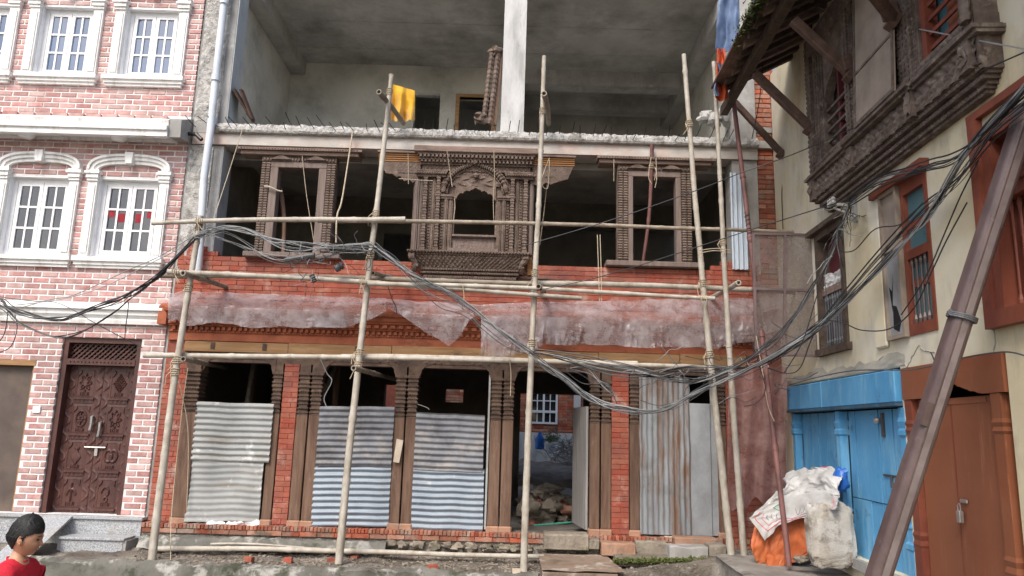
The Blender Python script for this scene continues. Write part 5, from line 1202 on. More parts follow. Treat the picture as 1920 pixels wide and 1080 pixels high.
corr('corrugated_sheet', ((xa - .01, Q(660, 874)[1]), (xb + .01, Q(660, 762)[1])), True, 'galv_dirty', 'sooty upper corrugated sheet behind the second upright pole', gx, n=.05)
corr('corrugated_sheet', ((xa - .02, Q(660, 987)[1]), (xb + .01, Q(660, 868)[1])), True, 'galv_new', 'shiny bluish lower corrugated sheet behind the second upright pole', gx, n=.03)
xa, xb = posts[5][1], posts[6][0] - .05
corr('corrugated_sheet', ((xa - .01, Q(840, 882)[1]), (xb - .02, Q(840, 775)[1])), True, 'galv_dirty', 'sooty upper corrugated sheet left of the open doorway', gx, n=.05)
corr('corrugated_sheet', ((xa - .01, Q(840, 994)[1]), (xb + .0, Q(840, 877)[1])), True, 'galv_new', 'shiny bluish lower corrugated sheet left of the open doorway', gx, n=.03)
x0, z0 = Q(1199, 1006); x1, _ = Q(1292, 1006)
corr('corrugated_sheet', ((x0, .40), (x1 + .03, 2.43)), False, 'galv_rust', 'tall rust streaked sheet with upright corrugations beside the brick pier', gx, n=.03, amp=.009, pitch=.07)
x2, _ = Q(1350, 1006)
q = MB(); q.box(x1 + .02, x2 - .1, .0, .012, .40, 2.10); q.box(x2 - .09, x2, -.02, -.008, .40, 2.3); tag(q.build('flat_sheet', M['flat_sheet']), 'smooth flat zinc sheet beside the rust streaked one', 'sheet')
q = MB(); a, _ = Q(912, 985); q.box(a - .03, a - .005, -.02, .02, .40, 2.40); tag(q.build('white_batten', M['galv_dull']), 'thin pale batten standing left of the open doorway', 'batten')
# open door leaf
q = MB(WLD); x_, _ = Q(1104, 990)
for i in range(6):
    a, c = i / 6, (i + 1) / 6; pa = Vector((x_ - .01, .08, 0)).lerp(Vector((x_ - .12, .85, 0)), a); pb = Vector((x_ - .01, .08, 0)).lerp(Vector((x_ - .12, .85, 0)), c - .006)
    q = MB(WLD); o_ = .03; 
    q.loft([[(pa.x, pa.y, .42), (pb.x, pb.y, .42), (pb.x - o_, pb.y, .42), (pa.x - o_, pa.y, .42)], [(pa.x, pa.y, 2.02), (pb.x, pb.y, 2.02), (pb.x - o_, pb.y, 2.02), (pa.x - o_, pa.y, 2.02)]])
    if i == 0: dl = thing('plank_door', 'grey weathered plank door standing open in the doorway', 'door', (x_, .1, .42))
    q.build('plank', M['plank_grey'], dl)
q = MB(); a, b = Q(742, 843, -.1); q.loft([[(a - .03, .06, b - .16), (a + .05, .06, b - .17), (a + .05, .068, b - .17), (a - .03, .068, b - .16)], [(a + .0, .07, b + .14), (a + .09, .07, b + .12), (a + .09, .078, b + .12), (a + .0, .078, b + .14)]]); tag(q.build('board_scrap', M['paper']), 'small pale board nailed askew on the middle posts', 'board')
#@@SHEETS
# ================================================================== PLASTIC SHEETS
def lerp_poly(pts, x):
    for (x0, y0), (x1, y1) in zip(pts, pts[1:]):
        if x0 <= x <= x1: return y0 + (y1 - y0) * (x - x0) / max(1e-6, x1 - x0)
    return pts[0][1] if x < pts[0][0] else pts[-1][1]
def drape(name, top, bot, x0, x1, label, m='film', prof=((0, .05), (.2, .19), (.4, .33), (1, .37)), fold=.02, seed=0, folds=26, cat='plastic sheet', shift=0):
    q = MB(WLD); nu = max(20, int((x1 - x0) / 2)); nv = 40
    def fn(a, b):
        px = x0 + (x1 - x0) * a; py = (lerp_poly(top, px) + 3 * mn.noise(Vector((px * .03, seed, 3)))) * (1 - b) + (lerp_poly(bot, px) + 5 * mn.noise(Vector((px * .022, seed, 1))) + 1.0 * mn.noise(Vector((px * .12, seed, 2)))) * b
        n = lerp_poly(prof, b) + fold * (mn.noise(Vector((px * .035, b * 1.6 + px * .004, seed))) * 1.6 + .8 * mn.noise(Vector((px * .11, b * 2.2, seed + 4))) + .35 * mn.noise(Vector((px * .3, b * 6, seed))) + .45 * abs(mn.noise(Vector((px * .012 + b * .8, b * 9, seed + 8)))) + .5 * abs(mn.noise(Vector((px * .09 + b * 2, b * .8, seed + 6))))) * (.5 + b)
        z_ = P(px, py, -n).z; cn = lerp_poly(((2.9, .37), (3.17, .35), (3.20, .26), (3.25, .19), (3.30, .12), (3.33, .05), (4, .04)), z_)
        n = max(n, cn + .012 * (1 + mn.noise(Vector((px * .05, b * 3, seed)))))
        return tuple(P(px + shift * b, py, -n))
    q.grid(fn, nu, nv); return tag(q.build(name, M[m], smooth=True), label, cat, 'plastic sheets over the cornice')
drape('plastic_sheet', [(322, 550), (345, 545), (520, 552), (722, 560)], [(308, 606), (330, 600), (352, 612), (400, 604), (450, 612), (480, 614), (560, 613), (650, 615), (690, 600), (724, 585)], 315, 724, 'long dusty plastic sheet over the left half of the cornice', seed=1)
drape('plastic_sheet', [(724, 560), (810, 566), (905, 572)], [(724, 575), (745, 590), (785, 612), (820, 635), (842, 652), (862, 632), (880, 600), (905, 585)], 722, 905, 'pointed plastic sheet hanging between the two long ones', seed=2, fold=.03)
drape('plastic_sheet', [(902, 571), (1000, 566), (1100, 565), (1200, 563), (1330, 558), (1430, 560), (1475, 545)], [(902, 668), (960, 668), (1000, 657), (1022, 647), (1110, 645), (1200, 652), (1330, 652), (1415, 640), (1475, 610)], 902, 1470, 'long pinkish plastic sheet over the right half of the cornice', seed=3, fold=.034)
q = MB(WLD)
x0, x1 = 1366, 1476
q.grid(lambda a, b: tuple(P(x0 + (x1 - x0) * a - 3 * b, 688 + (258 + 10 * sin(a * 9) + 5 * sin(a * 23)) * b, -.30 - .03 * mn.noise(Vector((a * 5, b * 2.5, 0))) - .012 * sin(a * 19 + b * 3) - .1 * a)), 60, 60)
tag(q.build('plastic_curtain', M['film_red'], smooth=True), 'reddish brown plastic sheet hanging down the right brick pier', 'plastic sheet')
# steel mesh screen at right
ms = thing('mesh_screen', 'brown steel framed mesh screen beside the barred window', 'screen', P(1475, 668, -1.3))
def sb(p0, p1, w_=.035):
    q = MB(WLD); a = P(*p0, -1.3); b = P(*p1, -1.3)
    q.bar(tuple(a), tuple(b), w_, w_ * .8); q.build('bar', M['screen_frame'], ms)
for p0, p1 in (((1412, 438), (1532, 441)), ((1412, 438), (1418, 665)), ((1472, 440), (1470, 668)), ((1530, 441), (1534, 668)), ((1410, 541), (1533, 545)), ((1416, 663), (1535, 668))): sb(p0, p1, .03)
q = MB(WLD); a = [tuple(P(*c, -1.285)) for c in ((1414, 440), (1531, 443), (1534, 666), (1417, 664))]; q.V = a; q.F = [(0, 1, 2, 3)]; q.build('mesh', M['mesh'], ms)
# yellow cloth
def cloth(name, tl, trp, bl_, br_, Y, m, label, cat, nu=30, nv=34, fold=.02, seed=0, wav=9, top_sag=0, jag=0):
    q = MB(WLD)
    def fn(a, b):
        x = (tl[0] * (1 - a) + trp[0] * a) * (1 - b) + (bl_[0] * (1 - a) + br_[0] * a) * b
        y = (tl[1] * (1 - a) + trp[1] * a) * (1 - b) + (bl_[1] * (1 - a) + br_[1] * a) * b
        y += top_sag * sin(pi * a) * (1 - b) + jag * b * mn.noise(Vector((a * 7, seed, 0)))
        return tuple(P(x, y, Y - fold * (.3 + b) * (sin(a * wav + 1.5 * b + seed) + mn.noise(Vector((a * 4, b * 3, seed)))) - .0))
    q.grid(fn, nu, nv); return tag(q.build(name, M[m], smooth=True), label, cat)
cloth('yellow_cloth', (734, 157), (778, 170), (733, 226), (778, 226), .35, 'yellow', 'bright yellow cloth hung to dry on the upper floor', 'cloth', fold=.07, seed=2, wav=13, jag=6)
tp = thing('blue_tarp', 'faded blue tarp with red lining hanging from the eave end', 'tarp', P(1365, 190, -.9))
for (tl, t2, b1, b2, mm, nn) in (((1350, -40), (1386, -40), (1341, 92), (1388, 96), 'tarp_blue', 'tarp_face'), ((1345, 90), (1360, 92), (1341, 182), (1366, 192), 'tarp_red', 'tarp_lining')):
    q = MB(WLD)
    q.grid(lambda a, b: tuple(P((tl[0] * (1 - a) + t2[0] * a) * (1 - b) + (b1[0] * (1 - a) + b2[0] * a) * b + 3 * mn.noise(Vector((b * 4, 0, 1))), (tl[1] * (1 - a) + t2[1] * a) * (1 - b) + (b1[1] * (1 - a) + b2[1] * a) * b + 5 * sin(a * 5) * b, -.95 - .05 * sin(a * 8 + b * 2) - .04 * mn.noise(Vector((a * 5, b * 4, 3))))), 24, 50)
    q.build(nn, M[mm], tp, smooth=True)
q = MB(WLD); q.grid(lambda a, b: tuple(P(1343 + 8 * a + 5 * sin(b * 6), 118 + 62 * b, -.99 - .03 * sin(a * 6))), 10, 24); q.build('tarp_fold', M['tarp_blue'], tp, smooth=True)
bt = thing('plastic_bottle', 'clear plastic bottle hanging upside down from the eave corner', 'bottle', P(1386, 128, -1.0))
c = P(1386, 128, -1.0); q = MB(WLD); q.lathe(c.x, c.y, [(.012, c.z), (.03, c.z + .01), (.034, c.z + .05), (.03, c.z + .08), (.034, c.z + .1), (.034, c.z + .15), (.015, c.z + .2), (.014, c.z + .23)], 12); q.build('bottle_body', M['pvc'], bt, smooth=True)
q = MB(WLD); q.lathe(c.x, c.y, [(.017, c.z + .23), (.017, c.z + .25)], 10); q.build('cap', M['blue_bag'], bt); q = MB(WLD); q.tube([(c.x, c.y, c.z + .25), (c.x - .02, c.y + .02, c.z + .6)], .003, 4); q.build('string', M['rope'], bt)
# carved strut leaning on the middle column, upper floor
cs = thing('carved_strut', 'old carved wooden roof strut leaning against the pale middle column', 'strut', P(915, 230, -.1))
a = P(912, 232, -.02); b = P(928, 100, .05); d = (b - a)
for off, w_ in ((-.045, .035), (.045, .035)):
    q = MB(WLD); q.tube([a + d * (i / 60) + Vector((off, 0, 0)) for i in range(61)], [w_ * (1 + .25 * ((i * 5) % 4 > 1)) for i in range(61)], 6); q.build('carved_shaft', M['wood_carved'], cs)
q = MB(WLD); c = b + Vector((-.0, 0, .03)); q.blob(tuple(c), .1, 9, 7, .5, (.9, .7, .8), 4); c = a + Vector((-.1, -.02, .08)); q.blob(tuple(c), .09, 9, 7, .6, (1, .7, .8), 7); q.build('carved_end', M['wood_carved'], cs)
q = MB(WLD); q.bar(tuple(a + Vector((.12, .05, 0))), tuple(b + Vector((.09, .05, .08))), .05); q.build('back_batten', M['wood_v'], cs)
q = MB(WLD); a = P(452, 168, .15); b = P(474, 224, .3); q.bar(tuple(a), tuple(b), .03, .18); q.bar(tuple(a + Vector((-.1, 0, 0))), tuple(b + Vector((-.02, .1, 0))), .03, .3); tag(q.build('leaning_board', M['strut']), 'dark boards leaning in the left corner of the upper floor', 'board')
for i, (px, py, r, sc) in enumerate(((1322, 222, .1, (1.2, 1, 1)), (1340, 228, .12, (1, 1, .9)), (1362, 215, .13, (1, .8, 1.2)))):
    c = P(px, py, .1); o = stone(c.x, c.y, c.z, r, sc, 'concrete', 40 + i, name='concrete_chunk'); tag(o, ('left piece of broken concrete on the right slab end', 'middle piece of broken concrete on the right slab end', 'right piece of broken concrete on the right slab end')[i], 'rubble', 'concrete chunks on the slab end')
# ================================================================== ground clutter
random.seed(21)
bs_ = [(468, 1050), (540, 1052), (622, 1052), (665, 1047), (715, 1046), (862, 1025), (812, 1066), (967, 1072), (1252, 1012)]
nb = ['broken brick on the dirt below the left corrugated sheet', 'flat brick piece between the first two uprights', 'small brick bit left of the second upright', 'brick bit just right of the second upright', 'brick bit below the middle posts', 'brick bit leaning on the plinth', 'orange brick crumb near the kerb', 'pale brick at the foot of the doorway upright', 'pale brick on the plinth below the rusty sheet']
for i, ((px, py), l) in enumerate(zip(bs_, nb)):
    p = G(px, py, .06 if i != 8 else .38); 
    if i == 8: p = P(px, py, -.05)
    q = MB(WLD); s_ = (.05, .035, .03); an = random.uniform(-.5, .5)
    q.fr = lambda u, n, z, p=p, an=an: (p.x + u * cos(an) - n * sin(an), p.y + u * sin(an) + n * cos(an), p.z + z)
    q.box(-s_[0] * random.uniform(.8, 1.4), s_[0], -s_[1], s_[1], -.02, s_[2] * random.uniform(.9, 1.5), .008)
    tag(q.build('loose_brick', M['paper' if i in (7, 8) else 'brick_red']), l, 'brick', 'loose bricks on the ground')
q = MB(WLD)
for i in range(900):
    x = random.uniform(-4.6, 1.2) if random.random() < .8 else random.uniform(1.2, 3.3); y = random.uniform(-.93, -.2)
    q.blob((x, y, gz(x, y) + .004), random.choice((.008, .012, .018, .026)), 5, 4, .4, (1, 1, .7), i)
o = q.build('gravel', M['stone'], kind='stuff'); 
q = MB(WLD)
for i in range(140):
    x = random.uniform(-4.4, 1.0); y = random.uniform(-.9, -.25); a = random.uniform(0, 3.1); l = random.uniform(.03, .12); z = gz(x, y) + .012
    q.bar((x, y, z), (x + l * cos(a), y + l * sin(a), z + random.uniform(0, .02)), .008, .004)
q.build('splinters', M['bamboo_b'], kind='stuff')
# stones at the right
def blk(px0, px1, py0, py1, Y, dp, m, label, seed, name='stone_block'):
    a = P(px0, py1, Y); b = P(px1, py0, Y); q = MB(WLD)
    w_, h_ = b.x - a.x, b.z - a.z; N_ = 10
    def pt(t, dn, up):
        x = a.x + w_ * t; j = .012 * mn.noise(Vector((t * 4, seed, up * 3 + dn))); return (x, Y + dn * dp + j, a.z + h_ * up + .02 * mn.noise(Vector((t * 3 + seed, dn * 2, up))) * (1 if up else 0))
    q.loft([[pt(t / N_, 0, 0), pt(t / N_, 0, .93), pt(t / N_, .08, 1), pt(t / N_, 1, 1), pt(t / N_, 1, 0)] for t in range(N_ + 1)])
    return tag(q.build(name, M[m], bevel=.006), label, 'stone', 'rough stones and steps before the right bays')
blk(1020, 1104, 1003, 1030, -.32, .28, 'stone', 'dark stone step in front of the open doorway', 1)
blk(1104, 1124, 1012, 1030, -.3, .2, 'stone', 'small dark stone between the doorway step and the reddish stone', 2)
blk(1128, 1192, 1020, 1042, -.38, .28, 'stone_red', 'flat reddish stone below the right brick pier', 3)
blk(1192, 1250, 1016, 1046, -.25, .2, 'stone', 'dark rough stone left of the pale stone block', 4)
blk(1256, 1328, 1026, 1053, -.5, .25, 'concrete', 'pale rectangular stone block below the rusty sheet', 5)
blk(1330, 1362, 1022, 1058, -.45, .25, 'stone', 'mossy upright stone at the foot of the leaning upright', 6)
blk(1266, 1345, 1010, 1028, -.25, .2, 'stone_red', 'reddish flat stone behind the pale stone block', 7)
blk(1338, 1382, 1056, 1070, -.7, .2, 'concrete', 'small flat stone beside the leaning upright', 8)
blk(1155, 1340, 1050, 1062, -.62, .35, 'stone', 'long low mossy step in front of the stones', 9)
def mfn(): 
    x = random.uniform(1.42, 2.5); return (x, random.uniform(-.68, -.5), P(1200, 1052, -.6).z + .01)
mo = MB(WLD)
for i in range(1400):
    px = random.uniform(1150, 1330); py = 1049 + random.gauss(0, 3) ; c = P(px, py + 3, -.6 - random.random() * .1); r = random.uniform(.004, .013)
    mo.blob(tuple(c), r, 5, 4, .3)
mo.build('moss', M['moss'], kind='stuff')
# pavement at right
q = MB(WLD); pz = .30
q.grid(lambda a, b: (*[(Vector(RW(.8 + 8 * a, 1.15 * b + .0, 0)))[k_] for k_ in (0, 1)], pz + .012 * mn.noise(Vector((a * 30, b * 5, 0))) - (.02 if b > .98 else 0)), 80, 14)
q2 = MB(RW); 
setkind(q.build('pavement', M['pave'], smooth=True))
q = MB(RW); q.box(.8, 8.8, .0, 1.13, -.2, .27); setkind(q.build('pavement_edge', M['pave']))
# ================================================================== sack heap
def lump(fr, c, sc, name, m, label, cat, seed, k=40, m_=28, amp=.22, freq=1.6, fold=.05, parent=None, flat=None, pw=.75):
    q = MB(WLD); rings = []
    for j in range(1, m_):
        ph = pi * j / m_; rr = []
        for i in range(k):
            a = 2 * pi * i / k; d = Vector((sin(ph) * cos(a), sin(ph) * sin(a), -cos(ph)))
            sq = Vector([math.copysign(abs(v) ** pw, v) for v in d])
            f = 1 + amp * mn.noise(d * freq + Vector((seed, 0, 0))) + fold * mn.noise(d * 5 + Vector((0, seed, 0))) + fold * .5 * abs(mn.noise(Vector((d.x * 9, d.y * 9, d.z * 2 + seed))))
            p = Vector((sq.x * sc[0], sq.y * sc[1], sq.z * sc[2])) * f + Vector(c)
            if flat is not None: p.z = max(p.z, flat)
            rr.append(tuple(p))
        rings.append(rr)
    q.loft(rings); o = q.build(name, M[m], parent, smooth=True)
    if label: tag(o, label, cat)
    return o
def HP(px, py, Y): return P(px, py, Y)
c = P(1462, 1022, -1.15); lump(None, (c.x, c.y, c.z), (.28, .13, .30), 'covered_heap', 'concrete', 'dark rubble heap covered by the orange tarp', 'heap', 3, amp=.2, fold=.1)
c = P(1557, 1003, -2.05)
sk = lump(None, (c.x + .0, c.y, c.z), (.225, .085, .315), 'white_sack', 'sack_dirty', 'dirty white sack standing upright at the right of the heap', 'sack', 8, amp=.13, fold=.08, pw=.42, freq=2.3)
def cloth3(name, pts, m, label, cat, seed, nu=44, nv=26, amp=.03, par=None, thick=0):
    # pts: 4x4-ish control rows of (px,py,Y), bilinear through rows with smoothing
    R_ = len(pts); C_ = len(pts[0])
    W_ = [[P(*p) for p in r] for r in pts]
    def row(r, a):
        x = a * (C_ - 1); i = min(int(x), C_ - 2); t = x - i; p0, p1, p2, p3 = W_[r][max(i - 1, 0)], W_[r][i], W_[r][i + 1], W_[r][min(i + 2, C_ - 1)]
        return .5 * ((2 * p1) + (p2 - p0) * t + (2 * p0 - 5 * p1 + 4 * p2 - p3) * t * t + (3 * p1 - p0 - 3 * p2 + p3) * t ** 3)
    def fn(a, b):
        y = b * (R_ - 1); i = min(int(y), R_ - 2); t = y - i; p = row(i, a).lerp(row(i + 1, a), t)
        nz = Vector((mn.noise(Vector((a * 5, b * 3, seed))), mn.noise(Vector((a * 5, b * 3, seed + 5))) - .6 * abs(mn.noise(Vector((a * 9 + b * 6, b * 4, seed + 9)))), mn.noise(Vector((a * 6, b * 4, seed + 3)))))
        nz += .45 * Vector((mn.noise(Vector((a * 14, b * 9, seed))), mn.noise(Vector((a * 14 + b * 5, b * 9, seed + 5))), mn.noise(Vector((a * 14, b * 9, seed + 3)))))
        return tuple(p + nz * amp)
    q = MB(WLD); q.grid(fn, nu, nv); o = q.build(name, M[m], par, smooth=True)
    if label: tag(o, label, cat)
    return o, fn
def fl(px): return -1.36 - max(0, (px - 1488)) / 84 * .80
def crow(l, e=0): return [(x, y, fl(x) - e) for x, y in l]
cloth3('orange_tarp', [crow([(1416, 975), (1445, 962), (1480, 955), (1516, 950)], -.12), crow([(1410, 1000), (1442, 985), (1480, 985), (1516, 975)], .0), crow([(1409, 1022), (1440, 1022), (1478, 1015), (1516, 1005)], .03), crow([(1414, 1046), (1440, 1062), (1476, 1056), (1516, 1032)], .04), crow([(1424, 1054), (1446, 1078), (1464, 1070), (1516, 1037)], .02)], 'orange_tarp', 'orange tarp bundled over a heap beside the blue shop front', 'tarp', 11, nu=60, nv=50, amp=.03)
cloth3('tarp_tail', [crow([(1436, 1040), (1450, 1040), (1464, 1040), (1474, 1040)], .13), crow([(1438, 1066), (1450, 1066), (1460, 1066), (1468, 1064)], .15), crow([(1440, 1092), (1448, 1095), (1456, 1092), (1464, 1082)], .17)], 'orange_tarp', 'pointed orange tarp end trailing on the ground', 'tarp', 12, nu=14, nv=16, amp=.015)
o, f1 = cloth3('white_sack', [crow([(1478, 886), (1510, 878), (1550, 876), (1574, 884)], -.25), crow([(1470, 902), (1505, 893), (1545, 890), (1578, 902)], -.05), crow([(1464, 925), (1500, 912), (1540, 905), (1574, 925)], .02), crow([(1438, 948), (1480, 940), (1528, 922), (1572, 940)], .05)], 'sack', 'crumpled white sack lying on top of the heap', 'sack', 2, amp=.045, nu=60, nv=34)
o, f2 = cloth3('white_sack', [crow([(1455, 920), (1490, 912), (1540, 908), (1572, 920)], -.04), crow([(1430, 948), (1475, 935), (1530, 925), (1572, 930)], .08), crow([(1404, 970), (1470, 968), (1525, 955), (1570, 945)], .11), crow([(1434, 1014), (1468, 982), (1520, 968), (1568, 954)], .13)], 'sack', 'white printed sack with red border draped over the orange tarp', 'sack', 5, amp=.026, nu=60, nv=34)
def stripe(fn, pts, m, parent, r=.006, name='print'):
    q = MB(WLD); path = []
    for (a0, b0), (a1, b1) in zip(pts, pts[1:]):
        for k_ in range(8): t = k_ / 8; path.append(Vector(fn(a0 + (a1 - a0) * t, b0 + (b1 - b0) * t)))
    off = Vector((-.001, -.004, .001)); up = Vector((.35, -.1, .9)) * r
    for i in range(len(path) - 1):
        d_ = (path[i + 1] - path[i]); sd_ = d_.cross(Vector((0, 1, 0))); sd_ = sd_.normalized() * r if sd_.length > 1e-5 else up
        k_ = len(q.V); q.V += [tuple(path[i] + off - sd_), tuple(path[i + 1] + off - sd_), tuple(path[i + 1] + off + sd_), tuple(path[i] + off + sd_)]; q.F.append((k_, k_ + 1, k_ + 2, k_ + 3))
    q.build(name, M[m], parent)
stripe(f2, [(.06, .5), (.10, .93), (.92, .90), (.90, .35)], 'red_print', o, .0045)
stripe(f2, [(.13, .55), (.15, .84), (.6, .80), (.62, .45)], 'red_print', o, .003)
stripe(f2, [(.2, .48), (.26, .40), (.33, .46), (.27, .53), (.2, .48)], 'green', o, .004)
for k_ in range(4): stripe(f2, [(.17 + k_ * .045, .60), (.18 + k_ * .045, .76)], 'grey_print', o, .0045)
for k_ in range(3): stripe(f2, [(.44 + k_ * .05, .55), (.47 + k_ * .05, .70), (.50 + k_ * .05, .56)], 'grey_print', o, .003)
c = P(1577, 900, -2.0); lump(None, tuple(c), (.07, .07, .12), 'blue_bag', 'blue_bag', 'crumpled blue plastic bag tucked at the top of the heap', 'bag', 6, k=16, m_=12, amp=.4, fold=.2)
c = P(1548, 880, -1.6); lump(None, tuple(c), (.05, .04, .03), 'red_rag', 'red_print', 'small red rag on the heap', 'rag', 7, k=12, m_=9, amp=.4)
for i, (px, py) in enumerate(((1503, 1048), (1535, 1058), (1580, 1060))):
    c = P(px, py, -1.9); o = stone(c.x, c.y, c.z, .06, (1.3, .9, .6), 'stone', 60 + i); tag(o, ('left stone under the heap', 'middle stone under the heap', 'right stone under the heap')[i], 'stone', 'stones propping the heap')
# ================================================================== leaning steel pole
a0 = P(1649, 1080, -4.75); b0 = P(1928, 205, -5.3); d = (b0 - a0).normalized(); foot = a0 + d * ((.0 - a0.z) / d.z); top = b0
sp = thing('leaning_steel_pole', 'thick maroon steel pole leaning in front of the brown shop front', 'pole', foot)
side = d.cross(Vector((0, 1, 0))).normalized(); fw = side.cross(d).normalized()
q = MB(WLD); rings = []; Wd = .070
view = [(-1, -.55), (-.62, -1), (.62, -1), (1, -.55), (1, .9), (-1, .9)]
nseg = 24
for i in range(nseg + 1):
    p = foot + (top - foot) * i / nseg; s_ = Wd * (1.0 - .10 * i / nseg); rings.append([tuple(p + side * u * s_ + fw * (-v) * s_ * -1) for u, v in view])
q.loft(rings); q.build('pole_body', M['steel_pole'], sp, bevel=.008)
q = MB(WLD); q.loft([[tuple(foot + (top - foot) * t + side * u * .021 + fw * (-.070 + .006 * v) * (1 - .1 * t)) for u, v in ((-1, 1), (-1, -1), (1, -1), (1, 1))] for t in (0, 1)]); q.build('glint_strip', M['steel_glint'], sp)  # added strip, its pale colour stands in for the facet's glint
q = MB(WLD); q.bar(tuple(top - d * .001), tuple(top + d * .015), .15, .15); q.build('cap_plate', M['steel_pole'], sp)
mid_ = foot + d * ((P(1790, 600, -5).z - foot.z) / d.z)
q = MB(WLD); q.tube([mid_ + side * (.090 * cos(t * .3)) + fw * (.088 * sin(t * .3)) + d * (.012 * (t // 21)) for t in range(64)], .008, 6); q.build('wire_band', M['cable'], sp)
c = foot + d * ((P(1735, 800, -4.9).z - foot.z) / d.z)
q = MB(WLD); q.bar(tuple(c + side * .058 - fw * .06), tuple(c + side * .058 - fw * .06 + d * .16), .045, .025); q.build('welded_plate', M['steel_pole'], sp)
# insulator bracket on wall
bk = thing('insulator_bracket', 'small grey steel bracket with insulators on the cream wall', 'bracket', RW(2.6, 0, 4.0))
q = MB(RW); q.box(2.58, 2.62, .0, .03, 3.92, 4.16); q.bar((2.6, .02, 4.1), (2.5, .22, 4.14), .03); q.bar((2.6, .02, 3.98), (2.5, .2, 4.1), .02); q.box(2.52, 2.68, .03, .045, 3.95, 3.97); q.build('bracket_arm', M['galv_dull'], bk)
for s_ in (2.45, 2.5, 2.56): q = MB(RW); q.lathe(s_, .22, [(.02, 4.12), (.03, 4.14), (.018, 4.16), (.028, 4.18), (.015, 4.2)], 8); q.build('insulator', M['galv_dull'], bk)
#@@CABLES
# ================================================================== CABLES
def CPt(px, py, Y):
    p = P(px, py, Y)
    if px < 1500: return p
    lim = .40 if py < 0 else .16
    if (p - O2).dot(N2) < lim:
        dd = ray(px, py); o_ = O2 + N2 * lim; p = CAM + dd * ((o_ - CAM).dot(N2) / dd.dot(N2))
    return p
CB = 'tangled cables strung across the facade'
def wire(pts, r=.006, m='cable', label='', per=7, group=None, name='cable', jit=0, cat='cable'):
    w_ = [CPt(*p) for p in pts]; w_ = spline(w_, per)
    q = MB(WLD); q.tube(w_, r, 5); return tag(q.build(name, M[m], smooth=True), label, cat, group)
def bundle(pts, n, spread, label, r=.006, mats=('cable', 'cable', 'cable_dark', 'cable_lt'), per=8, seed=0, tie=0, group=CB, name='cable_bundle', sagv=.4):
    rr = random.Random(seed); w_ = spline([CPt(*p) for p in pts], per); N_ = len(w_)
    t = thing(name, label, 'cables', w_[0], group)
    for k_ in range(n):
        ox, oz = rr.uniform(-1, 1), rr.uniform(-1, 1); ph = rr.random() * 20; q = MB(WLD); path = []; sg = rr.random() * sagv
        for i, p in enumerate(w_):
            s_ = i / N_ * len(pts); pin = 1
            e = spread * (1.0 if not tie else (.35 + .65 * abs(sin(pi * s_ / tie))))
            v1 = mn.noise(Vector((s_ * .55, ph, 0))) * 1.6 + ox * .5; v2 = mn.noise(Vector((s_ * .55, ph, 9))) * 1.6 + oz * .5
            path.append(p + Vector((v1 * e * .5, v1 * e * .7, v2 * e - sg * spread * abs(sin(pi * s_ / 3)))))
        q.tube(path, r * rr.choice((.5, .65, .85, 1.15)), 5); q.build('wire', M[rr.choice(mats)], t, smooth=True)
    return t
Y0 = -.75
bundle([(-60, 545, -.8), (0, 563, Y0), (18, 579, Y0), (59, 594, Y0), (104, 598, Y0), (142, 591, Y0), (193, 573, Y0), (234, 557, Y0), (261, 544, Y0), (296, 517, Y0), (330, 483, Y0), (366, 446, -.85), (388, 432, -.9)], 9, .038, 'thick cable bundle sagging across the pink house', seed=1, mats=('cable', 'cable_dark', 'cable_dark'))
bundle([(-60, 560, -.8), (0, 573, Y0), (36, 606, Y0), (83, 627, Y0), (119, 631, Y0), (163, 618, Y0), (213, 588, Y0), (246, 558, Y0), (276, 535, Y0), (305, 508, Y0), (364, 450, -.85)], 4, .022, 'thin cable bundle hanging lowest over the pink house door', seed=2, mats=('cable', 'cable_dark'))
bundle([(366, 446, -.9), (388, 432, -.95), (424, 425, -.95), (471, 434, -.95), (527, 451, -.95), (582, 459, -.95), (624, 461, -.95), (685, 459, -1), (702, 462, -1)], 12, .05, 'pale cable bundle sagging in front of the left carved frame', seed=3, mats=('cable', 'cable', 'cable_lt'), sagv=1.2)
bundle([(388, 434, -.95), (440, 452, -.95), (500, 478, -.95), (545, 487, -.95), (590, 486, -.95), (640, 470, -.95), (700, 463, -1)], 7, .06, 'loose cables drooping below the pale bundle at the left frame', seed=4, mats=('cable', 'cable_lt'), r=.005)
bundle([(700, 462, -1), (735, 485, -1), (765, 508, -1), (800, 530, -1), (846, 550, -1), (882, 576, -1), (934, 619, -1), (992, 657, -1), (1025, 686, -1), (1070, 720, -1.1), (1104, 743, -1.2), (1143, 762, -1.3), (1200, 772, -1.4), (1250, 764, -1.5), (1300, 740, -1.6), (1370, 705, -1.8), (1440, 672, -2.1), (1493, 640, -2.3), (1546, 605, -2.5), (1588, 563, -2.8), (1651, 500, -3.1), (1704, 443, -3.6), (1750, 387, -4.0), (1800, 305, -4.4), (1850, 235, -4.8), (1930, 150, -5.2)], 14, .042, 'longest cable bundle running diagonally over the whole facade to the leaning pole', seed=5, sagv=.8, mats=('cable', 'cable', 'cable_dark', 'cable_lt'))
bundle([(705, 462, -1), (760, 512, -1), (820, 560, -1), (870, 585, -1), (940, 640, -1), (995, 660, -1)], 6, .06, 'frayed cables beside the arch window base', seed=6, r=.0045, mats=('cable', 'cable_lt'))
bundle([(1000, 660, -1), (1080, 673, -1.05), (1169, 689, -1.1), (1258, 712, -1.3), (1311, 711, -1.5), (1391, 680, -1.8), (1450, 640, -2.1), (1493, 588, -2.3), (1528, 531, -2.45), (1556, 478, -2.6), (1574, 433, -2.7), (1593, 385, -2.75)], 9, .045, 'cable bundle rising to the insulator bracket', seed=7, mats=('cable', 'cable', 'cable_dark', 'cable_lt'))
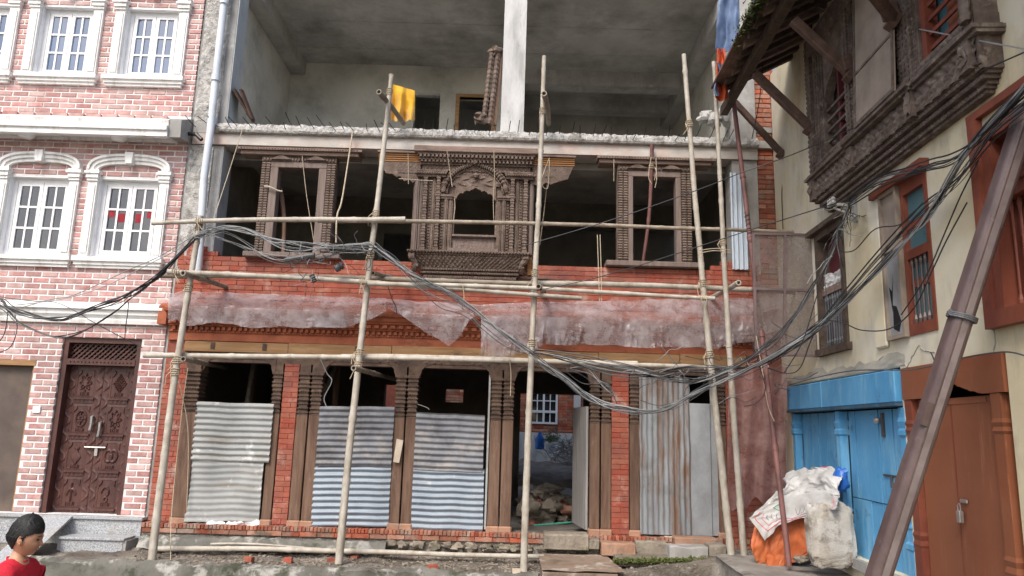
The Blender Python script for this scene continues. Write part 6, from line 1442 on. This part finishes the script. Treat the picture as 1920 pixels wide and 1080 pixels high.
bundle([(1593, 380, -2.75), (1650, 340, -3.1), (1720, 318, -3.6), (1780, 300, -4.0), (1840, 250, -4.5), (1930, 165, -5.2)], 9, .05, 'cable bundle passing under the carved balcony', seed=8, mats=('cable', 'cable_dark', 'cable_dark'))
bundle([(1440, 680, -2.1), (1520, 620, -2.4), (1580, 560, -2.7), (1660, 470, -3.2), (1730, 400, -3.8), (1800, 330, -4.3), (1860, 250, -4.7), (1935, 190, -5.1)], 8, .055, 'dark cable bundle crossing in front of the teal window', seed=9, mats=('cable', 'cable_dark'))
bundle([(1060, 690, -1.1), (1100, 700, -1.1), (1140, 730, -1.15), (1155, 745, -1.2)], 6, .10, 'frayed wire ends hanging in front of the doorway arch', seed=10, r=.0045, mats=('cable_lt', 'cable'))
bundle([(1040, 668, -1), (1180, 700, -1.2), (1290, 690, -1.4), (1400, 692, -1.8), (1480, 650, -2.2), (1550, 590, -2.5)], 6, .05, 'loose cables above the rusty corrugated sheet', seed=11, mats=('cable', 'cable_dark', 'cable_lt'), r=.005)
singles = [
 ([(-30, 552, -.7), (59, 564, -.7), (104, 567, -.7), (139, 582, -.7), (184, 609, -.7), (267, 652, -.3)], 'single cable dropping to the lattice over the carved door', 'cable'),
 ([(39, 577, -.7), (98, 561, -.7), (142, 552, -.7), (237, 508, -.7), (300, 480, -.7), (366, 440, -.8)], 'upper thin wire crossing the pink house', 'cable_lt'),
 ([(30, 572, -.7), (120, 560, -.7), (200, 535, -.7), (290, 490, -.7), (364, 452, -.8)], 'lower thin wire crossing the pink house', 'cable_lt'),
 ([(241, 567, -.7), (239, 590, -.6), (236, 610, -.4), (234, 634, -.1)], 'short cable hanging down to the carved door head', 'cable_dark'),
 ([(15, 580, -.7), (12, 610, -.7), (6, 630, -.7), (-6, 646, -.7)], 'short cable loop at the left edge', 'cable_dark'),
 ([(28, 590, -.7), (32, 617, -.7), (20, 650, -.7), (-5, 662, -.7)], 'longer cable loop at the left edge', 'cable_dark'),
 ([(985, 460, -1), (1157, 409, -1.3), (1311, 355, -1.7), (1385, 326, -2), (1500, 284, -2.4), (1700, 195, -3.6), (1925, 96, -5.2)], 'long straight wire rising across the right carved frame', 'cable_dark'),
 ([(990, 548, -1), (1100, 525, -1.1), (1207, 495, -1.4), (1376, 441, -1.9), (1500, 402, -2.4), (1595, 372, -2.75)], 'lower straight wire rising to the bracket', 'cable_dark'),
 ([(1480, -8, -1.5), (1560, 22, -2.2), (1700, 50, -3.4), (1925, 93, -5.4)], 'pale twisted rope stretched across the balcony', 'cable_lt'),
 ([(1813, 380, -4.3), (1775, 450, -4.1), (1750, 503, -4.0), (1714, 577, -3.8), (1669, 616, -3.5), (1616, 619, -3.1), (1580, 605, -2.8), (1550, 600, -2.6)], 'loose cable looping below the teal window', 'cable_dark'),
 ([(1835, 300, -4.5), (1800, 370, -4.4), (1770, 440, -4.2), (1735, 520, -4), (1690, 590, -3.6)], 'thin cable dangling beside the teal window', 'cable_dark'),
 ([(1463, 200, -.3), (1470, 300, -.3), (1466, 360, -.3), (1468, 430, -.3)], 'thin cable running down the cream wall corner', 'cable_dark'),
 ([(1445, 0, -1.6), (1435, 60, -1.4), (1425, 180, -1.3), (1410, 260, -1.3)], 'string dangling from the eave', 'cable_dark'),
 ([(1540, 600, -2.4), (1520, 640, -2.3), (1500, 690, -2), (1475, 700, -1.9), (1440, 690, -1.9)], 'curled cable end left of the blue shop front', 'cable_dark'),
 ([(1555, 480, -2.6), (1530, 560, -2.5), (1505, 640, -2.4), (1470, 700, -2.2)], 'slack cable before the mesh screen', 'cable_dark'),
 ([(1480, 722, -.5), (1530, 708, -1.0), (1600, 695, -1.9), (1690, 694, -3.2), (1730, 690, -3.4), (1800, 672, -4.1), (1880, 660, -4.75), (1925, 668, -5)], 'cable stapled along the top of the shop fronts', 'cable'),
 ([(1560, 470, -2.6), (1600, 470, -2.8), (1640, 430, -3), (1690, 420, -3.4), (1730, 380, -3.8)], 'thin cable crossing the open shutter', 'cable_dark'),
 ([(600, 672, -.75), (613, 700, -.7), (622, 715, -.7), (608, 745, -.7), (612, 762, -.7)], 'pale string hanging in front of the second shop opening', 'cable_lt'),
 ([(783, 758, -.1), (800, 764, -.1), (805, 768, -.1)], 'short wire behind the third corrugated sheet', 'cable_lt'),
 ([(1240, 650, -.9), (1280, 700, -.95), (1290, 740, -1), (1240, 760, -1.1), (1200, 750, -1.1)], 'wire loop in front of the right brick pier', 'cable'),
 ([(1410, 640, -1.7), (1425, 690, -1.7), (1435, 730, -1.7), (1420, 755, -1.7), (1395, 762, -1.7)], 'dark wire end hooked on the rusty pipe', 'cable_dark'),
 ([(725, 530, -.5), (735, 560, -.5), (742, 575, -.45), (744, 588, -.42)], 'black wire hanging over the pointed plastic sheet', 'cable_dark'),
 ([(1760, 760, -3.6), (1755, 690, -3.4), (1745, 660, -3.4)], 'thin wire above the brown shop front', 'cable_dark')]
random.seed(9)
for p, l, m_ in singles: wire(p, .0058, m_, l)
random.seed(14)
tg = thing('wire_tangle', 'tangle of cut wires and taped joints at the left frame', 'cables', P(620, 500, -1.02))
for i in range(34):
    x, y = random.choice(((600, 490), (640, 470), (640, 505), (585, 520), (560, 485), (700, 470))); p = []; px, py = x + random.uniform(-15, 15), y + random.uniform(-10, 10)
    vx, vy = random.uniform(-9, 9), random.uniform(-9, 9)
    for k_ in range(5): p.append(P(px, py, -1.02 + random.uniform(-.06, .06))); px += vx + random.uniform(-9, 9); py += vy + random.uniform(-7, 8)
    q = MB(WLD); q.tube(spline(p, 5), .004, 4); q.build('wire', M[random.choice(('cable', 'cable_lt', 'cable_dark'))], tg)
for (p0, p1, r) in (((532, 488), (590, 478), .032), ((584, 515), (590, 528), .035), ((628, 505), (643, 497), .05)):
    a = P(*p0, -1.03); b = P(*p1, -1.03); q = MB(WLD); q.tube([a + (b - a) * i / 8 for i in range(9)], [r * (.6 + .5 * abs(sin(i * 1.3))) for i in range(9)], 8); q.build('taped_joint', M['cable'], tg, smooth=True)
tg = thing('wire_tangle', 'tangle of grey wires tied around the right uprights', 'cables', P(1380, 700, -1.3))
for i in range(46):
    x, y = random.choice(((1290, 705), (1340, 690), (1390, 690), (1430, 680), (1480, 650), (1240, 700), (1440, 720))); p = []; px, py = x + random.uniform(-30, 30), y + random.uniform(-25, 25)
    vx, vy = random.uniform(-22, 22), random.uniform(-9, 9)
    for k_ in range(5): p.append(P(px, py, -1.35 + random.uniform(-.25, .1))); px += vx + random.uniform(-14, 14); py += vy + random.uniform(-12, 12)
    q = MB(WLD); q.tube(spline(p, 5), .0038, 4); q.build('wire', M[random.choice(('cable', 'cable_lt', 'cable_dark'))], tg)
tg = thing('wire_tangle', 'tangle of wires at the insulator bracket below the balcony', 'cables', P(1590, 430, -2.75))
for i in range(26):
    px, py = random.choice(((1590, 380), (1570, 430), (1560, 480), (1600, 400))); p = []; vx, vy = random.uniform(-10, 6), random.uniform(-3, 22)
    for k_ in range(5): p.append(P(px, py, -2.8 + random.uniform(-.1, .1))); px += vx + random.uniform(-8, 8); py += vy + random.uniform(-8, 8)
    q = MB(WLD); q.tube(spline(p, 5), .004, 4); q.build('wire', M[random.choice(('cable', 'cable_lt', 'cable_dark'))], tg)
ropes = [([(456, 238, -.12), (430, 320, -.4), (400, 412, -.85)], 'rope slanting from the slab to the left upright'),
 ([(661, 248, -.12), (642, 370, -.5), (632, 405, -.88), (630, 455, -.95)], 'thick rope holding the ledger at the left frame'),
 ([(566, 284, -.1), (574, 360, -.05), (588, 450, .0)], 'thin rope hanging inside the left carved frame'),
 ([(765, 288, -.3), (766, 345, -.3)], 'thin string on the left bracket wing'), ([(838, 282, -.4), (845, 330, -.3), (848, 350, -.3)], 'left string over the pointed arch'),
 ([(926, 282, -.4), (927, 330, -.35), (925, 375, -.3), (926, 415, -.25)], 'right string over the pointed arch'), ([(852, 372, -.25), (853, 390, -.25), (849, 420, -.25)], 'short rope in the cusped opening'),
 ([(1030, 296, -.3), (1015, 340, -.35), (1027, 352, -.3), (1030, 300, -.3), (1022, 380, .1), (1012, 460, .2)], 'rope hanging from the right bracket wing'),
 ([(1120, 440, -.75), (1122, 500, -.8), (1124, 565, -.9)], 'left of two strings between the ledgers'), ([(1125, 440, -.75), (1127, 500, -.8), (1128, 565, -.9)], 'right of two strings between the ledgers'),
 ([(1151, 298, -.2), (1151, 340, -.15)], 'short string at the left of the right frame'), ([(1221, 295, -.2), (1216, 330, -.2), (1222, 345, -.2)], 'rope tied to the prop in the right frame'), ([(1230, 297, -.2), (1231, 335, -.2), (1228, 352, -.2)], 'second rope tied to the prop in the right frame'),
 ([(1310, 470, -.9), (1340, 466, -.95), (1368, 469, -.9)], 'upper rope tying the two right uprights'), ([(1311, 475, -.9), (1340, 470, -.95), (1369, 474, -.9)], 'lower rope tying the two right uprights'),
 ([(748, 335, -.2), (790, 338, -.22), (812, 339, -.25)], 'rope lashed across the left side of the arch window'), ([(955, 674, -.75), (958, 700, -.7), (957, 742, -.7)], 'string hanging from the low ledger before the post pair'),
 ([(1418, 630, -1.6), (1430, 700, -1.6), (1440, 760, -1.6), (1452, 790, -1.6)], 'loose string beside the rusty pipe'), ([(328, 690, -.3), (352, 800, -.1), (350, 960, -.1)], 'plumb string in front of the left wooden post'),
 ([(320, 1070, -.9), (322, 960, -.2), (340, 780, -.1), (352, 690, -.1)], 'thin mason string at the left pier'), ([(868, 536, -.95), (870, 560, -.95), (866, 580, -.95)], 'short string on the front ledger')]
for i, (p, l) in enumerate(ropes): wire(p, .0055 if i != 1 else .011, 'rope', l, name='rope', cat='rope')
random.seed(77)
for i, (px, py, w_) in enumerate(((405, 971, .12), (440, 974, .09), (475, 970, .15))):
    c = P(px, py, -.02); q = MB(WLD); q.blob((c.x, -.03, .38), .05, 12, 8, .5, (w_ * 20, 1.2, .9), i + 3); tag(q.build('mortar_heap', M['mortar_white'], smooth=True), ('left', 'middle', 'right')[i] + ' pale mortar heap at the foot of the leftmost sheet', 'mortar', 'mortar heaps')
#@@YARD
# ================================================================== BACK YARD SEEN THROUGH THE DOORWAY
YH = 9.0
hy = thing('yard_house', 'brick house with a pale blue window behind the yard seen through the doorway', 'house', (1.2, YH, 0))
fy = lambda u, n, z: (u, YH - n, z)
wx0, wz1 = Q(1003, 732, YH); wx1, wz0 = Q(1045, 795, YH); wz0 = P(1020, 795, YH).z; wx0 -= .12
q = MB(fy); zy = P(1050, 812, YH).z
q = MB(fy); q.wall(-6, 5, zy, 4.6, -.2, 0, [(wx0, wx1, wz0, wz1)]); q.build('wall', M['mortar_red'], hy)
b_ = lay(fy, -2.1, 2.3, zy + .02, zy + 1.8, .008, .24, .07, .01, holes=[(wx0, wx1, wz0, wz1)]); emit(b_, 'brick_old', hy, 240, key=lambda b: abs(b[1] - 1.0) + abs(b[3] - 2.2) * .4)
q = MB(fy); q.box(-6, 5, -.25, .04, -.1, zy - .002); q.build('plinth', M['plaster_blue'], hy)
q = MB(fy); x_, _ = Q(1075, 800, YH); q.box(x_, x_ + .17, .0, .1, zy, 3.6); q.build('pillar', M['plaster_blue'], hy)
q = MB(fy); q.box(wx0, wx1, -.1, .03, wz0, wz0 + .05); q.box(wx0, wx1, -.1, .03, wz1 - .05, wz1)
n_ = 3
for i in range(3): u = wx0 + (wx1 - wx0 - .05) * i / 2; q.box(u, u + .05, -.1, .031, wz0, wz1)
q.box(wx0, wx1, -.1, .028, wz0 + .28, wz0 + .34)
wn = q.build('window', M['pvc'], hy)
for i in range(2):
    u0_ = wx0 + .05 + (wx1 - wx0 - .05) * i / 2; u1_ = wx0 + (wx1 - wx0 - .05) * (i + 1) / 2
    q = MB(fy); q.box((u0_ + u1_) / 2 - .012, (u0_ + u1_) / 2 + .012, -.05, .0, wz0, wz1); q.box(u0_, u1_, -.05, .001, wz0 + .57, wz0 + .595); q.build('glazing_bar', M['pvc'], hy and wn)
    q = MB(fy); q.box(u0_, u1_, -.06, -.055, wz0, wz1); q.build('pane', M['glass_dark'], wn)
q = MB(WLD); q.grid(lambda a, b: (-5 + 10 * a, 4.2 + 5 * b, .32 + .05 * mn.noise(Vector((a * 30, b * 12, 0)))), 40, 20); setkind(q.build('yard_ground', M['dirt']))
for i in range(5):
    x0_ = P(1000 + i * 16, 870 - i * 12, 6.6 + .25 * i).x; q = MB(WLD); q.box(x0_, 3.0, 6.5 + .26 * i, 6.5 + .26 * (i + 1) + (.6 if i == 4 else 0), .3, .75 + .16 * i); 
    if i == 0: ys = thing('yard_steps', 'concrete steps rising in the yard behind the doorway', 'steps', (2, 6.5, .3))
    q.build('step', M['concrete_light'], ys)
random.seed(31)
def pile(name, cfn, n, rr_, m, lab, cat, z0):
    for i in range(n):
        x, y, z = cfn(i); o = stone(x, y, z, random.uniform(*rr_), (random.uniform(.9, 1.6), 1, random.uniform(.5, .9)), m if i % 4 else 'brick_old', 100 + i, name='rubble')
        tag(o, lab, cat, 'rubble heap just inside the doorway')
def pf(i): t = i / 40; return (.35 + random.uniform(0, .85) * (1 - t * .2), 1.3 + random.uniform(0, 1.4), .33 + .42 * t * random.uniform(.6, 1.1))
pile('rubble', pf, 40, (.07, .16), 'stone', 'broken stone or brick in the rubble heap inside the doorway', 'rubble', .3)
q = MB(WLD); q.grid(lambda a, b: (.2 + 1.4 * a, 2.6 + 3.6 * b, .75 + .28 * b + .1 * mn.noise(Vector((a * 4, b * 5, 0)))), 40, 40); tag(q.build('soil_heap', M['stone'], smooth=True), 'grey soil heap behind the doorway rubble', 'soil'); bpy.context.scene.objects['soil_heap']['kind'] = 'stuff'
q = MB(WLD)
for i in range(160):
    c = Vector((random.gauss(1.35, .2), random.gauss(6.0, .2), random.uniform(1.05, 1.5))); d_ = Vector((random.gauss(0, 1), random.gauss(0, 1), random.gauss(.2, .7))).normalized() * random.uniform(.15, .4)
    q.tube([c, c + d_ * .5 + Vector((0, 0, .03)), c + d_], .008, 4)
tag(q.build('twig_pile', M['cable_lt']), 'heap of dry twigs on the yard steps', 'twigs')['kind'] = 'stuff'
c = P(1012, 832, 6.8); q = MB(WLD); q.lathe(c.x, c.y, [(.1, c.z - .12), (.11, c.z + .1), (.05, c.z + .2), (.03, c.z + .26)], 10); tag(q.build('blue_jar', M['blue_bag'], smooth=True), 'dark blue water jar in the yard', 'jar')
pt_ = thing('potted_plant', 'small green plant in a pale blue pot in the yard', 'plant', P(1034, 848, 6.7)); c = P(1034, 842, 6.7)
q = MB(WLD); q.lathe(c.x, c.y, [(.09, c.z - .1), (.13, c.z + .1)], 12); q.build('pot', M['pvc'], pt_)
q = MB(WLD)
for i in range(200):
    e = c + Vector((random.gauss(0, .08), random.gauss(0, .08), .16 + abs(random.gauss(0, .1)))); l = Vector((random.gauss(0, 1), random.gauss(0, 1), random.gauss(.3, 1))).normalized() * .07; x = l.orthogonal().normalized() * .015; k_ = len(q.V); q.V += [tuple(e - x), tuple(e + x), tuple(e + l)]; q.F.append((k_, k_ + 1, k_ + 2))
q.build('leaves', M['leaf'], pt_)
q = MB(WLD); q.tube(spline([P(1000, 985, .6), P(1040, 982, .8), P(1085, 978, 1.0)], 6), .012, 6); tag(q.build('green_hose', M['green_pipe']), 'green hose on the doorway floor', 'hose')
#@@BOY
# ================================================================== BOY
HC = P(50, 1006, -5.62)
boy = thing('person', 'boy with short black hair in a red shirt walking past at the lower left', 'person', (HC.x, HC.y, -.15))
def headf(d, hair=False):
    f, s_, z = d.x, d.y, d.z                     # x forward, y side, z up
    R = Vector((.088, .070, .105))
    jaw = 1 - .30 * sm(0.0, -1.0, z) * 1.0; p = Vector((f * R.x, s_ * R.y * jaw, z * R.z))
    if f > 0: p.x -= .010 * (f ** 3) * (1 if z > -.2 else .6)
    if f < 0 and z < -.2: p.x *= 1 - .35 * sm(-.2, -.9, z)
    p.x += .006 if (f < 0 and z > 0) else 0
    g_ = lambda a, b, wa, wb: math.exp(-((s_ - a) / wa) ** 2 - ((z - b) / wb) ** 2) if f > 0 else 0
    if not hair:
        p.x += .013 * g_(0, -.27, .17, .12) + .009 * g_(0, -.14, .16, .18) + .006 * g_(0, .12, .6, .1) - .008 * g_(.36, -.03, .18, .09) - .008 * g_(-.36, -.03, .18, .09)
        p.x += .009 * g_(0, -.50, .28, .05) + .007 * g_(0, -.61, .25, .05) - .003 * g_(0, -.55, .3, .02) + .014 * g_(0, -.84, .3, .12) + .008 * g_(.5, -.35, .25, .2) + .008 * g_(-.5, -.35, .25, .2)
    return p
yaw = math.radians(13); pit = math.radians(9)
def hw(p):
    p = Vector((p.x * cos(pit) + p.z * sin(pit), p.y, -p.x * sin(pit) + p.z * cos(pit)))
    return HC + Vector((p.x * cos(yaw) - p.y * sin(yaw), p.x * sin(yaw) + p.y * cos(yaw), p.z))
def sph(fn, nu=72, nv=54, keep=None):
    q = MB(WLD)
    def g2(a, b): th = 2 * pi * a; ph = pi * b; d = Vector((sin(ph) * cos(th), sin(ph) * sin(th), cos(ph))); return tuple(hw(fn(d)))
    ids = [[q.v(*g2(i / nu, j / nv)) for j in range(nv + 1)] for i in range(nu)]
    for i in range(nu):
        for j in range(nv):
            th = 2 * pi * (i + .5) / nu; ph = pi * (j + .5) / nv; d = Vector((sin(ph) * cos(th), sin(ph) * sin(th), cos(ph)))
            if keep and not keep(d): continue
            q.F.append((ids[i][j], ids[(i + 1) % nu][j], ids[(i + 1) % nu][j + 1], ids[i][j + 1]))
    return q
# body: one skinned figure, head merged on the neck
def skin(name, J, E, m, parent, sub=2):
    me = bpy.data.meshes.new(name); o0 = Vector(J[0][0]); me.from_pydata([tuple(Vector(j[0]) - o0) for j in J], E, [])
    ob = bpy.data.objects.new(name, me); COL.objects.link(ob); ob.parent = parent; ob.location = o0 - loc_of(parent); WL[ob.name] = o0
    md = ob.modifiers.new('skin', 'SKIN'); me.materials.append(M[m])
    for i, j in enumerate(J): me.skin_vertices[0].data[i].radius = (j[1], j[1] if len(j) < 3 else j[2])
    me.skin_vertices[0].data[0].use_root = True; md.use_smooth_shade = True
    ss = ob.modifiers.new('sub', 'SUBSURF'); ss.levels = sub; ss.render_levels = sub; return ob
gx0 = HC.x; gy0 = HC.y; B_ = lambda x, y, z: (gx0 + x, gy0 + y, z)
ZK = lambda z: -.15 + (z + .15) * (HC.z + .15) / 1.31
head = sph(headf); head.build('head', M['skin'], boy, smooth=True)
def hairf(d):
    p = headf(d, True); n = mn.noise(Vector((d.x * 4, d.y * 26, d.z * 4))); k_ = 1.085 + .008 * n + .05 * max(0, d.z) + .05 * max(0, d.x) * max(0, d.z)
    return Vector((p.x * k_ + (-.006), p.y * (k_ + .02), p.z * k_ + .006))
def hk(d):
    x = d.x
    if x > .62: lim = .22
    elif x > .22: lim = .22 - .20 * (.62 - x) / .40
    elif x > .02: lim = -.22
    elif x > -.22: lim = .02
    else: lim = -.35 - .42 * min(1, (-x - .22) / .5)
    return d.z > lim + .035 * mn.noise(Vector((d.x * 14, d.y * 14, 3)))
hq = sph(hairf, 96, 70, hk); ho = hq.build('hair', M['hair'], boy, smooth=True)
sdm = ho.modifiers.new('solid', 'SOLIDIFY'); sdm.thickness = .008; sdm.offset = -1
q = MB(WLD)
random.seed(4)
for i in range(700):
    th = random.uniform(0, 2 * pi); z_ = random.uniform(-.1, 1); r_ = math.sqrt(max(0, 1 - z_ * z_)); d = Vector((r_ * cos(th), r_ * sin(th), z_))
    if not hk(d) or (d.x > -.1 and d.z < .45): continue
    k_ = (.10, 0, -.07) if d.x > .1 else (-.05, 0, -.14)
    d1_ = (d + Vector(k_)).normalized(); d2_ = (d + Vector(k_) * 2).normalized()
    q.tube([hw(hairf(d) * 1.004), hw(hairf(d1_) * 1.012), hw(hairf(d2_) * 1.010)], [.0014, .0014, .0006], 3)
q.build('hair_strands', M['hair'], boy)
for sg in (-1, 1):
    c = hw(Vector((-.006, sg * .067, -.012))); q = MB(WLD); q.blob(tuple(c), .026, 12, 9, .12, (.66, .36, 1.0)); q.build('ear', M['skin'], boy, smooth=True)
    c = hw(Vector((-.002, sg * .0735, -.01))); q = MB(WLD); q.tube([c + Vector((.012 * cos(t), sg * .0 - .002, .02 * sin(t))) for t in [i * .42 for i in range(2, 13)]], .0035, 6); q.build('ear_rim', M['skin'], boy, smooth=True)
    c = hw(Vector((.0705, sg * .026, -.004))); q = MB(WLD); q.blob(tuple(c), .0088, 10, 8, 0, (.6, 1.3, .38)); q.build('eye', M['eye'], boy, smooth=True)
    if sg > 0: continue
    q = MB(WLD); q.tube([hw(Vector((.081, sg * .012, .016))), hw(Vector((.081, sg * .03, .02))), hw(Vector((.070, sg * .044, .014)))], [.002, .0032, .0015], 5); q.build('eyebrow', M['hair'], boy)
q = MB(WLD); q.tube([hw(Vector((.0745, -.02, -.058))), hw(Vector((.0865, 0, -.056))), hw(Vector((.0745, .02, -.058)))], [.001, .003, .001], 6); q.build('lips', M['lip'], boy, smooth=True)
zH = HC.z
J = [(B_(-.02, 0, ZK(.58)), .10, .085), (B_(-.03, 0, ZK(.72)), .10, .08), (B_(-.03, 0, ZK(.86)), .11, .08), (B_(-.035, 0, zH - .17), .072, .05), (B_(-.035, 0, zH - .105), .034), (B_(-.02, 0, zH - .05), .036),
     (B_(-.03, -.12, zH - .18), .042), (B_(-.07, -.17, ZK(.74)), .032), (B_(.02, -.18, ZK(.56)), .023), (B_(.04, -.18, ZK(.50)), .02), (B_(-.03, .12, zH - .18), .042), (B_(.02, .17, ZK(.74)), .032), (B_(.12, .16, ZK(.58)), .023), (B_(.16, .15, ZK(.53)), .02),
     (B_(-.02, -.065, ZK(.50)), .07), (B_(.09, -.07, ZK(.24)), .045), (B_(.05, -.07, ZK(-.07)), .03), (B_(.16, -.07, ZK(-.11)), .026), (B_(-.02, .065, ZK(.50)), .07), (B_(-.02, .07, ZK(.2)), .045), (B_(-.16, .07, ZK(-.03)), .03), (B_(-.09, .07, ZK(-.11)), .026)]
E = [(0, 1), (1, 2), (2, 3), (3, 4), (4, 5), (3, 6), (6, 7), (7, 8), (8, 9), (3, 10), (10, 11), (11, 12), (12, 13), (0, 14), (14, 15), (15, 16), (16, 17), (0, 18), (18, 19), (19, 20), (20, 21)]
skin('body', J, E, 'skin', boy)
for (wx, wy, wz) in ((.04, -.18, ZK(.50)), (.16, .15, ZK(.53))):
    for k_ in range(5):
        q = MB(WLD); a = Vector(B_(wx - .012 + .009 * k_ if k_ else wx + .02, wy, wz - .02)); L_ = (.035, .05, .056, .052, .042)[k_]; dx = .02 if k_ == 0 else .003 * (k_ - 2)
        q.tube([a, a + Vector((dx, 0, -L_ * .5)), a + Vector((dx + .006, .0, -L_))], [.0075, .007, .005], 6); q.build('finger', M['skin'], boy, smooth=True)
J = [(B_(-.02, 0, ZK(.56)), .125, .11), (B_(-.03, 0, ZK(.72)), .122, .10), (B_(-.03, 0, ZK(.86)), .125, .095), (B_(-.035, 0, zH - .16), .10, .078), (B_(-.035, 0, zH - .102), .052),
     (B_(-.03, -.125, zH - .19), .055), (B_(-.055, -.16, ZK(.80)), .05), (B_(-.03, .125, zH - .19), .055), (B_(.0, .16, ZK(.80)), .05)]
skin('shirt', J, [(0, 1), (1, 2), (2, 3), (3, 4), (3, 5), (5, 6), (3, 7), (7, 8)], 'shirt', boy)
J = [(B_(-.02, 0, ZK(.54)), .122, .10), (B_(-.02, -.068, ZK(.47)), .085), (B_(.07, -.07, ZK(.30)), .07), (B_(-.02, .068, ZK(.47)), .085), (B_(-.02, .07, ZK(.27)), .07)]
skin('shorts', J, [(0, 1), (1, 2), (0, 3), (3, 4)], 'shorts', boy)
q = MB(WLD); c = Vector(B_(-.036, 0, zH - .112)); q.tube([c + Vector((.05 * cos(t * .5), .048 * sin(t * .5), .01 * -cos(t * .5) - .012)) for t in range(14)], .006, 6); q.build('collar', M['shirt'], boy, smooth=True)
